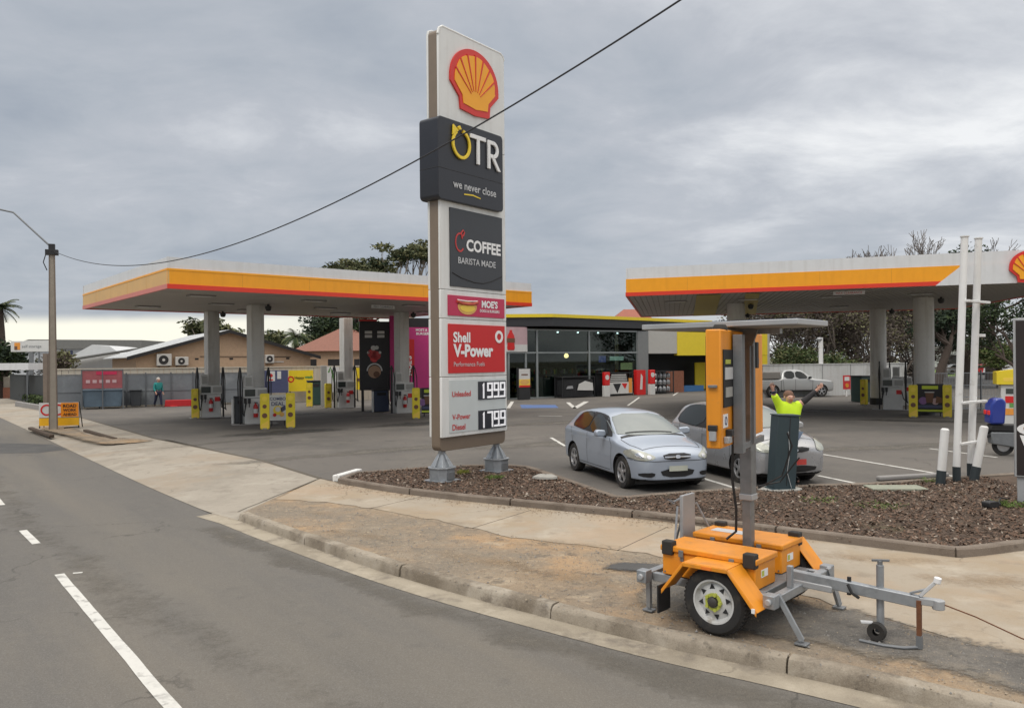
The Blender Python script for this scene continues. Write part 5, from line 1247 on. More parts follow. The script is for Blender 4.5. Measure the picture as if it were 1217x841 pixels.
for s0 in (2.28, 3.22): A.decal('door_handle', [(s0, .86), (s0 + .18, .865), (s0 + .18, .83), (s0, .825)], 'sideR', 'paint_blue_silver', both=True, off=.03)
A.decal('wiper', [(1.12, -.55), (1.08, .45), (1.11, .45), (1.15, -.55)], 'top', 'trim_black', rnd=0, off=.012)
A.decal('cowl', [(1.00, -.70), (1.00, .70), (1.07, .69), (1.07, -.69)], 'top', 'trim_black', rnd=0, off=.004)
A.mirror(1.50, .985, .88)
# ---- silver tall hatchback
wb2 = 2.45; hw2 = .83; L2 = 3.84; sf2 = .72; sr2 = sf2 + wb2
mid2 = G(877, 574) - f_ * (wb2 / 2) + n_l * hw2
cc2 = mid2 + f_ * ((sf2 + sr2) / 2 - L2 / 2)
ST2 = [(0.0, .30, .52, .46, .62, .45, .70), (.05, .20, .70, .44, .68, .58, .77), (.22, .17, .79, .46, .78, .68, .87), (.50, .17, .835, .48, .87, .72, .965), (.82, .17, .84, .50, .93, .72, 1.03), (.92, .17, .84, .5, .94, .715, 1.075), (1.4, .17, .84, .5, .965, .62, 1.37), (1.70, .17, .84, .5, .975, .585, 1.485), (1.95, .17, .84, .5, .98, .58, 1.515), (2.5, .17, .84, .5, .99, .575, 1.53), (3.1, .18, .84, .5, 1.0, .565, 1.505), (3.45, .2, .83, .52, 1.01, .55, 1.44), (3.58, .22, .82, .53, 1.0, .55, 1.33), (3.7, .26, .79, .54, .97, .58, 1.1), (3.80, .3, .72, .55, .88, .6, .94), (3.84, .36, .6, .55, .76, .5, .82)]
B = Car('parked_hatchback', 'silver tall hatchback with a red front plate behind the slate green cabinet', 'car', (cc2.x, cc2.y, 0), h_, 'paint_silver', ST2, (sf2, sr2, .30, hw2), L2)
B.decal('windscreen', [(-.72, 1.08), (.72, 1.08), (.575, 1.465), (-.575, 1.465)], 'front', 'windscreen', rnd=1, res=.09)
B.decal('window_surround', [(.95, .99), (1.28, 1.26), (1.62, 1.45), (2.1, 1.495), (2.75, 1.485), (3.2, 1.42), (3.44, 1.15), (3.12, 1.02)], 'sideR', 'trim_black', both=True, rnd=1, off=.004)
B.decal('side_window', [(1.06, 1.0), (1.30, 1.22), (1.62, 1.42), (2.09, 1.47), (2.11, 1.02)], 'sideR', 'auto_glass', both=True, rnd=1, off=.009)
B.decal('side_window', [(2.16, 1.02), (2.14, 1.475), (2.75, 1.465), (3.15, 1.40), (3.34, 1.16), (3.12, 1.05)], 'sideR', 'auto_glass', both=True, rnd=1, off=.009)
B.decal('rear_window', [(-.55, 1.08), (.55, 1.08), (.5, 1.36), (-.5, 1.36)], 'rear', 'auto_glass', rnd=1)
B.decal('headlight', [(.46, .70), (.62, .66), (.78, .70), (.80, .84), (.74, .90), (.60, .86)], 'front', 'lamp_lens', both=True, off=.012, res=.04)
B.decal('grille', [(-.34, .76), (.34, .76), (.29, .66), (-.29, .66)], 'front', 'trim_black', rnd=1); B.decal('badge', [(-.05, .73), (.05, .73), (.04, .67), (-.04, .67)], 'front', 'chrome', off=.02)
B.decal('bumper_vent', [(-.50, .40), (.50, .40), (.44, .28), (-.44, .28)], 'front', 'trim_black', rnd=1); B.decal('number_plate', [(-.22, .53), (.22, .53), (.22, .42), (-.22, .42)], 'front', 'plate_red', rnd=0, off=.03)
B.decal('bumper_lip', [(-.72, .24), (.72, .24), (.70, .20), (-.70, .20)], 'front', 'trim_black', rnd=0, off=.008); B.decal('tail_light', [(.5, .85), (.66, .85), (.60, 1.15), (.52, 1.15)], 'rear', 'lamp_red', both=True, off=.01)
B.seam([(1.02, .30), (1.0, .85), (1.08, .99)], 'sideR', both=True); B.seam([(2.12, 1.0), (2.12, .30)], 'sideR', both=True); B.seam([(3.16, 1.05), (3.05, .72), (2.80, .45), (2.78, .30)], 'sideR', both=True)
B.seam([(.27, .62), (.29, .30), (.31, -.30), (.27, -.62)], 'top'); B.seam([(.27, .62), (.5, .66), (.8, .69)], 'top', both=True)
for s0 in (1.92, 2.86): B.decal('door_handle', [(s0, .92), (s0 + .18, .925), (s0 + .18, .89), (s0, .885)], 'sideR', 'paint_silver', both=True, off=.03)
B.decal('cowl', [(.84, -.64), (.88, .64), (.95, .62), (.92, -.62)], 'top', 'trim_black', rnd=0, off=.004)
B.mirror(1.22, 1.05, .86)
# ---- white ute at the back wall
qf = G(977, 471.5); ua = R(6)
hu = .93; LU = 5.3; sfu = .93; sru = 4.15
fu = Vector((math.cos(ua), math.sin(ua))); cu_ = qf + fu * (sfu - LU / 2) + Vector((-fu.y, fu.x)) * hu
STU = [(0.0, .42, .60, .60, .85, .52, .93), (.05, .34, .78, .60, .92, .66, 1.02), (.3, .34, .88, .62, 1.0, .76, 1.08), (1.0, .34, .92, .65, 1.06, .80, 1.14), (1.35, .34, .92, .65, 1.08, .80, 1.18), (1.45, .34, .92, .65, 1.09, .78, 1.23), (2.05, .34, .92, .65, 1.12, .66, 1.68), (2.3, .34, .92, .65, 1.13, .65, 1.755), (3.1, .34, .92, .65, 1.13, .645, 1.76), (3.42, .34, .92, .65, 1.13, .65, 1.70), (3.58, .34, .92, .65, 1.12, .72, 1.25), (3.66, .36, .92, .65, 1.10, .84, 1.14), (4.6, .40, .92, .66, 1.10, .85, 1.14), (5.2, .45, .91, .66, 1.10, .84, 1.13), (5.3, .5, .85, .68, 1.05, .8, 1.10)]
U = Car('parked_ute', 'pale silver ute with a grey tray canopy parked by the pale back wall', 'ute', (cu_.x, cu_.y, 0), ua, 'paint_ute', STU, (sfu, sru, .38, hu), LU)
U.decal('side_window', [(1.72, 1.17), (2.12, 1.60), (2.62, 1.67), (2.64, 1.17)], 'sideR', 'auto_glass', both=True, rnd=1); U.decal('side_window', [(2.70, 1.17), (2.70, 1.67), (3.30, 1.66), (3.42, 1.2)], 'sideR', 'auto_glass', both=True, rnd=1)
U.decal('windscreen', [(-.72, 1.25), (.72, 1.25), (.60, 1.68), (-.60, 1.68)], 'front', 'windscreen', rnd=1, res=.1)
U.decal('headlight', [(.5, .86), (.82, .86), (.84, 1.0), (.55, .98)], 'front', 'lamp_lens', both=True, off=.012); U.decal('grille', [(-.42, .98), (.42, .98), (.38, .7), (-.38, .7)], 'front', 'trim_black', rnd=1)
U.seam([(1.55, .42), (1.52, 1.1)], 'sideR', .02, True); U.seam([(2.67, 1.15), (2.67, .42)], 'sideR', .02, True); U.seam([(3.5, 1.15), (3.42, .42)], 'sideR', .02, True); U.seam([(3.62, 1.12), (3.62, .42)], 'sideR', .03, True)
b = MB(); b.box(LU / 2 - 5.28, LU / 2 - 3.64, -.86, .86, 1.16, 1.62, 'canvas_grey'); b.build('tray_canopy', U.root, .05)
b = MB(); b.tube([(LU / 2 - 1.2, -.9, .42), (LU / 2 - 3.6, -.9, .42)], .05, 'trim_black'); b.build('side_step', U.root); U.mirror(1.75, 1.22, .93, 'trim_black')
# ---- motor scooter half behind the coffee sign
q = G(1192, 541); r_ = thing('motor_scooter', 'blue motor scooter with red tail lights half hidden behind the black coffee sign', 'motor scooter', (q.x, q.y, 0), R(-12))
M('scooter_blue', (.012, .035, .27), .3, var=.1, coat=.5)
b = MB(); b.prism([(-.36, .80), (-.02, .80), (.02, 1.36), (-.08, 1.46), (-.22, 1.44), (-.34, 1.28)], (-.22, .22), 'scooter_blue'); b.build('top_box', r_, .05, seg=3)
b = MB(); b.prism([(-.38, .44), (-.12, .60), (-.12, .66), (-.40, .52)], (-.12, .12), 'trim_black'); b.box(-.40, -.375, -.10, .10, .55, .70, 'plate_pale'); b.build('rear_guard', r_, .01)
b = MB(); b.box(-.375, -.345, -.19, -.05, 1.03, 1.14, 'lamp_red'); b.build('tail_light', r_, .012)
b = MB(); b.box(-.375, -.345, .05, .19, 1.03, 1.14, 'lamp_red'); b.build('tail_light', r_, .012)
b = MB(); b.prism([(-.38, .62), (-.30, .79), (.75, .79), (.78, .70), (.2, .60)], (-.16, .16), 'trim_black'); b.build('seat', r_, .03)
b = MB(); b.prism([(-.30, .30), (-.32, .60), (.6, .60), (.75, .28), (1.2, .28), (1.25, .95), (1.35, .95), (1.4, .2), (.4, .18)], (-.15, .15), 'galv_dark'); b.build('body', r_, .03)
for x in (0.0, 1.3):
    e_ = bpy.data.objects.new('wheel', None); C.objects.link(e_); e_.parent = r_; e_.location = (x, 0, .25)
    b = MB(); b.lathe([(.15, -.05), (.24, -.055), (.25, 0), (.24, .055), (.15, .05)], 'tyre_rubber', 24, axis='y'); b.build('tyre', e_); b = MB(); b.lathe([(0, -.045), (.15, -.04), (.15, .04), (0, .045)], 'rim_alloy', 20, axis='y'); b.build('rim', e_)
b = MB(); b.tube([(1.3, 0, .9), (1.22, 0, 1.12), (1.15, .3, 1.15)], .02, 'trim_black'); b.tube([(1.22, 0, 1.12), (1.15, -.3, 1.15)], .02, 'trim_black'); b.build('handlebar', r_)
# wheel stop
b = MB(); a, c = G(752, 576), G(836, 571); d = (c - a).normalized(); nn = Vector((-d.y, d.x))
b.xf = Matrix(((d.x, nn.x, 0, a.x), (d.y, nn.y, 0, a.y), (0, 0, 1, 0), (0, 0, 0, 1)))
b.prism([(0, -.08), (0, .08), ((c - a).length, .08), ((c - a).length, -.08)], (.004, .10), 'kerb_grey', 'z'); o = b.build('wheel_stop', None, .03); tag(o, 'grey concrete wheel stop in front of the light blue hatchback', 'wheel stop')
a = G(1000, 567); b = MB(); b.box(-.85, .85, -.07, .07, .004, .10, 'kerb_grey'); o = b.build('wheel_stop', None, .03); o.location = (G(1085, 569).x, G(1085, 569).y, 0); o.rotation_euler = (0, 0, R(15)); tag(o, 'grey concrete wheel stop in the empty bay left of the white height posts', 'wheel stop')
# ================================================================== VARIABLE MESSAGE SIGN TRAILER
M('mast_grey', (.235, .245, .255), .5, .5, var=.2, scale=8, col2=(.17, .178, .185), c2scale=6, streak=.3); M('trailer_orange', (.78, .29, .018), .42, var=.08, scale=2.5, col2=(.42, .21, .07), c2scale=6, c2lo=.54, c2hi=.74, c2amt=.55, streak=.35, rvar=.15); M('rust_brown', (.16, .065, .03), .85, var=.4, scale=25); M('reflector_orange', (.85, .22, .03), .25); M('solar_blue', (.03, .04, .07), .15, var=.1); M('zinc_pale', (.40, .41, .42), .5, .3, var=.12); M('lug_yellow', (.45, .48, .08), .6); M('wheel_white', (.55, .55, .54), .45, var=.10, scale=6, col2=(.30, .27, .23), c2scale=8)
M('trim_rubber', (.03, .027, .024), .75, var=.3); M('hub_dark', (.05, .045, .04), .6, var=.3)
TA = R(-41.7); T0 = Vector((2.262, 7.735))
TR = thing('sign_trailer', 'orange message sign trailer with a galvanised mast standing on the verge by the kerb', 'trailer', (T0.x, T0.y, 0), TA)
def tl(wx, wy): 
    d = Vector((wx, wy)) - T0; return (d.x * math.cos(TA) + d.y * math.sin(TA), -d.x * math.sin(TA) + d.y * math.cos(TA))
def twheel(y0, y1):
    e = bpy.data.objects.new('wheel', None); C.objects.link(e); e.parent = TR; e.location = (0, 0, .302); r = .302; s = 1 if y1 > y0 else -1
    b = MB(); b.lathe([(.195, y0), (.265, y0), (.296, y0 + s * .03), (r, y0 + s * .06), (r, y1 - s * .06), (.297, y1 - s * .03), (.275, y1 - s * .005), (.235, y1), (.205, y1 - s * .008), (.195, y1 - s * .03)], 'tyre_rubber', 40, axis='y')
    for k in range(48):
        a = 2 * math.pi * k / 48; c, d = math.cos(a), math.sin(a)
        for yy in (.3, .7): b.beam((c * (r - .004), y0 + (y1 - y0) * (yy - .13), d * (r - .004)), (c * (r - .004), y0 + (y1 - y0) * (yy + .13), d * (r - .004)), .018, .016, 'tyre_rubber', up=(c, 0, d))
    b.build('tyre', e, smooth=30)
    b = MB(); yo = y1 - s * .012
    b.lathe([(.205, yo - s * .01), (.20, yo), (.185, yo - s * .002), (.175, yo - s * .03), (.16, yo - s * .045), (.10, yo - s * .02), (.07, yo - s * .01), (.0, yo - s * .008)], 'wheel_white', 40, axis='y')
    for k in range(8):
        a = R(45 * k + 10); c, d = math.cos(a), math.sin(a); px, pz = c * .135, d * .135; tx, tz = -d, c
        b.prism([(px + tx * .026 - c * .02, pz + tz * .026 - d * .02), (px - tx * .026 - c * .02, pz - tz * .026 - d * .02), (px + c * .025, pz + d * .025)], (yo - s * .034, yo - s * .024), 'dark_hole')
    for k in range(5):
        a = R(72 * k); b.cyl((math.cos(a) * .07, yo - s * .02, math.sin(a) * .07), (math.cos(a) * .07, yo + s * .018, math.sin(a) * .07), .017, 'lug_yellow', n=6)
    b.ring(0, 0, .080, .052, yo - s * .012, yo + s * .0, 'lug_yellow', n=20); b.lathe([(.046, yo - s * .02), (.046, yo + s * .02), (.03, yo + s * .032), (0, yo + s * .034)], 'hub_dark', 16, axis='y'); b.build('rim', e)
twheel(-.53, -.71); twheel(.72, .90)
b = MB(); b.box(-.02, .02, -.5, .7, .28, .32, 'galv_dark'); b.build('axle', TR)
def fender(y0, y1):
    pr = [(-.50, .33), (-.27, .625), (.17, .63), (.44, .30)]; b = MB()
    for (a, c) in zip(pr, pr[1:]):
        d = Vector((c[0] - a[0], c[1] - a[1])).normalized(); n_ = Vector((-d.y, d.x)) * .010
        b.prism([(a[0], a[1]), (c[0], c[1]), (c[0] + n_.x, c[1] + n_.y), (a[0] + n_.x, a[1] + n_.y)], (y0, y1), 'trailer_orange')
        b.prism([(a[0], a[1] - .032), (c[0], c[1] - .032), (c[0], c[1] + .004), (a[0], a[1] + .004)], (y0 - .006, y0 + .004) if y0 < 0 else (y1 - .004, y1 + .006), 'trailer_orange')
    f = b.build('fender', TR, .004)
    b = MB(); yy = y0 - .012 if y0 < 0 else y1 + .002; b.box(-.08, .02, yy, yy + .01, .60, .625, 'reflector_orange'); b.build('reflector', f); b = MB(); b.box(.40, .43, yy - .002, yy + .008, .30, .34, 'letter_white'); b.build('marker', f)
fender(-.76, -.49); fender(.69, .95)
b = MB(); b.box(-.56, -.545, -.74, -.52, .10, .36, 'black_plastic'); b.build('mud_flap', TR)
def tbox(y0, y1, x0, x1):
    b = MB(); b.box(x0, x1, y0, y1, .40, .63, 'trailer_orange'); bx_ = b.build('battery_box', TR, .012)
    b = MB(); b.box(x0 - .015, x1 + .02, y0 - .02, y1 + .02, .632, .69, 'trailer_orange'); b.build('lid', bx_, .014)
    for x in (x0 + .03, x1 - .09):
        for y in ((y0 - .035,) if y0 < 0 else (y1 - .05,)):
            b = MB(); b.box(x - .02, x + .10, y, y + .09, .60, .735, 'trim_rubber'); b.build('corner_lamp', bx_, .012)
    for xx in (x0 + .22, x1 - .22):
        b = MB(); b.box(xx - .025, xx + .025, y0 - .034, y0 - .021, .60, .665, 'galv_dark'); b.box(xx - .018, xx + .018, y0 - .012, y0 - .001, .555, .60, 'galv_dark'); b.build('latch', bx_, .003)
    b = MB(); b.box(x1 + .001, x1 + .004, (y0 + y1) / 2 - .10, (y0 + y1) / 2 + .04, .50, .57, 'letter_white'); b.box(x1 + .004, x1 + .0055, (y0 + y1) / 2 - .09, (y0 + y1) / 2 - .04, .51, .56, 'lug_yellow'); b.build('warning_label', bx_)
    b = MB()
    for k in range(7):
        xx = x0 + .03 + k * (x1 - x0 - .06) / 6; b.cyl((xx, y0 - .006, .43), (xx, y0 + .002, .43), .009, 'galv_dark', n=6)
    b.build('rivets', bx_)
tbox(-.47, -.04, -.66, .30); tbox(.24, .70, -.70, .24)
b = MB(); b.box(-.6, -.2, .40, .55, .6905, .694, 'letter_silver'); b.build('label', TR)
# chassis
b = MB()
b.box(-.78, .52, -.46, -.40, .31, .39, 'galvanised'); b.box(-.78, .52, .62, .68, .31, .39, 'galvanised'); b.box(-.72, .36, -.395, .615, .33, .395, 'galv_dark')
b.box(.44, .52, -.52, .74, .32, .40, 'galvanised'); b.box(-.86, -.78, -.52, .74, .32, .40, 'galvanised'); b.box(.455, .505, -.16, -.11, .40, .60, 'galvanised'); b.build('chassis', TR, .006)
b = MB()
for y in (-.55, .77):
    for x in (.48, -.82):
        b = MB(); b.box(x - .055, x + .055, y - .055, y + .055, .31, .43, 'galvanised'); b.cyl((x, y - .08, .37), (x, y + .08, .37), .03, 'zinc_pale'); b.build('jack_socket', TR, .008)
for (x0, y0, x1, y1) in ((.50, -.47, .70, -.42), (.52, .70, .58, .82), (-.80, -.50, -.82, -.46), (-.82, .72, -.98, .88)):
    b = MB(); b.beam((x0, y0, .42), (x1, y1, .04), .045, .045, 'galvanised'); b.beam((x0 * .6 + x1 * .4, y0 * .6 + y1 * .4, .27), (x1, y1, .03), .035, .035, 'zinc_pale'); b.box(x1 - .055, x1 + .055, y1 - .045, y1 + .045, .004, .022, 'galv_dark'); b.build('jack_leg', TR, .004)
# drawbar
b = MB(); b.beam((.36, .09, .46), (1.50, .15, .40), .075, .10, 'galvanised'); b.beam((.40, .09, .40), (.78, .11, .385), .09, .06, 'zinc_pale'); db = b.build('drawbar', TR, .008)
b = MB(); b.cyl((.92, .11, .36), (.92, .12, .52), .018, 'black_plastic'); b.tube([(.93, .05, .47), (.97, .04, .40), (1.02, .07, .36)], .014, 'black_plastic'); b.build('cable_hook', db)
b = MB(); b.cyl((1.17, .17, .10), (1.17, .17, .66), .032, 'galvanised'); b.cyl((1.17, .17, .60), (1.17, .17, .70), .022, 'galv_dark'); b.beam((1.10, .17, .69), (1.25, .17, .71), .02, .02, 'galv_dark'); b.box(1.08, 1.26, .10, .25, .37, .42, 'rust_brown'); b.build('jockey_stand', db, .004)
b = MB(); e_ = MB(); b.lathe([(.03, -.03), (.075, -.035), (.082, 0), (.075, .035), (.03, .03)], 'trim_rubber', 20, (1.16, .10, .085), 'y'); b.beam((1.17, .17, .16), (1.16, .10, .085), .03, .02, 'galv_dark'); b.beam((1.03, .08, .15), (1.12, .12, .15), .06, .012, 'letter_silver'); b.build('jockey_wheel', db)
b = MB(); b.beam((1.46, .15, .41), (1.66, .165, .415), .07, .06, 'zinc_pale'); b.cyl((1.64, .165, .36), (1.64, .165, .44), .05, 'zinc_pale'); b.beam((1.50, .15, .45), (1.63, .16, .60), .035, .03, 'letter_silver'); b.cyl((1.63, .16, .58), (1.64, .16, .63), .03, 'letter_white'); b.beam((1.42, .15, .46), (1.56, .155, .52), .03, .02, 'galvanised'); b.build('coupling', db, .006)
b = MB(); b.beam((1.50, .12, .42), (1.50, .12, .12), .04, .035, 'rust_brown'); b.beam((1.50, .12, .12), (1.50, .12, .01), .045, .045, 'galv_dark'); b.tube([(1.50, .12, .02), (1.4, .02, .018), (1.25, -.02, .016), (1.05, -.02, .016)], .014, 'galv_dark'); b.build('drop_leg', db)
b = MB(); b.tube([(1.68, .16, .41), (1.9, .25, .33), (2.2, .4, .18), (2.6, .55, .05), (3.0, .62, .02)], .006, 'rust_brown', 5); b.build('tether', db)
# rear stand and board
b = MB(); b.box(-.84, -.80, .18, .44, .42, 1.06, 'zinc_pale'); b.build('back_plate', TR, .006)
b = MB(); b.tube([(-.84, .46, .98), (-1.02, .52, .7), (-1.18, .62, .35), (-1.34, .68, .03)], .014, 'galv_dark', 6); b.tube([(-1.34, .68, .03), (-1.20, .76, .14), (-1.02, .60, .34), (-.82, .5, .42)], .016, 'trim_rubber', 6); b.tube([(-.84, .14, .95), (-.80, .02, .66), (-.76, -.04, .45)], .012, 'galvanised', 6); b.tube([(-.80, .46, .95), (-.70, .56, .68)], .012, 'galvanised', 6); b.tube([(-.86, .10, .98), (-.9, .02, 1.04), (-.86, .10, 1.0), (-.85, .2, 1.02)], .012, 'galvanised', 6); b.build('rear_stand', TR)
# mast
mx_, my_ = tl(2.335, 7.93)
b = MB(); b.box(mx_ - .045, mx_ + .045, my_ - .045, my_ + .045, .39, 1.20, 'mast_grey'); b.box(mx_ - .10, mx_ + .10, my_ - .10, my_ + .10, .40, .42, 'zinc_pale'); ms = b.build('mast', TR, .006)
b = MB(); b.box(mx_ - .06, mx_ + .06, my_ - .06, my_ + .06, 1.14, 2.70, 'mast_grey'); b.box(mx_ - .068, mx_ + .068, my_ - .068, my_ + .068, 1.10, 1.16, 'zinc_pale'); b.build('upper_mast', ms, .006)
b = MB(); b.tube([(mx_ - .10, my_ - .12, 1.75), (mx_ - .12, my_ - .10, 1.3), (mx_ - .09, my_ - .08, 1.0), (mx_ - .10, my_ - .07, .78), (mx_ - .18, my_ - .12, .70)], .014, 'hose_black', 6); b.tube([(mx_ + .05, my_ + .12, 1.2), (mx_ + .22, my_ + .30, 1.32), (mx_ + .3, my_ + .36, 1.62), (mx_ + .26, my_ + .34, 1.75)], .009, 'hose_black', 5); b.tube([(mx_ + .05, my_ + .12, 1.22), (mx_ + .18, my_ + .34, 1.25), (mx_ + .35, my_ + .42, 1.5)], .008, 'hose_black', 5); b.build('cable', ms)
b = MB(); b.box(mx_ - .02, mx_ + .07, my_ + .062, my_ + .12, 2.40, 2.66, 'black_plastic'); b.box(mx_ + .0, mx_ + .06, my_ + .121, my_ + .15, 2.44, 2.50, 'zinc_pale'); b.build('controller_box', ms, .006)
# display cabinet seen nearly edge on
c0 = tl(1.845, 7.06); bd = bpy.data.objects.new('display_board', None); C.objects.link(bd); bd.parent = TR; bd.location = (c0[0], c0[1], 0); bd.rotation_euler = (0, 0, R(61.6) - TA)
BZ0, BZ1 = 1.70, 2.76
b = MB(); b.box(0, 1.85, 0, .135, BZ0, BZ1, 'trailer_orange'); b.build('cabinet', bd, .012)
b = MB(); b.box(.06, 1.79, .136, .15, BZ0 + .06, BZ1 - .06, 'black_print'); b.build('screen', bd)
b = MB(); b.box(.07, .42, -.012, -.001, 2.06, 2.58, 'dark_hole'); b.build('window', bd, .003)
b = MB(); b.box(.10, .38, -.02, -.0125, 2.31, 2.42, 'letter_silver'); b.box(.12, .36, -.02, -.0125, 2.15, 2.24, 'pump_grey'); b.box(.12, .30, -.019, -.0125, 2.45, 2.49, 'lug_yellow'); b.build('window_label', bd)
b = MB(); b.box(.06, .22, -.008, -.001, 1.88, 2.0, 'letter_white'); b.ring(.14, 1.94, .04, .028, -.012, -.008, 'navy_print', n=16); b.build('warning_label', bd)
b = MB(); b.box(.08, .20, -.05, -.001, 1.74, 1.80, 'zinc_pale'); b.box(.15, .24, -.06, -.001, 1.80, 1.86, 'black_plastic'); b.build('latch', bd, .006)
b = MB(); b.box(-.045, -.001, .04, .10, 1.77, 1.86, 'zinc_pale'); b.box(-.05, -.001, .03, .11, 1.86, 1.91, 'black_plastic'); b.build('latch', bd, .006)
b = MB(); b.box(-.03, -.001, .03, .11, 2.24, 2.265, 'galv_dark'); b.build('hinge', bd, .004)
b = MB(); b.box(.40, .52, -.10, -.015, 1.62, 2.72, 'galv_dark'); b.box(.95, 1.03, -.09, -.015, 1.66, 2.72, 'galv_dark'); b.box(.60, 1.6, -.06, -.015, 1.63, 1.69, 'galv_dark'); b.box(.64, .78, -.02, -.012, 1.84, 1.98, 'letter_white'); b.box(.7, .77, -.024, -.02, 1.9, 1.97, 'navy_print'); b.build('support_frame', bd, .006)
b = MB(); b.lathe([(0, BZ1 + .05), (.05, BZ1 + .05), (.07, BZ1 + .02), (.07, BZ1)], 'trim_rubber', 14, (.25, .065, 0)); b.build('beacon', bd)
# solar panel on top
so = tl(2.15, 7.80); b = MB(); b.box(so[0] - .80, so[0] + .80, so[1] - .36, so[1] + .36, 2.795, 2.845, 'zinc_pale'); sp = b.build('solar_panel', TR, .006)
b = MB(); b.box(so[0] - .77, so[0] + .77, so[1] - .33, so[1] + .33, 2.846, 2.852, 'solar_blue'); b.build('solar_cells', sp)
b = MB(); b.box(so[0] - .78, so[0] + .78, so[1] - .34, so[1] + .34, 2.789, 2.7945, 'galv_dark'); b.beam((mx_, my_, 2.66), (mx_, my_, 2.79), .10, .10, 'galvanised'); b.beam((mx_ - .35, my_, 2.76), (mx_ + .35, my_, 2.76), .06, .05, 'galvanised'); b.prism([(mx_ - .16, 2.78), (mx_ + .16, 2.78), (mx_ + .1, 2.62), (mx_ - .1, 2.62)], (my_ - .10, my_ - .08), 'galv_dark'); b.build('panel_bracket', sp)

# ================================================================== THINGS ROUND THE GARDEN BED
M('box_green', (.030, .050, .058), .5, var=.08); M('post_white', (.76, .76, .75), .5, streak=.3, var=.05, col2=(.45, .43, .40), c2scale=5, c2lo=.6, c2hi=.8); M('post_base', (.025, .035, .04), .6); M('concrete_pale', (.36, .35, .32), .9, var=.15, scale=6, bump=.3)
q = G(928, 584); r_ = thing('service_cabinet', 'tall dark slate green cabinet leaning slightly in front of the silver hatchback', 'cabinet', (q.x, q.y, .04), R(8))
b = MB(); b.xf = Matrix.Rotation(R(4.2), 4, 'Y'); b.box(-.21, .21, -.15, .15, .0, 1.38, 'box_green'); b.prism([(-.225, 1.382), (.225, 1.382), (.225, 1.42), (-.225, 1.40)], (-.165, .165), 'box_green'); b.box(.02, .035, -.158, -.1505, .1, 1.4, 'dark_hole'); b.build('body', r_, .012)
b = MB(); b.box(-.28, .20, -.21, .21, -.02, .04, 'box_green'); b.build('base', r_, .01)
b = MB(); b.xf = Matrix.Rotation(R(4.2), 4, 'Y'); b.tube([(.0, -.155, 1.1), (.05, -.165, .7), (.02, -.165, .35), (.12, -.17, .06)], .008, 'zinc_pale', 5); b.build('cable', r_)
mb_ = MB(); rs = random.Random(4)
pts = [((.42 + rs.uniform(-.05, .05)) * math.cos(a), (.30 + rs.uniform(-.05, .05)) * math.sin(a)) for a in [i * .42 for i in range(15)]]
mb_.prism(pts, (.0, .035), 'concrete_pale', 'z'); o = mb_.build('concrete_pad', None, .01); o.location = (q.x - .02, q.y, .04); tag(o, kind='structure')
# white height posts
q = G(1137, 575); r_ = thing('height_post', 'pair of tall white posts tied together by cross bars beside two white bollards', 'post', (q.x, q.y, .04), R(30))
p2 = G(1154, 570.5) - q; c_, s_ = math.cos(R(-30)), math.sin(R(-30)); p2 = Vector((p2.x * c_ - p2.y * s_, p2.x * s_ + p2.y * c_))
for x, y, top in ((0, 0, 4.82), (p2.x, p2.y, 4.85)):
    b = MB(); tx = .34
    b.cyl((x, y, .0), (x, y, .30), .074, 'post_base', n=16); b.cyl((x, y, .30), (x + tx, y, top), .068, 'post_white', n=18); b.cyl((x + tx, y, top), (x + tx, y, top + .02), .085, 'post_white', n=16); b.build('pole', r_)
for z in (.75, 1.55, 3.55): b = MB(); k = z / 4.8 * .34; b.beam((-.03 + k, -.09, z), (p2.x + .28 + k, p2.y - .09, z), .07, .05, 'post_white'); b.build('cross_bar', r_, .008)
b = MB(); b.box(p2.x + .26, p2.x + .48, p2.y - .05, p2.y + .02, 2.85, 2.91, 'post_white'); b.build('cross_bar', r_, .008)
for px, py, ln, lab in ((1117.5, 578, .10, 'white bollard with a black foot left of the tall white posts'), (1157, 573, .22, 'leaning white bollard with a black foot right of the tall white posts')):
    q = G(px, py); r_ = thing('bollard', lab, 'bollard', (q.x, q.y, .03), 0, 'white bollards in the garden bed')
    b = MB(); b.cyl((0, 0, 0), (ln * .28, 0, .28), .086, 'post_base', n=18); b.build('foot', r_)
    b = MB(); b.cyl((ln * .28, 0, .28), (ln, 0, 1.06), .078, 'post_white', n=18); b.cyl((ln, 0, 1.06), (ln * 1.02, 0, 1.09), .078, 'post_white', r1=.05, n=18); b.build('post', r_)
# coffee sign at the right edge
q = G(1207.5, 600); r_ = thing('coffee_sign', 'black coffee sign on grey posts at the right edge of the garden bed', 'sign', (q.x, q.y, .04), R(-31))
d_ = q.y; z0, z1 = Zat(1207, 569, d_), Zat(1207, 381, d_)
b = MB(); b.box(-.02, 1.45, -.02, .12, z0, z1, 'zinc_pale'); b.build('frame', r_, .01)
b = MB(); b.box(.015, 1.415, -.028, -.021, z0 + .03, z1 - .04, 'brown_print'); 
M('sign_espresso', (.020, .014, .014), .45, var=.15); b.mats[0] = 'sign_espresso'
b.build('face', r_)
b = MB(); zc = Zat(1207, 512, d_)
b.prism([(.40 + .38 * math.cos(a), zc + .13 * math.sin(a)) for a in [i * .3 for i in range(21)]], (-.036, -.029), 'letter_white'); b.prism([(.42 + .31 * math.cos(a), zc + .10 * math.sin(a) + .012) for a in [i * .3 for i in range(21)]], (-.040, -.036), 'skin_print'); b.prism([(.06, zc - .10), (.12, zc - .28), (.3, zc - .40), (.5, zc - .40), (.7, zc - .28), (.78, zc - .1), (.42, zc - .14)], (-.0345, -.0285), 'letter_white')
b.ring(.3, zc + .75, .14, .11, -.034, -.029, 'letter_white', 40, 320, 20); b.build('cup_print', r_)
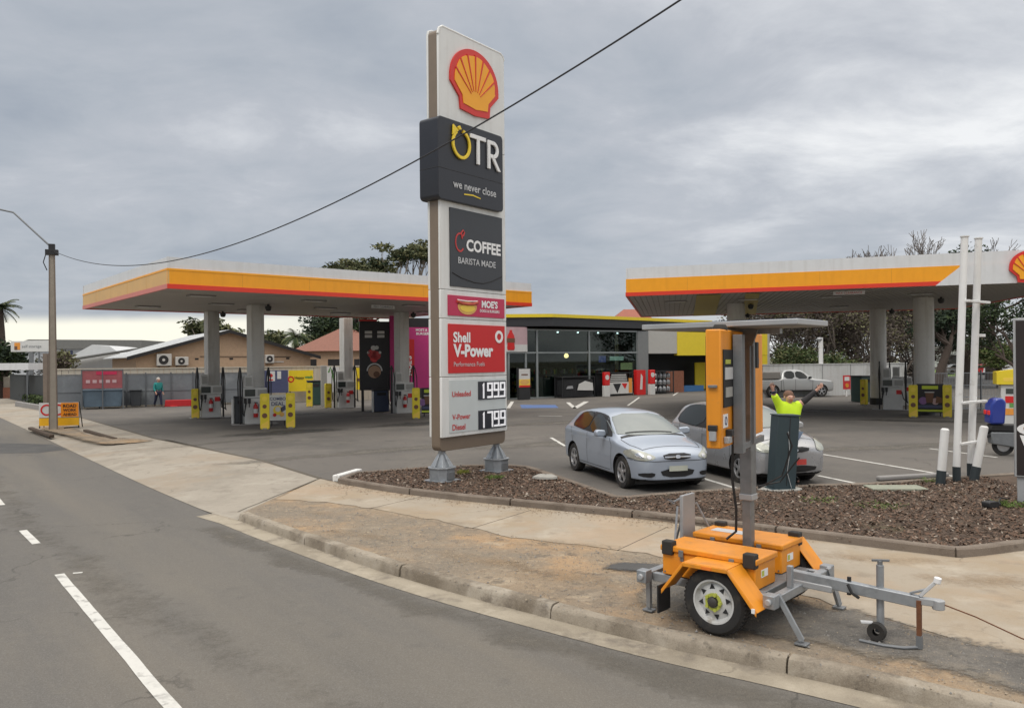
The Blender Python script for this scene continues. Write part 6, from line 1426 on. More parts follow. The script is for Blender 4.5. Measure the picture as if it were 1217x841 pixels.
b = MB(); b.box(.02, .30, .02, .16, -.06, z0, 'zinc_pale'); b.box(1.1, 1.38, .02, .16, -.06, z0, 'zinc_pale'); b.build('post', r_, .01)
# stone, slab, broken floodlight, weeds
b = MB(); rs = random.Random(8); n_ = 14
b.lathe([(.0, .10), (.12, .095), (.19, .06), (.2, .02), (.17, 0)], 'concrete_pale', 14)
for i, v in enumerate(b.v): b.v[i] = (v[0] * 1.3 * (1 + rs.uniform(-.05, .05)), v[1] * .8, v[2] * (1 + rs.uniform(-.1, .1)))
q = G(648, 572); o = b.build('stone', None); o.location = (q.x, q.y, .05); tag(o, 'flat pale stone lying on the bark by the light blue hatchback', 'stone')
M('slab_green', (.27, .28, .22), .9, var=.15, scale=5, bump=.2)
q = G(1064, 583.5); b = MB(); b.box(-.5, .5, -.24, .24, .0, .05, 'slab_green'); o = b.build('pit_lid', None, .012); o.location = (q.x, q.y, .035); o.rotation_euler = (0, 0, R(-3)); tag(o, 'flat greenish concrete pit lid set in the bark near the bollards', 'pit lid')
q = G(1178, 607); r_ = thing('garden_light', 'broken black floodlight lying on the bark below the coffee sign', 'floodlight', (q.x, q.y, .06), R(20)); b = MB(); b.rbox(-.12, .10, -.07, .08, 0, .10, .03, 'black_plastic'); b.cyl((.1, 0, .04), (.22, .04, .03), .04, 'black_plastic'); b.build('housing', r_, .01); b = MB(); b.tube([(.2, .04, .04), (.4, .15, .10), (.7, .25, .05)], .012, 'hose_black'); b.build('cable', r_)
M('weed_green', (.10, .15, .03), .8, var=.35, scale=30); M('weed_yellow', (.25, .26, .05), .8, var=.3, scale=30)
rw = random.Random(21)
def weed(px, py, r, n, h, label, mat='weed_green', hz=.05):
    q = G(px, py); b = MB()
    for i in range(n):
        a = rw.uniform(0, 6.28); d = r * rw.random() ** .6; x, y = d * math.cos(a), d * math.sin(a) * .7; hh = h * rw.uniform(.4, 1); w = rw.uniform(.006, .014); lx, ly = rw.uniform(-.05, .05), rw.uniform(-.05, .05); c, s = math.cos(a) * w, math.sin(a) * w
        b.add([(x - s, y + c, 0), (x + s, y - c, 0), (x + lx + s * .8, y + ly - c * .8, hh * .6), (x + lx * 2, y + ly * 2, hh), (x + lx - s * .8, y + ly + c * .8, hh * .6)], [(0, 1, 2, 3, 4)], mat)
    o = b.build('weed_clump', None, smooth=0); o.location = (q.x, q.y, hz); tag(o, label, 'weeds', 'weeds in the garden bed')
weed(550, 565, .16, 110, .10, 'yellow green weed tuft right of the near pylon foot', 'weed_yellow'); weed(587, 571, .22, 120, .08, 'low green weed patch below the far pylon foot'); weed(1102, 574, .30, 130, .06, 'green weed patch left of the white bollards'); weed(1045, 604, .5, 120, .05, 'sparse green weeds in the middle of the bark on the right'); weed(1200, 604, .35, 150, .08, 'grass tuft around the foot of the coffee sign'); weed(975, 598, .4, 90, .05, 'sparse weeds in the bark right of the slate green cabinet')

# ================================================================== LIGHT POLE, CABLE, ROADWORK SIGN
M('pole_concrete', (.30, .265, .22), .85, var=.15, scale=4, bump=.2); M('pole_steel', (.20, .16, .13), .7, .2, var=.2, scale=5); M('cable_black', (.03, .03, .035), .6)
q = G(63.5, 510); dP = q.y; zt = Zat(60.5, 300, dP)
r_ = thing('utility_pole', 'tall concrete and steel utility pole with a bent lamp arm at left', 'pole', (q.x, q.y, 0), R(25))
b = MB()
for k in range(6):
    z0, z1 = zt * k / 6, zt * (k + 1) / 6; w0, w1 = .115 - .045 * k / 6, .115 - .045 * (k + 1) / 6
    b.add([(x * (w0 if zz == 0 else w1), y * .075, (z0, z1)[zz]) for zz in (0, 1) for x, y in ((-1, -1), (1, -1), (1, 1), (-1, 1))], [(0, 1, 5, 4), (1, 2, 6, 5), (2, 3, 7, 6), (3, 0, 4, 7)] + ([(4, 5, 6, 7)] if k == 5 else []), 'pole_concrete')
b.build('concrete_core', r_)
b = MB()
for s in (-1, 1): b.beam((s * .132, 0, -.05), (s * .083, 0, zt + .05), .036, .17, 'pole_steel', up=(0, 1, 0))
b.build('steel_channel', r_)
b = MB(); b.box(-.22, .22, -.14, .14, zt - .10, zt + .10, 'black_plastic'); b.box(-.11, .11, -.1, .1, zt + .1, zt + .32, 'black_plastic'); b.tube([(-.2, -.1, zt - .1), (-.28, -.1, zt - .4), (-.16, -.1, zt - .7)], .02, 'black_plastic'); b.build('insulator', r_, .02)
k_ = dP / FPX
def pol(px, py): 
    w = P(px, py, dP); d = Vector((w.x - q.x, w.y - q.y)); return (d.x * math.cos(R(-25)) - d.y * math.sin(R(-25)), d.x * math.sin(R(-25)) + d.y * math.cos(R(-25)), w.z)
b = MB(); b.tube([pol(60, 299), pol(59, 292), pol(35, 270), pol(16, 252.5), pol(0, 249), pol(-40, 245), pol(-70, 244)], .035, 'galv_dark', 8); b.build('lamp_arm', r_)
b = MB(); a_p = pol(-78, 245); b.xf = Matrix.Translation(a_p); b.rbox(-.5, .3, -.14, .14, -.07, .07, .06, 'zinc_pale'); b.build('lamp_head', r_, .02)
S_ = Vector(P(63, 298, dP)); E_ = Vector((2.46, 8.0, 6.57)); pts = []
for i in range(61):
    t = i / 50; p = S_.lerp(E_, t); p.z -= 4 * 1.6 * t * (1 - t); pts.append(p)
b = MB(); b.tube(pts, .012, 'cable_black', 6); o = b.build('overhead_cable'); tag(o, 'black overhead cable sagging from the utility pole in front of the price pylon', 'cable')
q = G(72, 508.5); r_ = thing('roadwork_sign', 'low orange and yellow roadwork sign board behind the utility pole', 'road sign', (q.x, q.y, 0), R(14))
b = MB(); b.box(-.22, .66, -.02, .02, .42, 1.0, 'white_print'); b.box(-.22, .66, -.02, .02, .10, .405, 'orange_print'); M('work_orange', (.85, .28, .01), .5, var=.06); M('work_yellow', (.85, .45, .01), .5, var=.06); b.mats[1] = 'work_yellow'; b.build('board', r_)
b = MB(); b.box(-.75, -.225, -.018, .018, .42, 1.0, 'white_print'); b.box(-.75, -.225, -.018, .018, .10, .405, 'work_yellow'); b.build('speed_board', r_)
b = MB(); b.box(.02, .65, -.03, -.021, .44, .99, 'work_orange')
for i, w in enumerate(('ROAD', 'WORK', 'AHEAD')): b.text(w, .1, .58, .80 - i * .165, .93 - i * .165, -.032, 'black_print', .004, bold=.03)
b.build('work_panel', r_)
b = MB(); b.ring(-.48, .72, .22, .16, -.028, -.019, 'coke_red', n=24); b.ring(-.08, .72, .22, .16, -.028, -.021, 'coke_red', n=24); b.build('speed_ring', r_)
b = MB()
for x in (-.74, .64): b.beam((x, 0, 0), (x, .12, 1.02), .035, .035, 'cage_black'); b.beam((x, .55, 0), (x, .12, 1.02), .03, .03, 'cage_black')
b.beam((-.74, .0, .41), (.64, .0, .41), .03, .03, 'cage_black'); b.beam((.2, -.3, .03), (.7, -.1, .05), .05, .04, 'cage_black'); b.build('frame', r_)
# ================================================================== PEOPLE
M('skin', (.55, .31, .23), .6, var=.1, scale=15); M('hair_dark', (.05, .035, .025), .8, var=.3, scale=40); M('hair_brown', (.16, .085, .055), .8, var=.3, scale=40); M('hair_pale', (.45, .42, .38), .8, var=.3, scale=40); M('hivis', (.55, .78, .02), .7, var=.08, scale=8, emis=.04); M('navy_cloth', (.018, .022, .05), .85, var=.2, scale=12); M('teal_cloth', (.02, .22, .21), .8, var=.15, scale=10); M('charcoal_cloth', (.03, .028, .03), .85, var=.2, scale=12); M('reflect_tape', (.55, .56, .56), .4); M('boot_dark', (.02, .017, .015), .7); M('denim', (.10, .13, .19), .85, var=.2, scale=12)
def skinmesh(name, vs, es, mat, parent, sub=2, root=0):
    me = bpy.data.meshes.new(name); me.from_pydata([v[0] for v in vs], es, []); ob = bpy.data.objects.new(name, me); C.objects.link(ob)
    ob.modifiers.new('k', 'SKIN').use_smooth_shade = True
    if not me.skin_vertices: 
        bm = bmesh.new(); bm.from_mesh(me); bm.verts.layers.skin.verify(); bm.to_mesh(me); bm.free()
    for i, (p, r) in enumerate(vs):
        sv2 = me.skin_vertices[0].data[i]; sv2.radius = (r, r) if not isinstance(r, tuple) else r; sv2.use_root = (i == root)
    s = ob.modifiers.new('s', 'SUBSURF'); s.levels = sub; s.render_levels = sub
    m2 = eval_mesh(ob); bpy.data.objects.remove(ob)
    m2.materials.clear(); m2.materials.append(MATS[mat]); m2.polygons.foreach_set('use_smooth', [True] * len(m2.polygons)); m2.polygons.foreach_set('material_index', [0] * len(m2.polygons))
    o = bpy.data.objects.new(name, m2); C.objects.link(o); o.parent = parent; m2.name = name
    return o
def person(label, loc, rz, J, cloth):
    """J: joint positions, local frame facing -Y; cloth: list of (name, [(joint a, joint b, ra, rb)...], material)"""
    r_ = thing('person', label, 'person', loc, rz)
    v = Vector
    names = list(J); idx = {}
    vs = []; es = []
    def add(p, r): vs.append((tuple(p), r)); return len(vs) - 1
    rad = {'pelvis': .135, 'spine': .125, 'chest': .150, 'neck0': .075, 'neck': .055, 'head0': .075, 'head1': .098, 'head2': .085}
    for k in ('pelvis', 'spine', 'chest', 'neck0', 'neck', 'head0', 'head1', 'head2'): idx[k] = add(J[k], rad[k])
    ch = ['pelvis', 'spine', 'chest', 'neck0', 'neck', 'head0', 'head1', 'head2']
    es += [(idx[a], idx[b]) for a, b in zip(ch, ch[1:])]
    nose = v(J['head1']) * .6 + v(J['head0']) * .4 + v((0, -.10, 0)); idx['nose'] = add(nose, .016); es.append((idx['head1'], idx['nose']))
    for s in 'lr':
        for k, r in (('sh', .072), ('el', .045), ('wr', .030), ('hip', .095), ('kn', .058), ('an', .040), ('toe', .035)): idx[k + s] = add(J[k + s], r)
        es += [(idx['chest'], idx['sh' + s]), (idx['sh' + s], idx['el' + s]), (idx['el' + s], idx['wr' + s]), (idx['pelvis'], idx['hip' + s]), (idx['hip' + s], idx['kn' + s]), (idx['kn' + s], idx['an' + s]), (idx['an' + s], idx['toe' + s])]
        d = (v(J['wr' + s]) - v(J['el' + s])).normalized(); sd2 = v((1 if s == 'l' else -1, 0, 0)); sd2 = (sd2 - d * sd2.dot(d)).normalized() if abs(sd2.dot(d)) < .95 else v((0, 0, 1)); nn = d.cross(sd2)
        palm = v(J['wr' + s]) + d * .055; pi = add(palm, .028); es.append((idx['wr' + s], pi))
        for q, (o_, ln) in enumerate(((-.030, .075), (-.010, .085), (.010, .08), (.029, .062))):
            a = add(palm + sd2 * o_ + d * .03, .0095); b_ = add(palm + sd2 * o_ * 1.2 + d * (.03 + ln * .55) + nn * .008, .0085); c = add(palm + sd2 * o_ * 1.25 + d * (.03 + ln * .95) + nn * .03, .0075); es += [(pi, a), (a, b_), (b_, c)]
        a = add(palm - sd2 * .04 - d * .015, .011); b_ = add(palm - sd2 * .062 + d * .025 + nn * .012, .0095); es += [(pi, a), (a, b_)]
    body = skinmesh('body', vs, es, 'skin', r_)
    h0, h1 = v(J['head1']), v(J['head2']); fwd = v((0, -1, 0))
    b = MB()
    for s in (-1, 1): b.lathe([(0, -.010), (.009, -.005), (.010, .003), (0, .010)], 'hair_pale', 8, tuple(h0 + v((s * .033, -.092, .005))), 'y'); b.lathe([(0, -.014), (.006, -.012), (.006, -.002)], 'hair_dark', 8, tuple(h0 + v((s * .033, -.093, .005))), 'y')
    b.build('eyes', body)
    b = MB(); b.box(h0.x - .025, h0.x + .025, h0.y - .094, h0.y - .085, h0.z - .072, h0.z - .062, 'ext_red'); b.build('mouth', body, .003)
    b = MB()
    for s in (-1, 1): b.lathe([(0, -.012), (.022, -.008), (.025, .006), (0, .012)], 'skin', 10, tuple(h0 + v((s * .098, .005, -.005))), 'x')
    b.build('ears', body)
    for nm, chain, mat in cloth:
        cv = []; ce = []; seen = {}
        for a, c, ra, rb in chain:
            for k, r in ((a, ra), (c, rb)):
                if k not in seen: seen[k] = len(cv); cv.append((tuple(J[k]), r))
            ce.append((seen[a], seen[c]))
        skinmesh(nm, cv, ce, mat, r_)
    return r_, body
def cap_hair(J, parent, mat, name='hair'):
    h = Vector(J['head1']) + Vector((0, .035, .03)); b = MB(); pr = [(.103 * math.cos(t), .105 * math.sin(t)) for t in [R(a) for a in range(-8, 91, 10)]]
    b.lathe([(r, z) for r, z in pr], mat, 18, tuple(h)); b.build(name, parent)
# worker behind the slate green cabinet, both arms raised in a wide V
J = dict(pelvis=(0, 0, .98), spine=(0, 0, 1.14), chest=(0, -.0, 1.45), neck0=(0, 0, 1.55), neck=(0, -.005, 1.59), head0=(0, -.02, 1.65), head1=(0, -.015, 1.72), head2=(0, -.005, 1.77),
    shl=(.20, 0, 1.56), ell=(.38, -.05, 1.70), wrl=(.54, -.10, 1.86), shr=(-.20, 0, 1.56), elr=(-.31, -.04, 1.73), wrr=(-.38, -.10, 1.88),
    hipl=(.10, 0, .92), hipr=(-.10, 0, .92), knl=(.11, -.03, .50), knr=(-.11, -.03, .50), anl=(.11, .02, .09), anr=(-.11, .02, .09), toel=(.12, -.14, .05), toer=(-.12, -.14, .05))
J['cufl'] = tuple(Vector(J['ell']).lerp(Vector(J['wrl']), .95)); J['cufr'] = tuple(Vector(J['elr']).lerp(Vector(J['wrr']), .93)); J['foral'] = tuple(Vector(J['ell']).lerp(Vector(J['wrl']), .3)); J['forar'] = tuple(Vector(J['elr']).lerp(Vector(J['wrr']), .35)); J['armr'] = tuple(Vector(J['shr']).lerp(Vector(J['elr']), .9)); J['arml'] = tuple(Vector(J['shl']).lerp(Vector(J['ell']), .25)); J['waist'] = (0, 0, 1.02)
q = G(941, 575); loc_ = (q.x, q.y + .12, 0)
r_, bd_ = person('person in a yellow high visibility shirt with both arms raised behind the slate green cabinet', loc_, R(6), J,
    [('shirt', [('waist', 'spine', .165, .165), ('spine', 'chest', .165, .185), ('chest', 'neck0', .185, .085), ('chest', 'shr', .185, .095), ('shr', 'elr', .095, .075), ('elr', 'forar', .075, .068), ('chest', 'shl', .185, .095), ('shl', 'arml', .095, .085)], 'hivis'),
     ('sleeve', [('arml', 'ell', .078, .064), ('ell', 'cufl', .064, .048)], 'charcoal_cloth'), ('sleeve', [('forar', 'cufr', .062, .048)], 'navy_cloth'),
     ('trousers', [('pelvis', 'hipl', .16, .115), ('hipl', 'knl', .115, .078), ('knl', 'anl', .078, .062), ('pelvis', 'hipr', .16, .115), ('hipr', 'knr', .115, .078), ('knr', 'anr', .078, .062)], 'denim'),
     ('boots', [('anl', 'toel', .055, .048)], 'boot_dark'), ('boots', [('anr', 'toer', .055, .048)], 'boot_dark')])
b = MB(); b.lathe([(.200, 1.235), (.202, 1.245), (.200, 1.285), (.198, 1.29)], 'reflect_tape', 24)
for i, v in enumerate(b.v): b.v[i] = (v[0], v[1] * .93, v[2])
b.build('reflective_tape', r_)
cap_hair(J, bd_, 'hair_brown')
# person in teal by the back fence, walking to the right
J2 = dict(pelvis=(0, 0, .90), spine=(0, -.01, 1.05), chest=(0, -.03, 1.28), neck0=(0, -.04, 1.38), neck=(0, -.05, 1.43), head0=(0, -.07, 1.50), head1=(0, -.065, 1.57), head2=(0, -.05, 1.62),
    shl=(.18, -.02, 1.33), ell=(.24, .06, 1.06), wrl=(.25, -.06, .84), shr=(-.18, -.02, 1.33), elr=(-.23, -.02, 1.06), wrr=(-.22, -.16, .86),
    hipl=(.09, 0, .85), hipr=(-.09, 0, .85), knl=(.10, -.14, .47), knr=(-.10, .06, .47), anl=(.10, -.20, .09), anr=(-.10, .26, .13), toel=(.11, -.36, .05), toer=(-.11, .12, .05))
J2['cufl'] = tuple(Vector(J2['ell']).lerp(Vector(J2['wrl']), .9)); J2['cufr'] = tuple(Vector(J2['elr']).lerp(Vector(J2['wrr']), .9)); J2['waist'] = (0, 0, .92)
q = G(188, 483.5)
r_, bd_ = person('person in a teal hooded jacket and dark trousers walking along the back fence', (q.x, q.y, 0), R(50), J2,
    [('jacket', [('waist', 'spine', .17, .165), ('spine', 'chest', .165, .18), ('chest', 'neck0', .18, .09), ('chest', 'shr', .18, .095), ('shr', 'elr', .095, .072), ('elr', 'cufr', .072, .052), ('chest', 'shl', .18, .095), ('shl', 'ell', .095, .072), ('ell', 'cufl', .072, .052)], 'teal_cloth'),
     ('trousers', [('pelvis', 'hipl', .155, .115), ('hipl', 'knl', .115, .078), ('knl', 'anl', .078, .062), ('pelvis', 'hipr', .155, .115), ('hipr', 'knr', .115, .078), ('knr', 'anr', .078, .062)], 'navy_cloth'),
     ('shoes', [('anl', 'toel', .055, .048)], 'boot_dark'), ('shoes', [('anr', 'toer', .055, .048)], 'boot_dark')])
cap_hair(J2, bd_, 'hair_pale')
# ================================================================== BACKGROUND: FENCES, HOUSES, TREES
M('fence_cream', (.55, .50, .41), .75, streak=.3, var=.08, scale=1.5); M('mesh_grey', (.17, .185, .20), .7, var=.22, scale=1.2, col2=(.27, .29, .30), c2scale=.7); M('fence_dark', (.045, .05, .052), .7, var=.15); M('fence_post', (.12, .13, .14), .6); M('brick_tan', (.50, .345, .225), .85, var=.16, scale=5, col2=(.47, .29, .19), c2scale=14); M('roof_pale', (.66, .67, .67), .5, .1, var=.08, scale=2); M('barge_dark', (.02, .018, .018), .6); M('ac_white', (.55, .53, .49), .5); M('wall_white', (.52, .53, .52), .8, streak=.4, var=.06, scale=.8, col2=(.36, .37, .36), c2scale=.7); M('banner_yellow', (.80, .60, .02), .5, var=.05); M('skip_blue', (.09, .13, .17), .6, var=.3, scale=2); M('cage_red', (.30, .085, .095), .6, var=.25, scale=3); M('red_bar', (.50, .02, .025), .5); M('roof_grey', (.18, .18, .17), .6, var=.12); M('steel_wall', (.52, .54, .56), .5, var=.08); M('tile_red', (.22, .095, .065), .8, var=.25, scale=6); M('bark_gum', (.30, .26, .22), .9, var=.25, scale=3); M('bark_trunk', (.07, .052, .042), .95, var=.3, scale=6); M('twig_brown', (.115, .095, .08), .95, var=.3, scale=4); M('twig_grey', (.20, .175, .16), .95, var=.25, scale=4)
for nm, c in (('leaf_gum', (.11, .12, .06)), ('leaf_dark', (.028, .045, .022)), ('leaf_mid', (.05, .075, .028)), ('leaf_olive', (.15, .15, .07)), ('leaf_lime', (.085, .115, .032)), ('leaf_brown', (.105, .085, .07)), ('leaf_palm', (.05, .075, .03)), ('leaf_pine', (.020, .034, .020))): M(nm, c, .8, var=.45, scale=1.3, spec=.3)

fA, fB = G(58, 486), G(436, 475); fd = (fB - fA).normalized(); fa = math.atan2(fd.y, fd.x); fl = (fB - fA).length
def on_f(px, off=0.0):
    k = un(px, 430)[0] / FPX; o_ = fA + Vector((-fd.y, fd.x)) * off
    return (k * o_.y - o_.x) / (fd.x - k * fd.y)
FM = Matrix.Translation((fA.x, fA.y, 0)) @ Matrix.Rotation(fa, 4, 'Z')
def fthing(name, label, cat, px, off, **k):
    w = FM @ Vector((on_f(px, off), off, 0)); return thing(name, label, cat, (w.x, w.y, 0), fa, **k)
r_ = thing('back_fence', 'long cream panel fence along the back of the forecourt below the brick gable', 'fence', (fA.x, fA.y, 0), fa)
b = MB()
for i in range(int(fl / .35) + 9): b.box(i * .35 + .3, i * .35 + .3 + .33, .0, .03, 0, 2.18, 'fence_cream')
b.build('panel', r_); b = MB(); b.box(.3, fl + 3.4, -.04, .07, 2.18, 2.25, 'fence_cream'); b.build('capping', r_)
r_ = fthing('mesh_fence', 'grey mesh screen fence with dark posts standing in front of the cream fence', 'fence', 64, -.7)
x0 = on_f(64, -.7); b = MB()
posts = [on_f(p, -.7) - x0 for p in (64, 97, 118, 150, 173, 203, 229, 255, 285, 314)]
for a, c in zip(posts, posts[1:]): b.box(a + .03, c - .03, -.01, .01, .12, 1.86, 'mesh_grey')
b.build('mesh_screen', r_)
for x in posts: b = MB(); b.box(x - .04, x + .04, -.05, .05, 0, 1.98, 'fence_post'); b.build('post', r_)
b = MB(); b.box(posts[0], posts[-1], -.03, .03, 1.87, 1.92, 'fence_post'); b.box(posts[0], posts[-1], -.03, .03, .9, .93, 'fence_post'); b.build('rail', r_)
# caged skip, small bin, red barrier
r_ = fthing('skip_bin', 'blue grey skip bin inside a cage with a faded red banner by the back fence', 'skip bin', 97, -1.7); w = on_f(146, -1.7) - on_f(97, -1.7)
b = MB(); b.prism([(.1, .12), (w - .1, .12), (w - .02, 1.0), (.02, 1.0)], (0, 1.1), 'skip_blue'); b.box(-.02, w + .02, -.03, 1.13, 1.0, 1.06, 'skip_blue'); b.build('bin_body', r_, .02)
b = MB()
for x in (0, w / 2, w): b.box(x - .03, x + .03, -.12, -.06, 0, 2.2, 'fence_post')
b.box(0, w, -.12, -.06, 2.14, 2.2, 'fence_post'); b.build('cage_frame', r_); b = MB(); b.box(.03, w - .03, -.10, -.085, 1.15, 2.13, 'cage_red'); b.box(w * .35, w * .85, -.112, -.101, 1.9, 2.08, 'sign_crimson'); 
for i in range(5): b.box(w * .1 + i * w * .16, w * .1 + i * w * .16 + w * .1, -.112, -.101, 1.45, 1.62, 'poster_pink')
b.build('banner', r_)
r_ = fthing('wheelie_bin', 'small dark wheeled bin between two fence posts left of the person in teal', 'bin', 161, -1.2); b = MB(); b.prism([(-.26, .08), (.26, .08), (.30, .95), (-.30, .95)], (0, .6), 'bin_dark'); b.build('body', r_, .03); b = MB(); b.prism([(-.33, .955), (.33, .955), (.3, 1.02), (-.3, 1.02)], (-.05, .65), 'bin_dark'); b.build('lid', r_, .02)
r_ = fthing('barrier', 'low red plastic barrier lying on the ground right of the person in teal', 'barrier', 195, -1.2); w = on_f(228, -1.2) - on_f(195, -1.2); b = MB(); b.prism([(0, 0), (w, 0), (w - .05, .38), (.05, .38)], (-.15, .2), 'red_bar'); b.box(.3, .7, -.2, .25, -.0, .05, 'red_bar') ; b.build('barrier_body', r_, .04)
# boards and banners on the fence
def fboard(name, label, px0, px1, y0, y1, mat, off, cat='sign'):
    r2 = fthing(name, label, cat, px0, off); w2 = on_f(px1, off) - on_f(px0, off); d2 = (FM @ Vector((on_f(px0, off), off, 0))).y; z0, z1 = Zat(px0, y1, d2), Zat(px0, y0, d2)
    b = MB(); b.box(0, w2, -.04, 0, z0, z1, mat); b.build('board', r2)
    b = MB(); b.box(.05, .12, .0, .08, 0, z1 - .05, 'fence_post'); b.box(w2 - .12, w2 - .05, .0, .08, 0, z1 - .05, 'fence_post'); b.build('post', r2)
    return r2, w2, z0, z1
r2, w2, z0, z1 = fboard('dark_board', 'dark grey panel with white notices at the back fence left of the yellow banner', 314, 342, 440, 467, 'navy_print', -1.1)
b = MB(); b.box(.15, .62, -.06, -.041, z0 + .72, z1 - .05, 'white_print'); b.prism([(.38 + .13 * math.cos(a), z0 + 1.06 + .13 * math.sin(a)) for a in (0, 1.57, 3.14, 4.71)], (-.07, -.061), 'ext_red'); b.box(.2, .5, -.065, -.061, z0 + .76, z0 + .84, 'coke_red'); b.box(.75, .98, -.06, -.041, z0 + .85, z1 - .06, 'white_print'); b.build('notice', r2)
r2, w2, z0, z1 = fboard('yellow_banner', 'yellow banner reading Happy on the back fence behind the near columns', 343, 372, 440, 465, 'banner_yellow', -.5)
b = MB(); b.text('Happy', .35, w2 * .62, z0 + .62, z1 - .28, -.042, 'black_print', .01, bold=.02); b.text('wash', w2 * .64, w2 - .05, z0 + .66, z1 - .2, -.042, 'green_print', .01, bold=.05); b.ring(.12, z0 + .75, .2, .12, -.05, -.041, 'coke_red', n=20); b.build('lettering', r2)
fboard('white_board', 'plain pale board at the back fence right of the grey air post', 386, 403, 436, 466, 'white_print', -.4)
r2, w2, z0, z1 = fboard('yellow_banner', 'narrow yellow banner between the far square column and the black picture panel', 423, 433, 437, 463, 'banner_yellow', -.6); b = MB(); b.box(.05, w2 - .05, -.06, -.041, z0 + .55, z0 + .75, 'brown_print'); b.build('lettering', r2)

# brick gable house aligned with the road
hv = Vector((.84, .542)).normalized(); ha = math.atan2(hv.y, hv.x); ap = P(271, 391, 56)
r_ = thing('brick_house', 'tan brick house with a pale metal roof and dark gable edge behind the back fence', 'house', (ap.x, ap.y, 0), ha)
HW, ze, za = 5.9, 3.05, ap.z - .12
b = MB(); b.prism([(-HW, 0), (HW, 0), (HW, ze), (0, za - .05), (-HW, ze)], (0, 13), 'brick_tan'); b.build('wall', r_)
sl = (za - ze) / HW
for s, nm in ((-1, 'roof'), (1, 'roof')):
    b = MB(); ex2 = HW + .6; b.prism([(0, za), (s * ex2, za - sl * ex2), (s * ex2, za - sl * ex2 + .06), (0, za + .06)], (-.45, 13.4), 'roof_pale' if s < 0 else 'roof_grey')
    for k in range(26): y = -.4 + k * .53; b.prism([(0, za + .061), (s * ex2, za - sl * ex2 + .061), (s * ex2, za - sl * ex2 + .085), (0, za + .085)], (y, y + .05), 'roof_pale' if s < 0 else 'roof_grey')
    rf_ = b.build(nm, r_)
    b = MB(); b.prism([(0, za + .07), (s * (ex2 + .02), za - sl * ex2 + .07), (s * (ex2 + .02), za - sl * ex2 - .16), (0, za - .16)], (-.50, -.452), 'barge_dark'); b.build('barge_board', rf_)
b = MB()
for x in (-4.3, -2.1, .2, 2.2, 4.2): b.box(x - .12, x + .12, -.02, 0, 2.72, 2.84, 'barge_dark')
b.build('wall_vent', r_); b = MB(); b.box(2.6, 3.9, -.05, -.0, 2.5, 2.58, 'ac_white'); b.tube([(-1.9, -.04, 2.95), (4.4, -.04, 2.9)], .02, 'barge_dark', 5); b.build('conduit', r_)
def onH(px): 
    k = un(px, 428)[0] / FPX; return (k * ap.y - ap.x) / (hv.x - k * hv.y)
def acu(px, z, w, h, lab):
    t = onH(px); q = Vector((ap.x, ap.y)) + hv * t + Vector((hv.y, -hv.x)) * .02; r2 = thing('air_conditioner', lab, 'air conditioner', (q.x, q.y, z), ha, 'air conditioners on the brick gable')
    b = MB(); b.box(-w / 2, w / 2, -.42, -.05, 0, h, 'ac_white'); b.build('casing', r2, .03); b = MB(); b.cyl((-.05 * w, -.44, h * .5), (-.05 * w, -.421, h * .5), h * .38, 'barge_dark', n=18); b.cyl((-.05 * w, -.455, h * .5), (-.05 * w, -.44, h * .5), h * .12, 'ac_white', n=10); b.build('fan', r2); b = MB(); b.box(-w * .4, -w * .3, -.4, 0, -.06, -.005, 'barge_dark'); b.box(w * .3, w * .4, -.4, 0, -.06, -.005, 'barge_dark'); b.build('bracket', r2)
acu(194, 2.33, .92, .80, 'larger white air conditioner on the brick gable, left of the other'); acu(215, 2.35, .82, .58, 'smaller white air conditioner on the brick gable'); acu(319, 2.45, .6, .6, 'white air conditioner on the brick gable seen right of the second column')

def house(name, label, px0, px1, d, ztop, zeave, wmat, rmat, depth=9, cat='house', windows=0, rz=0):
    p0, p1 = P(px0, 430, d), P(px1, 430, d); w = p1.x - p0.x; r2 = thing(name, label, cat, (p0.x, d, 0), rz)
    b = MB(); b.box(0, w, 0, depth, 0, zeave, wmat); b.build('wall', r2)
    b = MB(); o = .4; vs = [(-o, -o, zeave), (w + o, -o, zeave), (w + o, depth + o, zeave), (-o, depth + o, zeave), (min(depth, w) * .4, depth / 2, ztop), (w - min(depth, w) * .4, depth / 2, ztop)]
    b.add(vs, [(0, 1, 5, 4), (1, 2, 5), (2, 3, 4, 5), (3, 0, 4), (3, 2, 1, 0)], rmat); b.build('roof', r2)
    for i in range(windows):
        x = w * (i + .5) / windows; b = MB(); b.box(x - .6, x + .6, -.03, .0, zeave * .45, zeave * .8, 'barge_dark'); b.build('window', r2)
    return r2, w
house('terracotta_house', 'low brick house with a terracotta roof behind the far square column', 352, 445, 66, 5.4, 3.4, 'brick_tan', 'tile_red', windows=3)
house('terracotta_house', 'terracotta roofed house showing only its roof behind the glass shop', 715, 800, 82, 7.9, 5.2, 'brick_tan', 'terracotta', windows=2)
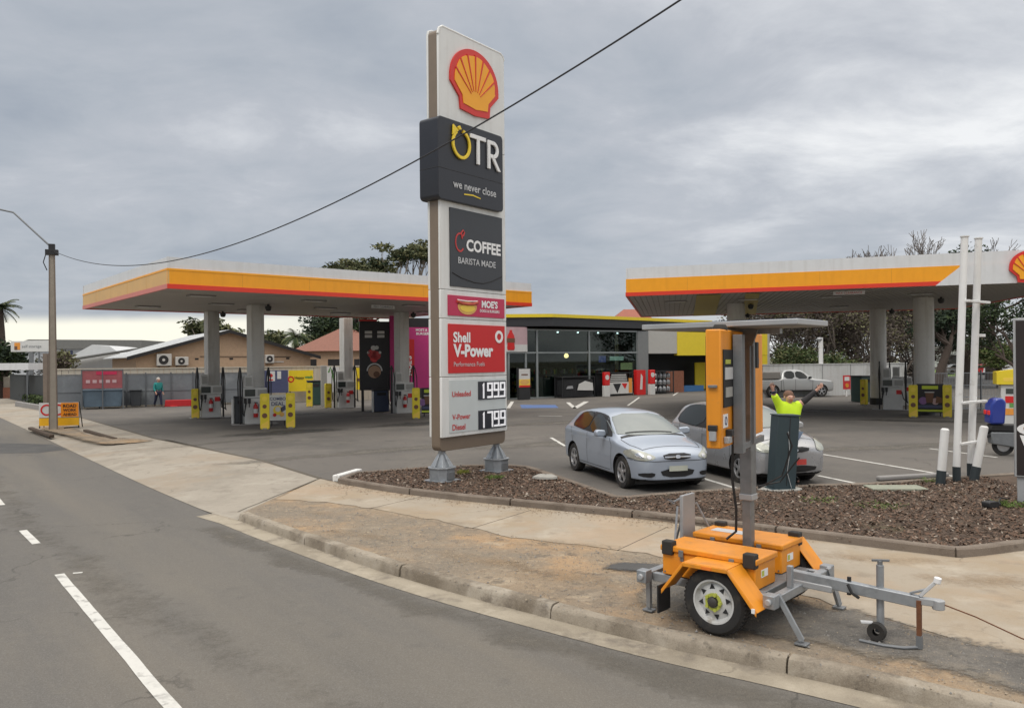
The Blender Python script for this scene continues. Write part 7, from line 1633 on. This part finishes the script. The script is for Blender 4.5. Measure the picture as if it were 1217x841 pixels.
# industrial shed at the far left with a sign band
r2 = thing('warehouse', 'long grey roofed warehouse with white walls far left beyond the fences', 'warehouse', (P(14, 430, 88).x, 88, 0), R(4)); w = P(160, 430, 88).x - P(14, 430, 88).x
b = MB(); b.box(0, w, 0, 14, 0, 4.2, 'steel_wall'); b.build('wall', r2); b = MB(); b.prism([(-.5, 4.2), (w + .5, 4.2), (w + .5, 5.1), (2, 5.25), (-.5, 4.5)], (-.4, 14), 'roof_grey'); b.build('roof', r2); b = MB(); b.box(w * .44, w * .48, -.05, 0, 2.6, 4.0, 'navy_print'); b.box(w * .3, w * .42, -.05, 0, 2.2, 4.1, 'fascia_white'); b.build('window', r2)
r2 = thing('white_shed', 'low shed with a pale rounded roof between the warehouse and the brick house', 'shed', (P(86, 430, 72).x, 72, 0), R(10)); b = MB(); w = 4.2; b.prism([(0, 0), (w, 0), (w, 3.3), (w * .75, 4.1), (w * .4, 4.25), (0, 3.3)], (0, 9), 'roof_pale'); b.build('wall', r2); b = MB(); b.prism([(-1.2, 2.6), (w + 2.5, 3.9), (w + 2.5, 4.0), (-1.2, 2.72)], (-2, -.2), 'roof_grey'); b.build('roof', r2)
r2 = thing('carport', 'low flat white roofed carport at the left edge behind the dark fence', 'carport', (P(-12, 430, 52).x, 52, 0), 0); w = 2.5; b = MB(); b.box(0, w, 0, 2, 2.15, 2.6, 'fascia_white'); b.build('roof', r2); b = MB(); [b.box(x, x + .1, .1, .2, 0, 2.15, 'fence_post') for x in (.1, w - .2)]; b.build('post', r2)
q = G(12, 474); q2 = G(60, 481); a2 = ang(q, q2); r2 = thing('dark_fence', 'dark sheet fence right of the brick pillar at the left edge', 'fence', (q.x, q.y, 0), a2); L2_ = (q2 - q).length; b = MB()
for i in range(int(L2_ / .3)): b.box(i * .3, i * .3 + .28, 0, .04, 0, 1.75, 'fence_dark')
b.build('panel', r2); b = MB(); b.box(0, L2_, -.03, .07, 1.75, 1.8, 'fence_dark'); b.build('rail', r2)
q = G(9, 473); r2 = thing('gate_pillar', 'brick gate pillar with a pale cap at the left edge', 'pillar', (q.x, q.y, 0), R(10)); b = MB(); b.box(-.22, .22, -.22, .22, 0, .8, 'brick_red'); b.build('shaft', r2); b = MB(); b.box(-.2, .2, -.2, .2, .8, 1.6, 'old_concrete'); b.build('upper_shaft', r2, .02)
d_ = 56; q = P(36, 430, d_); r2 = thing('business_sign', 'long white business sign with a small orange square on a grey post at far left', 'sign', (q.x, d_, 0), R(5)); b = MB(); z0, z1 = Zat(36, 418, d_), Zat(36, 405, d_); b.box(-1.25, 1.35, -.1, .1, z0, z1, 'white_print'); b.build('board', r2, .02); b = MB(); b.box(-1.0, -.62, -.115, -.101, z0 + .15, z1 - .12, 'orange_print'); b.box(-1.0, -.8, -.12, -.116, z0 + .15, z0 + .4, 'brown_print'); b.text('self storage', -.5, .8, z0 + .2, z1 - .25, -.101, 'galv_dark', .01); b.build('print', r2); b = MB(); b.box(-.05, .2, -.08, .08, 0, z0, 'galv_dark'); b.box(.55, .65, -.04, .04, 0, z0, 'galv_dark'); b.build('post', r2)
q = G(55, 484); r2 = thing('grey_post', 'thick grey post just left of the utility pole', 'post', (q.x, q.y, 0)); b = MB(); b.box(-.12, .12, -.1, .1, 0, Zat(55, 420, q.y), 'pole_steel'); b.build('shaft', r2)
q = G(46.5, 471); r2 = thing('white_post', 'short white post in the green hedge strip at left', 'post', (q.x, q.y, 0)); b = MB(); b.cyl((0, 0, 0), (0, 0, 1.35), .10, 'post_white'); b.cyl((0, 0, 1.36), (0, 0, 1.42), .12, 'pole_steel'); b.build('shaft', r2)

# right hand back wall with pole and red sign
wA, wB = G(900, 472.5), G(1078, 467); wd = (wB - wA).normalized(); wa_ = math.atan2(wd.y, wd.x); wl = (wB - wA).length
r2 = thing('back_wall', 'long pale boundary wall behind the silver ute', 'wall', (wA.x, wA.y, 0), wa_); b = MB(); b.box(-.2, wl, 0, .15, 0, 2.05, 'wall_white'); b.build('panel', r2)
b = MB()
for i in range(4): b.box(.4 + i * 2.4, .44 + i * 2.4, -.02, -.001, 0, 2.05, 'shop_grey')
b.box(-.2, wl, -.04, .19, 2.05, 2.10, 'wall_white'); b.build('capping', r2)
q = G(1004, 470.5); r2 = thing('red_sign', 'small red fire sign on the pale wall right of the ute', 'sign', (q.x, q.y - .3, 0), wa_); b = MB(); b.box(-.3, .3, -.03, .0, .45, 1.35, 'red_bar'); b.box(-.2, .2, -.04, -.031, 1.0, 1.25, 'white_print'); b.cyl((0, -.045, .7), (0, -.031, .7), .14, 'lamp_amber', n=12); b.build('panel', r2); b = MB(); b.box(-.04, .04, 0, .05, 0, 1.3, 'post_white'); b.build('post', r2)
q = G(976, 470); r2 = thing('camera_pole', 'slim white pole in front of the pale wall behind the ute bonnet', 'pole', (q.x, q.y, 0)); b = MB(); zt2 = Zat(976, 401, q.y); b.cyl((0, 0, 0), (0, 0, zt2), .14, 'post_white', n=12); b.build('shaft', r2); b = MB(); b.lathe([(0, -.16), (.12, -.12), (.18, 0), (.14, .1), (0, .12)], 'zinc_pale', 12, (-.1, -.05, zt2 - .1)); b.build('camera', r2)
# far street on the right
q = Vector((P(1150, 430, 110).x, 110)); 
sheet('far_street', [Vector((30, 62)), Vector((80, 58)), Vector((110, 110)), Vector((45, 118))], .012, 'tar_patch')
sheet('lawn', [G(1100, 447.5, .02), G(1137, 447, .02), G(1150, 439, .02), G(1100, 439.5, .02)], .02, 'lawn')
r2 = thing('white_building', 'long low white building beyond the street at far right', 'building', (P(1105, 430, 150).x, 150, 0)); b = MB(); w = 36; b.box(0, w, 0, 12, 0, 4.0, 'wall_white'); b.build('wall', r2); b = MB(); b.box(-.4, w + .4, -.4, 12.4, 4.0, 4.5, 'roof_grey'); b.build('roof', r2)
for i in range(6): b = MB(); b.box(3 + i * 5.5, 5.4 + i * 5.5, -.05, 0, 1, 2.8, 'barge_dark'); b.build('window', r2)
r0 = None
for px, mt, lab in ((1178, 'coke_red', 'tiny red car far off on the street at right'), (1192, 'fascia_white', 'tiny white car far off on the street at right'), (1168, 'galv_dark', 'tiny dark car far off on the street at right')):
    q = P(px, 430, 105); r2 = thing('distant_car', lab, 'car', (q.x, 105 + px % 7, 0), R(px % 12), 'cars on the far street'); b = MB(); b.prism([(-2.1, .25), (2.1, .25), (2.1, .8), (1.3, .9), (.7, 1.4), (-1.2, 1.4), (-1.9, .9)], (-.85, .85), mt); b.build('body', r2, .1); b = MB(); b.prism([(1.1, .92), (.65, 1.34), (-1.15, 1.34), (-1.7, .92)], (-.87, .87), 'auto_glass'); b.build('window', r2)
    for x in (-1.3, 1.3): b = MB(); b.cyl((x, -.88, .32), (x, .88, .32), .32, 'tyre_rubber', n=14); b.build('wheel', r2)
qa, qb = G(1108, 489), G(1194, 486); a2 = ang(qa, qb); r2 = thing('wire_fence', 'low grey wire fence right of the round column behind the white posts', 'fence', (qa.x, qa.y, 0), a2); L2_ = (qb - qa).length; b = MB()
for i in range(int(L2_ / .09)): b.box(i * .09, i * .09 + .012, -.005, .005, .05, 1.75, 'galvanised')
for z in (.08, .6, 1.15, 1.72): b.box(0, L2_, -.012, .012, z, z + .03, 'galvanised')
b.build('mesh', r2); b = MB(); [b.box(i * L2_ / 3 - .03, i * L2_ / 3 + .03, -.03, .03, 0, 1.85, 'galv_dark') for i in range(4)]; b.build('post', r2)

# ---------------------------------------------------------------- trees
rt = random.Random(77)
def rv(r=1): return Vector((rt.gauss(0, 1), rt.gauss(0, 1), rt.gauss(0, 1))).normalized() * r
def grow(mb, p, d, l, r, depth, mat, tips, spread=.55, up=.15, ratio=.74, kids=(2, 3), bend=.18, minr=.008, leafstart=2):
    n = 3; pts = [p]; q = p.copy(); dd = d.copy()
    for i in range(n): dd = (dd + rv(bend) + Vector((0, 0, up * .3))).normalized(); q = q + dd * l / n; pts.append(q.copy())
    r1 = max(minr, r * .68)
    mb.tube(pts, [r + (r1 - r) * i / n for i in range(n + 1)], mat, 6 if r > .06 else 4, caps=False)
    if depth <= leafstart: tips.append((pts[-1], l, dd))
    if depth <= 0: return
    for _ in range(rt.randint(*kids)):
        nd = (dd + rv(spread) + Vector((0, 0, up))).normalized(); grow(mb, pts[-1] if rt.random() < .75 else pts[-2], nd, l * ratio * rt.uniform(.8, 1.15), r1 * rt.uniform(.75, 1), depth - 1, mat, tips, spread, up, ratio, kids, bend, minr, leafstart)
def leaves(mb, cs, n, size, mats, flat=.6, aspect=.45):
    """cs: list of (centre, radius vector)"""
    tot = sum(c[1].x * c[1].y for c in cs)
    for c, rad in cs:
        k = max(6, int(n * rad.x * rad.y / tot)); mt = rt.choice(mats)
        for _ in range(k):
            u = rv(); u = Vector((u.x * rad.x, u.y * rad.y, u.z * rad.z)) * rt.random() ** .4; s = size * rt.uniform(.5, 1.3)
            a = rv(); a.z *= flat; a.normalize(); bb = a.cross(rv()).normalized() * s * aspect; a = a * s; o_ = c + u
            mb.add([tuple(o_ - a), tuple(o_ + bb), tuple(o_ + a), tuple(o_ - bb)], [(0, 1, 2, 3)], mt if rt.random() < .75 else rt.choice(mats))
def tree(name, label, x, y, h, trunk_h, r, depth, bark, lmats, nleaf, lsize, clump, group=None, cat='tree', spread=.6, up=.15, flatten=.45, lean=(0, 0), ratio=.76, kids=(2, 3), leafstart=1, l0=None, flat=.6, crown_name='crown', minr=.008):
    r2 = thing(name, label, cat, (x, y, 0), 0, group); b = MB(); tips = []
    p = Vector((0, 0, trunk_h)); top = Vector((lean[0], lean[1], trunk_h)); b.tube([(0, 0, -.2), (lean[0] * .4, lean[1] * .4, trunk_h * .5), tuple(top)], [r * 1.25, r * 1.05, r * .9], bark, 8)
    for k in range(rt.randint(3, 4)): grow(b, top, (rv(.75) + Vector((0, 0, .8))).normalized(), l0 or (h - trunk_h) * .36, r * .6, depth, bark, tips, spread, up, ratio, kids, leafstart=leafstart, minr=minr)
    zmax = max(t[0].z for t in tips); k = h / (zmax + clump * flatten * .6) if zmax > 0 else 1
    for i, v in enumerate(b.v): b.v[i] = (v[0], v[1], v[2] * k)
    b.build('trunk', r2, smooth=60)
    if nleaf:
        m_ = MB(); cs = [(Vector((t[0].x, t[0].y, t[0].z * k)), Vector((clump, clump, clump * flatten)) * rt.uniform(.6, 1.2)) for t in tips]
        leaves(m_, cs, nleaf, lsize, lmats, flat); m_.build(crown_name, r2, smooth=0)
    return r2
gm = ['leaf_gum', 'leaf_dark', 'leaf_olive', 'leaf_gum']
def at(px, d): return (P(px, 430, d).x, d)
H = lambda px, py, d: Zat(px, py, d)
x, y = at(437, 92); tree('gum_tree', 'spreading gum tree with a dense domed crown above the yellow canopy roof', x, y, H(440, 291, 92), 7.5, .42, 4, 'bark_gum', gm, 6000, .26, 1.25, 'gum trees behind the canopies', spread=.6, up=.34, flatten=.32, kids=(2, 3), leafstart=0, l0=3.0)
x, y = at(489, 96); tree('gum_tree', 'tall gum tree with pale limbs and an umbrella crown left of the price pylon', x, y, H(489, 280, 96), 7.5, .42, 4, 'bark_gum', gm, 4200, .26, 1.25, 'gum trees behind the canopies', spread=.55, up=.42, flatten=.28, leafstart=0, l0=3.4)
x, y = at(236, 120); tree('gum_tree', 'small distant gum tree left of the first square column above the gable', x, y, H(236, 376, 120), 4.4, .3, 3, 'bark_gum', gm, 3000, .34, 1.5, 'gum trees behind the brick house', flatten=.4)
x, y = at(264, 124); tree('gum_tree', 'small distant gum tree right of the first square column above the gable', x, y, H(264, 377, 124), 4.2, .3, 3, 'bark_gum', gm, 2600, .34, 1.3, 'gum trees behind the brick house', flatten=.4)
x, y = at(326, 118); tree('gum_tree', 'low distant gum tree just right of the second square column', x, y, H(326, 393, 118), 3.2, .3, 3, 'bark_gum', gm, 2200, .34, 1.2, 'gum trees behind the brick house', flatten=.4)
x, y = at(397, 72); tree('leafy_tree', 'dark bushy tree between the palm and the far square column', x, y, H(397, 378, 72), 2.0, .25, 3, 'bark_trunk', ['leaf_dark', 'leaf_mid', 'leaf_pine'], 9000, .20, 1.3, flatten=.85)
x, y = at(421, 76); tree('leafy_tree', 'dark tree right of the far square column behind the black panel', x, y, H(421, 372, 76), 2.0, .25, 3, 'bark_trunk', ['leaf_dark', 'leaf_pine'], 6500, .20, 1.2, flatten=.85)
x, y = at(60, 64); tree('shrub', 'reddish brown shrub over the fence right of the utility pole', x + 1.4, y, 3.6, .8, .12, 3, 'twig_brown', ['leaf_brown', 'leaf_olive'], 2600, .14, .75, cat='shrub', flatten=.8)
x, y = at(20, 60); tree('leafy_tree', 'dark bushy tree below the white business sign at far left', x - 1.2, y, H(8, 408, 60), .8, .25, 3, 'bark_trunk', ['leaf_dark', 'leaf_pine', 'leaf_mid'], 8000, .18, 1.15, flatten=.85)
def palm(label, px, py, d, hscale, fr, fronds=22):
    x, y = at(px, d); h = Zat(px, py, d); r2 = thing('palm_tree', label, 'palm', (x, y, 0)); b = MB()
    pts = [(.25 * math.sin(i * .35), 0, h * .86 * i / 8) for i in range(9)]; b.tube(pts, [.30 - .012 * i for i in range(9)], 'bark_trunk', 10); b.build('trunk', r2)
    c = Vector(pts[-1]); m_ = MB()
    for k in range(fronds):
        a = k * 2.4; el = rt.uniform(-.35, 1.1); L3 = fr * rt.uniform(.8, 1.1); q = c.copy(); d3 = Vector((math.cos(a) * math.cos(el), math.sin(a) * math.cos(el), math.sin(el))); pr = [q.copy()]
        for i in range(8): d3 = (d3 + Vector((0, 0, -.17))).normalized(); q = q + d3 * L3 / 8; pr.append(q.copy())
        for i in range(1, 9):
            sd3 = d3.cross(Vector((0, 0, 1))).normalized() if abs(d3.z) < .97 else Vector((1, 0, 0)); wd_ = fr * .30 * (1 - abs(i - 4) / 6)
            for s in (-1, 1):
                for j in (0, .5):
                    o_ = pr[i - 1].lerp(pr[i], j); tip = o_ + sd3 * s * wd_ + Vector((0, 0, -.35 * wd_)) + (pr[i] - pr[i - 1]) * .9; w3 = (pr[i] - pr[i - 1]) * .22
                    m_.add([tuple(o_ - w3), tuple(o_ + w3), tuple(tip)], [(0, 1, 2)], rt.choice(['leaf_palm', 'leaf_mid', 'leaf_dark']))
        m_.tube(pr, .03, 'leaf_olive', 3)
    m_.build('fronds', r2, smooth=0)
palm('short feathery palm between the second and third square columns', 350, 390, 70, 1, 1.9)
palm('palm tree with a thick brown trunk at the very left edge', -1, 350, 62, 1, 1.7, 26)
# tangle of bare brown trees behind the pale wall, one by one
k = 0; first = None
bare = []
for i in range(3):
    r2 = tree('bare_tree', 'leafless brown tree', 0, 0, 9.0 + i, 1.0, .22, 6, 'twig_brown', ['leaf_brown', 'leaf_brown', 'leaf_brown', 'leaf_olive'], 3600, .15, .8, 'bare brown trees behind the pale wall', spread=.68, up=.16, ratio=.80, kids=(2, 2), flatten=.9, minr=.018); bare.append(r2)
spots = [(921, 80), (932, 74), (943, 83), (955, 76), (967, 84), (978, 75), (989, 82), (1000, 77), (1011, 84), (1022, 75), (1035, 82), (1048, 76), (1061, 84), (1074, 77), (1087, 83), (928, 92), (948, 94), (972, 92), (995, 94), (1016, 92), (1042, 94), (1066, 92), (1082, 95)]
where = ['right beside the yellow wall edge', 'above the ute tray', 'behind the ute tray tree', 'above the ute cab', 'above the ute windscreen', 'right behind the slim white pole', 'just right of the slim white pole', 'left of the small red sign', 'above the small red sign', 'above the tilted yellow board', 'left of the far round column', 'right of the far round column', 'above the pump between the round columns', 'left of the near round column', 'behind the near round column']
names = ['leafless brown tree ' + w for w in where] + ['farther leafless brown tree ' + w for w in ('at the yellow wall edge', 'behind the ute cab', 'behind the slim white pole', 'behind the small red sign', 'behind the tilted yellow board', 'behind the far round column', 'behind the pump hoses', 'behind the near round column')]
for i, ((px, d), nm) in enumerate(zip(spots, names)):
    x, y = at(px, d)
    if i < 3: bare[i].location = (x, y, 0); bare[i]['label'] = nm
    else: dup(bare[i % 3], (x, y, 0), i * 1.7, nm)
for px, d, h, nm in ((938, 60, 3.6, 'round green shrub over the pale wall behind the ute cab'), (962, 61, 3.3, 'green shrub over the pale wall behind the ute bonnet'), (990, 61, 3.0, 'low green shrub over the pale wall left of the red sign')):
    x, y = at(px, d); tree('shrub', nm, x, y, h, .6, .1, 3, 'twig_brown', ['leaf_lime', 'leaf_mid', 'leaf_mid', 'leaf_olive'], 3200, .12, .8, 'green shrubs behind the pale wall', 'shrub', flatten=.85)
for px, py, d, nm, dp in ((1122, 268, 95, 'tall leafless grey tree standing above the right canopy by the white posts', 5), (1056, 288, 98, 'leafless grey tree above the middle of the right canopy', 5), (1018, 298, 100, 'small leafless grey tree above the right canopy, left of the other two', 5)):
    x, y = at(px, d); tree('bare_tree', nm, x, y, H(px, py, d), 7.5, .30, dp, 'twig_grey', [], 0, .1, .3, 'bare grey trees above the right canopy', spread=.62, up=.16, ratio=.80, kids=(2, 3), minr=.03, l0=3.2)
x, y = at(1178, 84); tree('pine_tree', 'dark evergreen tree showing its top above the right canopy', x, y, H(1178, 291, 84), 4.0, .5, 4, 'bark_trunk', ['leaf_pine', 'leaf_dark', 'leaf_dark'], 9000, .22, 1.7, flatten=.45, spread=.8, up=.0)
x, y = at(1150, 66); tree('pine_tree', 'dark layered evergreen tree behind the white posts', x, y, H(1150, 345, 66), 2.4, .38, 4, 'bark_trunk', ['leaf_pine', 'leaf_pine', 'leaf_dark'], 6500, .15, 1.15, flatten=.22, spread=.85, up=.0)
x, y = at(1112, 60); tree('leaning_tree', 'dark leaning tree with a curved trunk right of the near round column', x, y, H(1112, 362, 60), 3.6, .30, 4, 'bark_trunk', ['leaf_pine', 'leaf_dark'], 2600, .16, .9, flatten=.5, spread=.7, up=.1, lean=(1.2, .3))
x, y = at(1187, 62); tree('leafy_tree', 'bright green bushy tree left of the coffee sign', x, y, H(1187, 408, 62), 1.4, .18, 3, 'bark_trunk', ['leaf_lime', 'leaf_mid', 'leaf_olive'], 5200, .15, 1.0, flatten=.6)
x, y = at(1213, 52); tree('leafy_tree', 'dark green tree at the right edge behind the coffee sign', x, y, H(1213, 345, 52), 1.4, .2, 4, 'bark_trunk', ['leaf_mid', 'leaf_dark'], 4200, .14, .8, flatten=.5)
# hedge strip at left
M('hedge_green', (.06, .085, .025), .9, var=.4, scale=9)
a, c = G(24, 478), G(62, 484); b = MB(); 
for i in range(2600):
    t = rt.random(); o_ = a.lerp(c, t); o_ = Vector((o_.x + rt.uniform(-.1, .5), o_.y + rt.uniform(0, 1.6), .28 + rt.uniform(-.25, .25))); u = rv(.10); v2 = u.cross(rv()).normalized() * .05; b.add([tuple(o_ - u), tuple(o_ + v2), tuple(o_ + u), tuple(o_ - v2)], [(0, 1, 2, 3)], rt.choice(['hedge_green', 'leaf_mid', 'leaf_dark']))
o = b.build('hedge', None, smooth=0); tag(o, 'low clipped green hedge strip left of the utility pole', 'hedge')
b = MB(); a3, c3 = G(20, 482), G(61, 489); b.beam((a3.x, a3.y, .12), (c3.x, c3.y, .12), .2, .3, 'kerb_grey'); o = b.build('garden_wall', None, .03); tag(o, 'low pale garden wall in front of the hedge strip', 'wall')
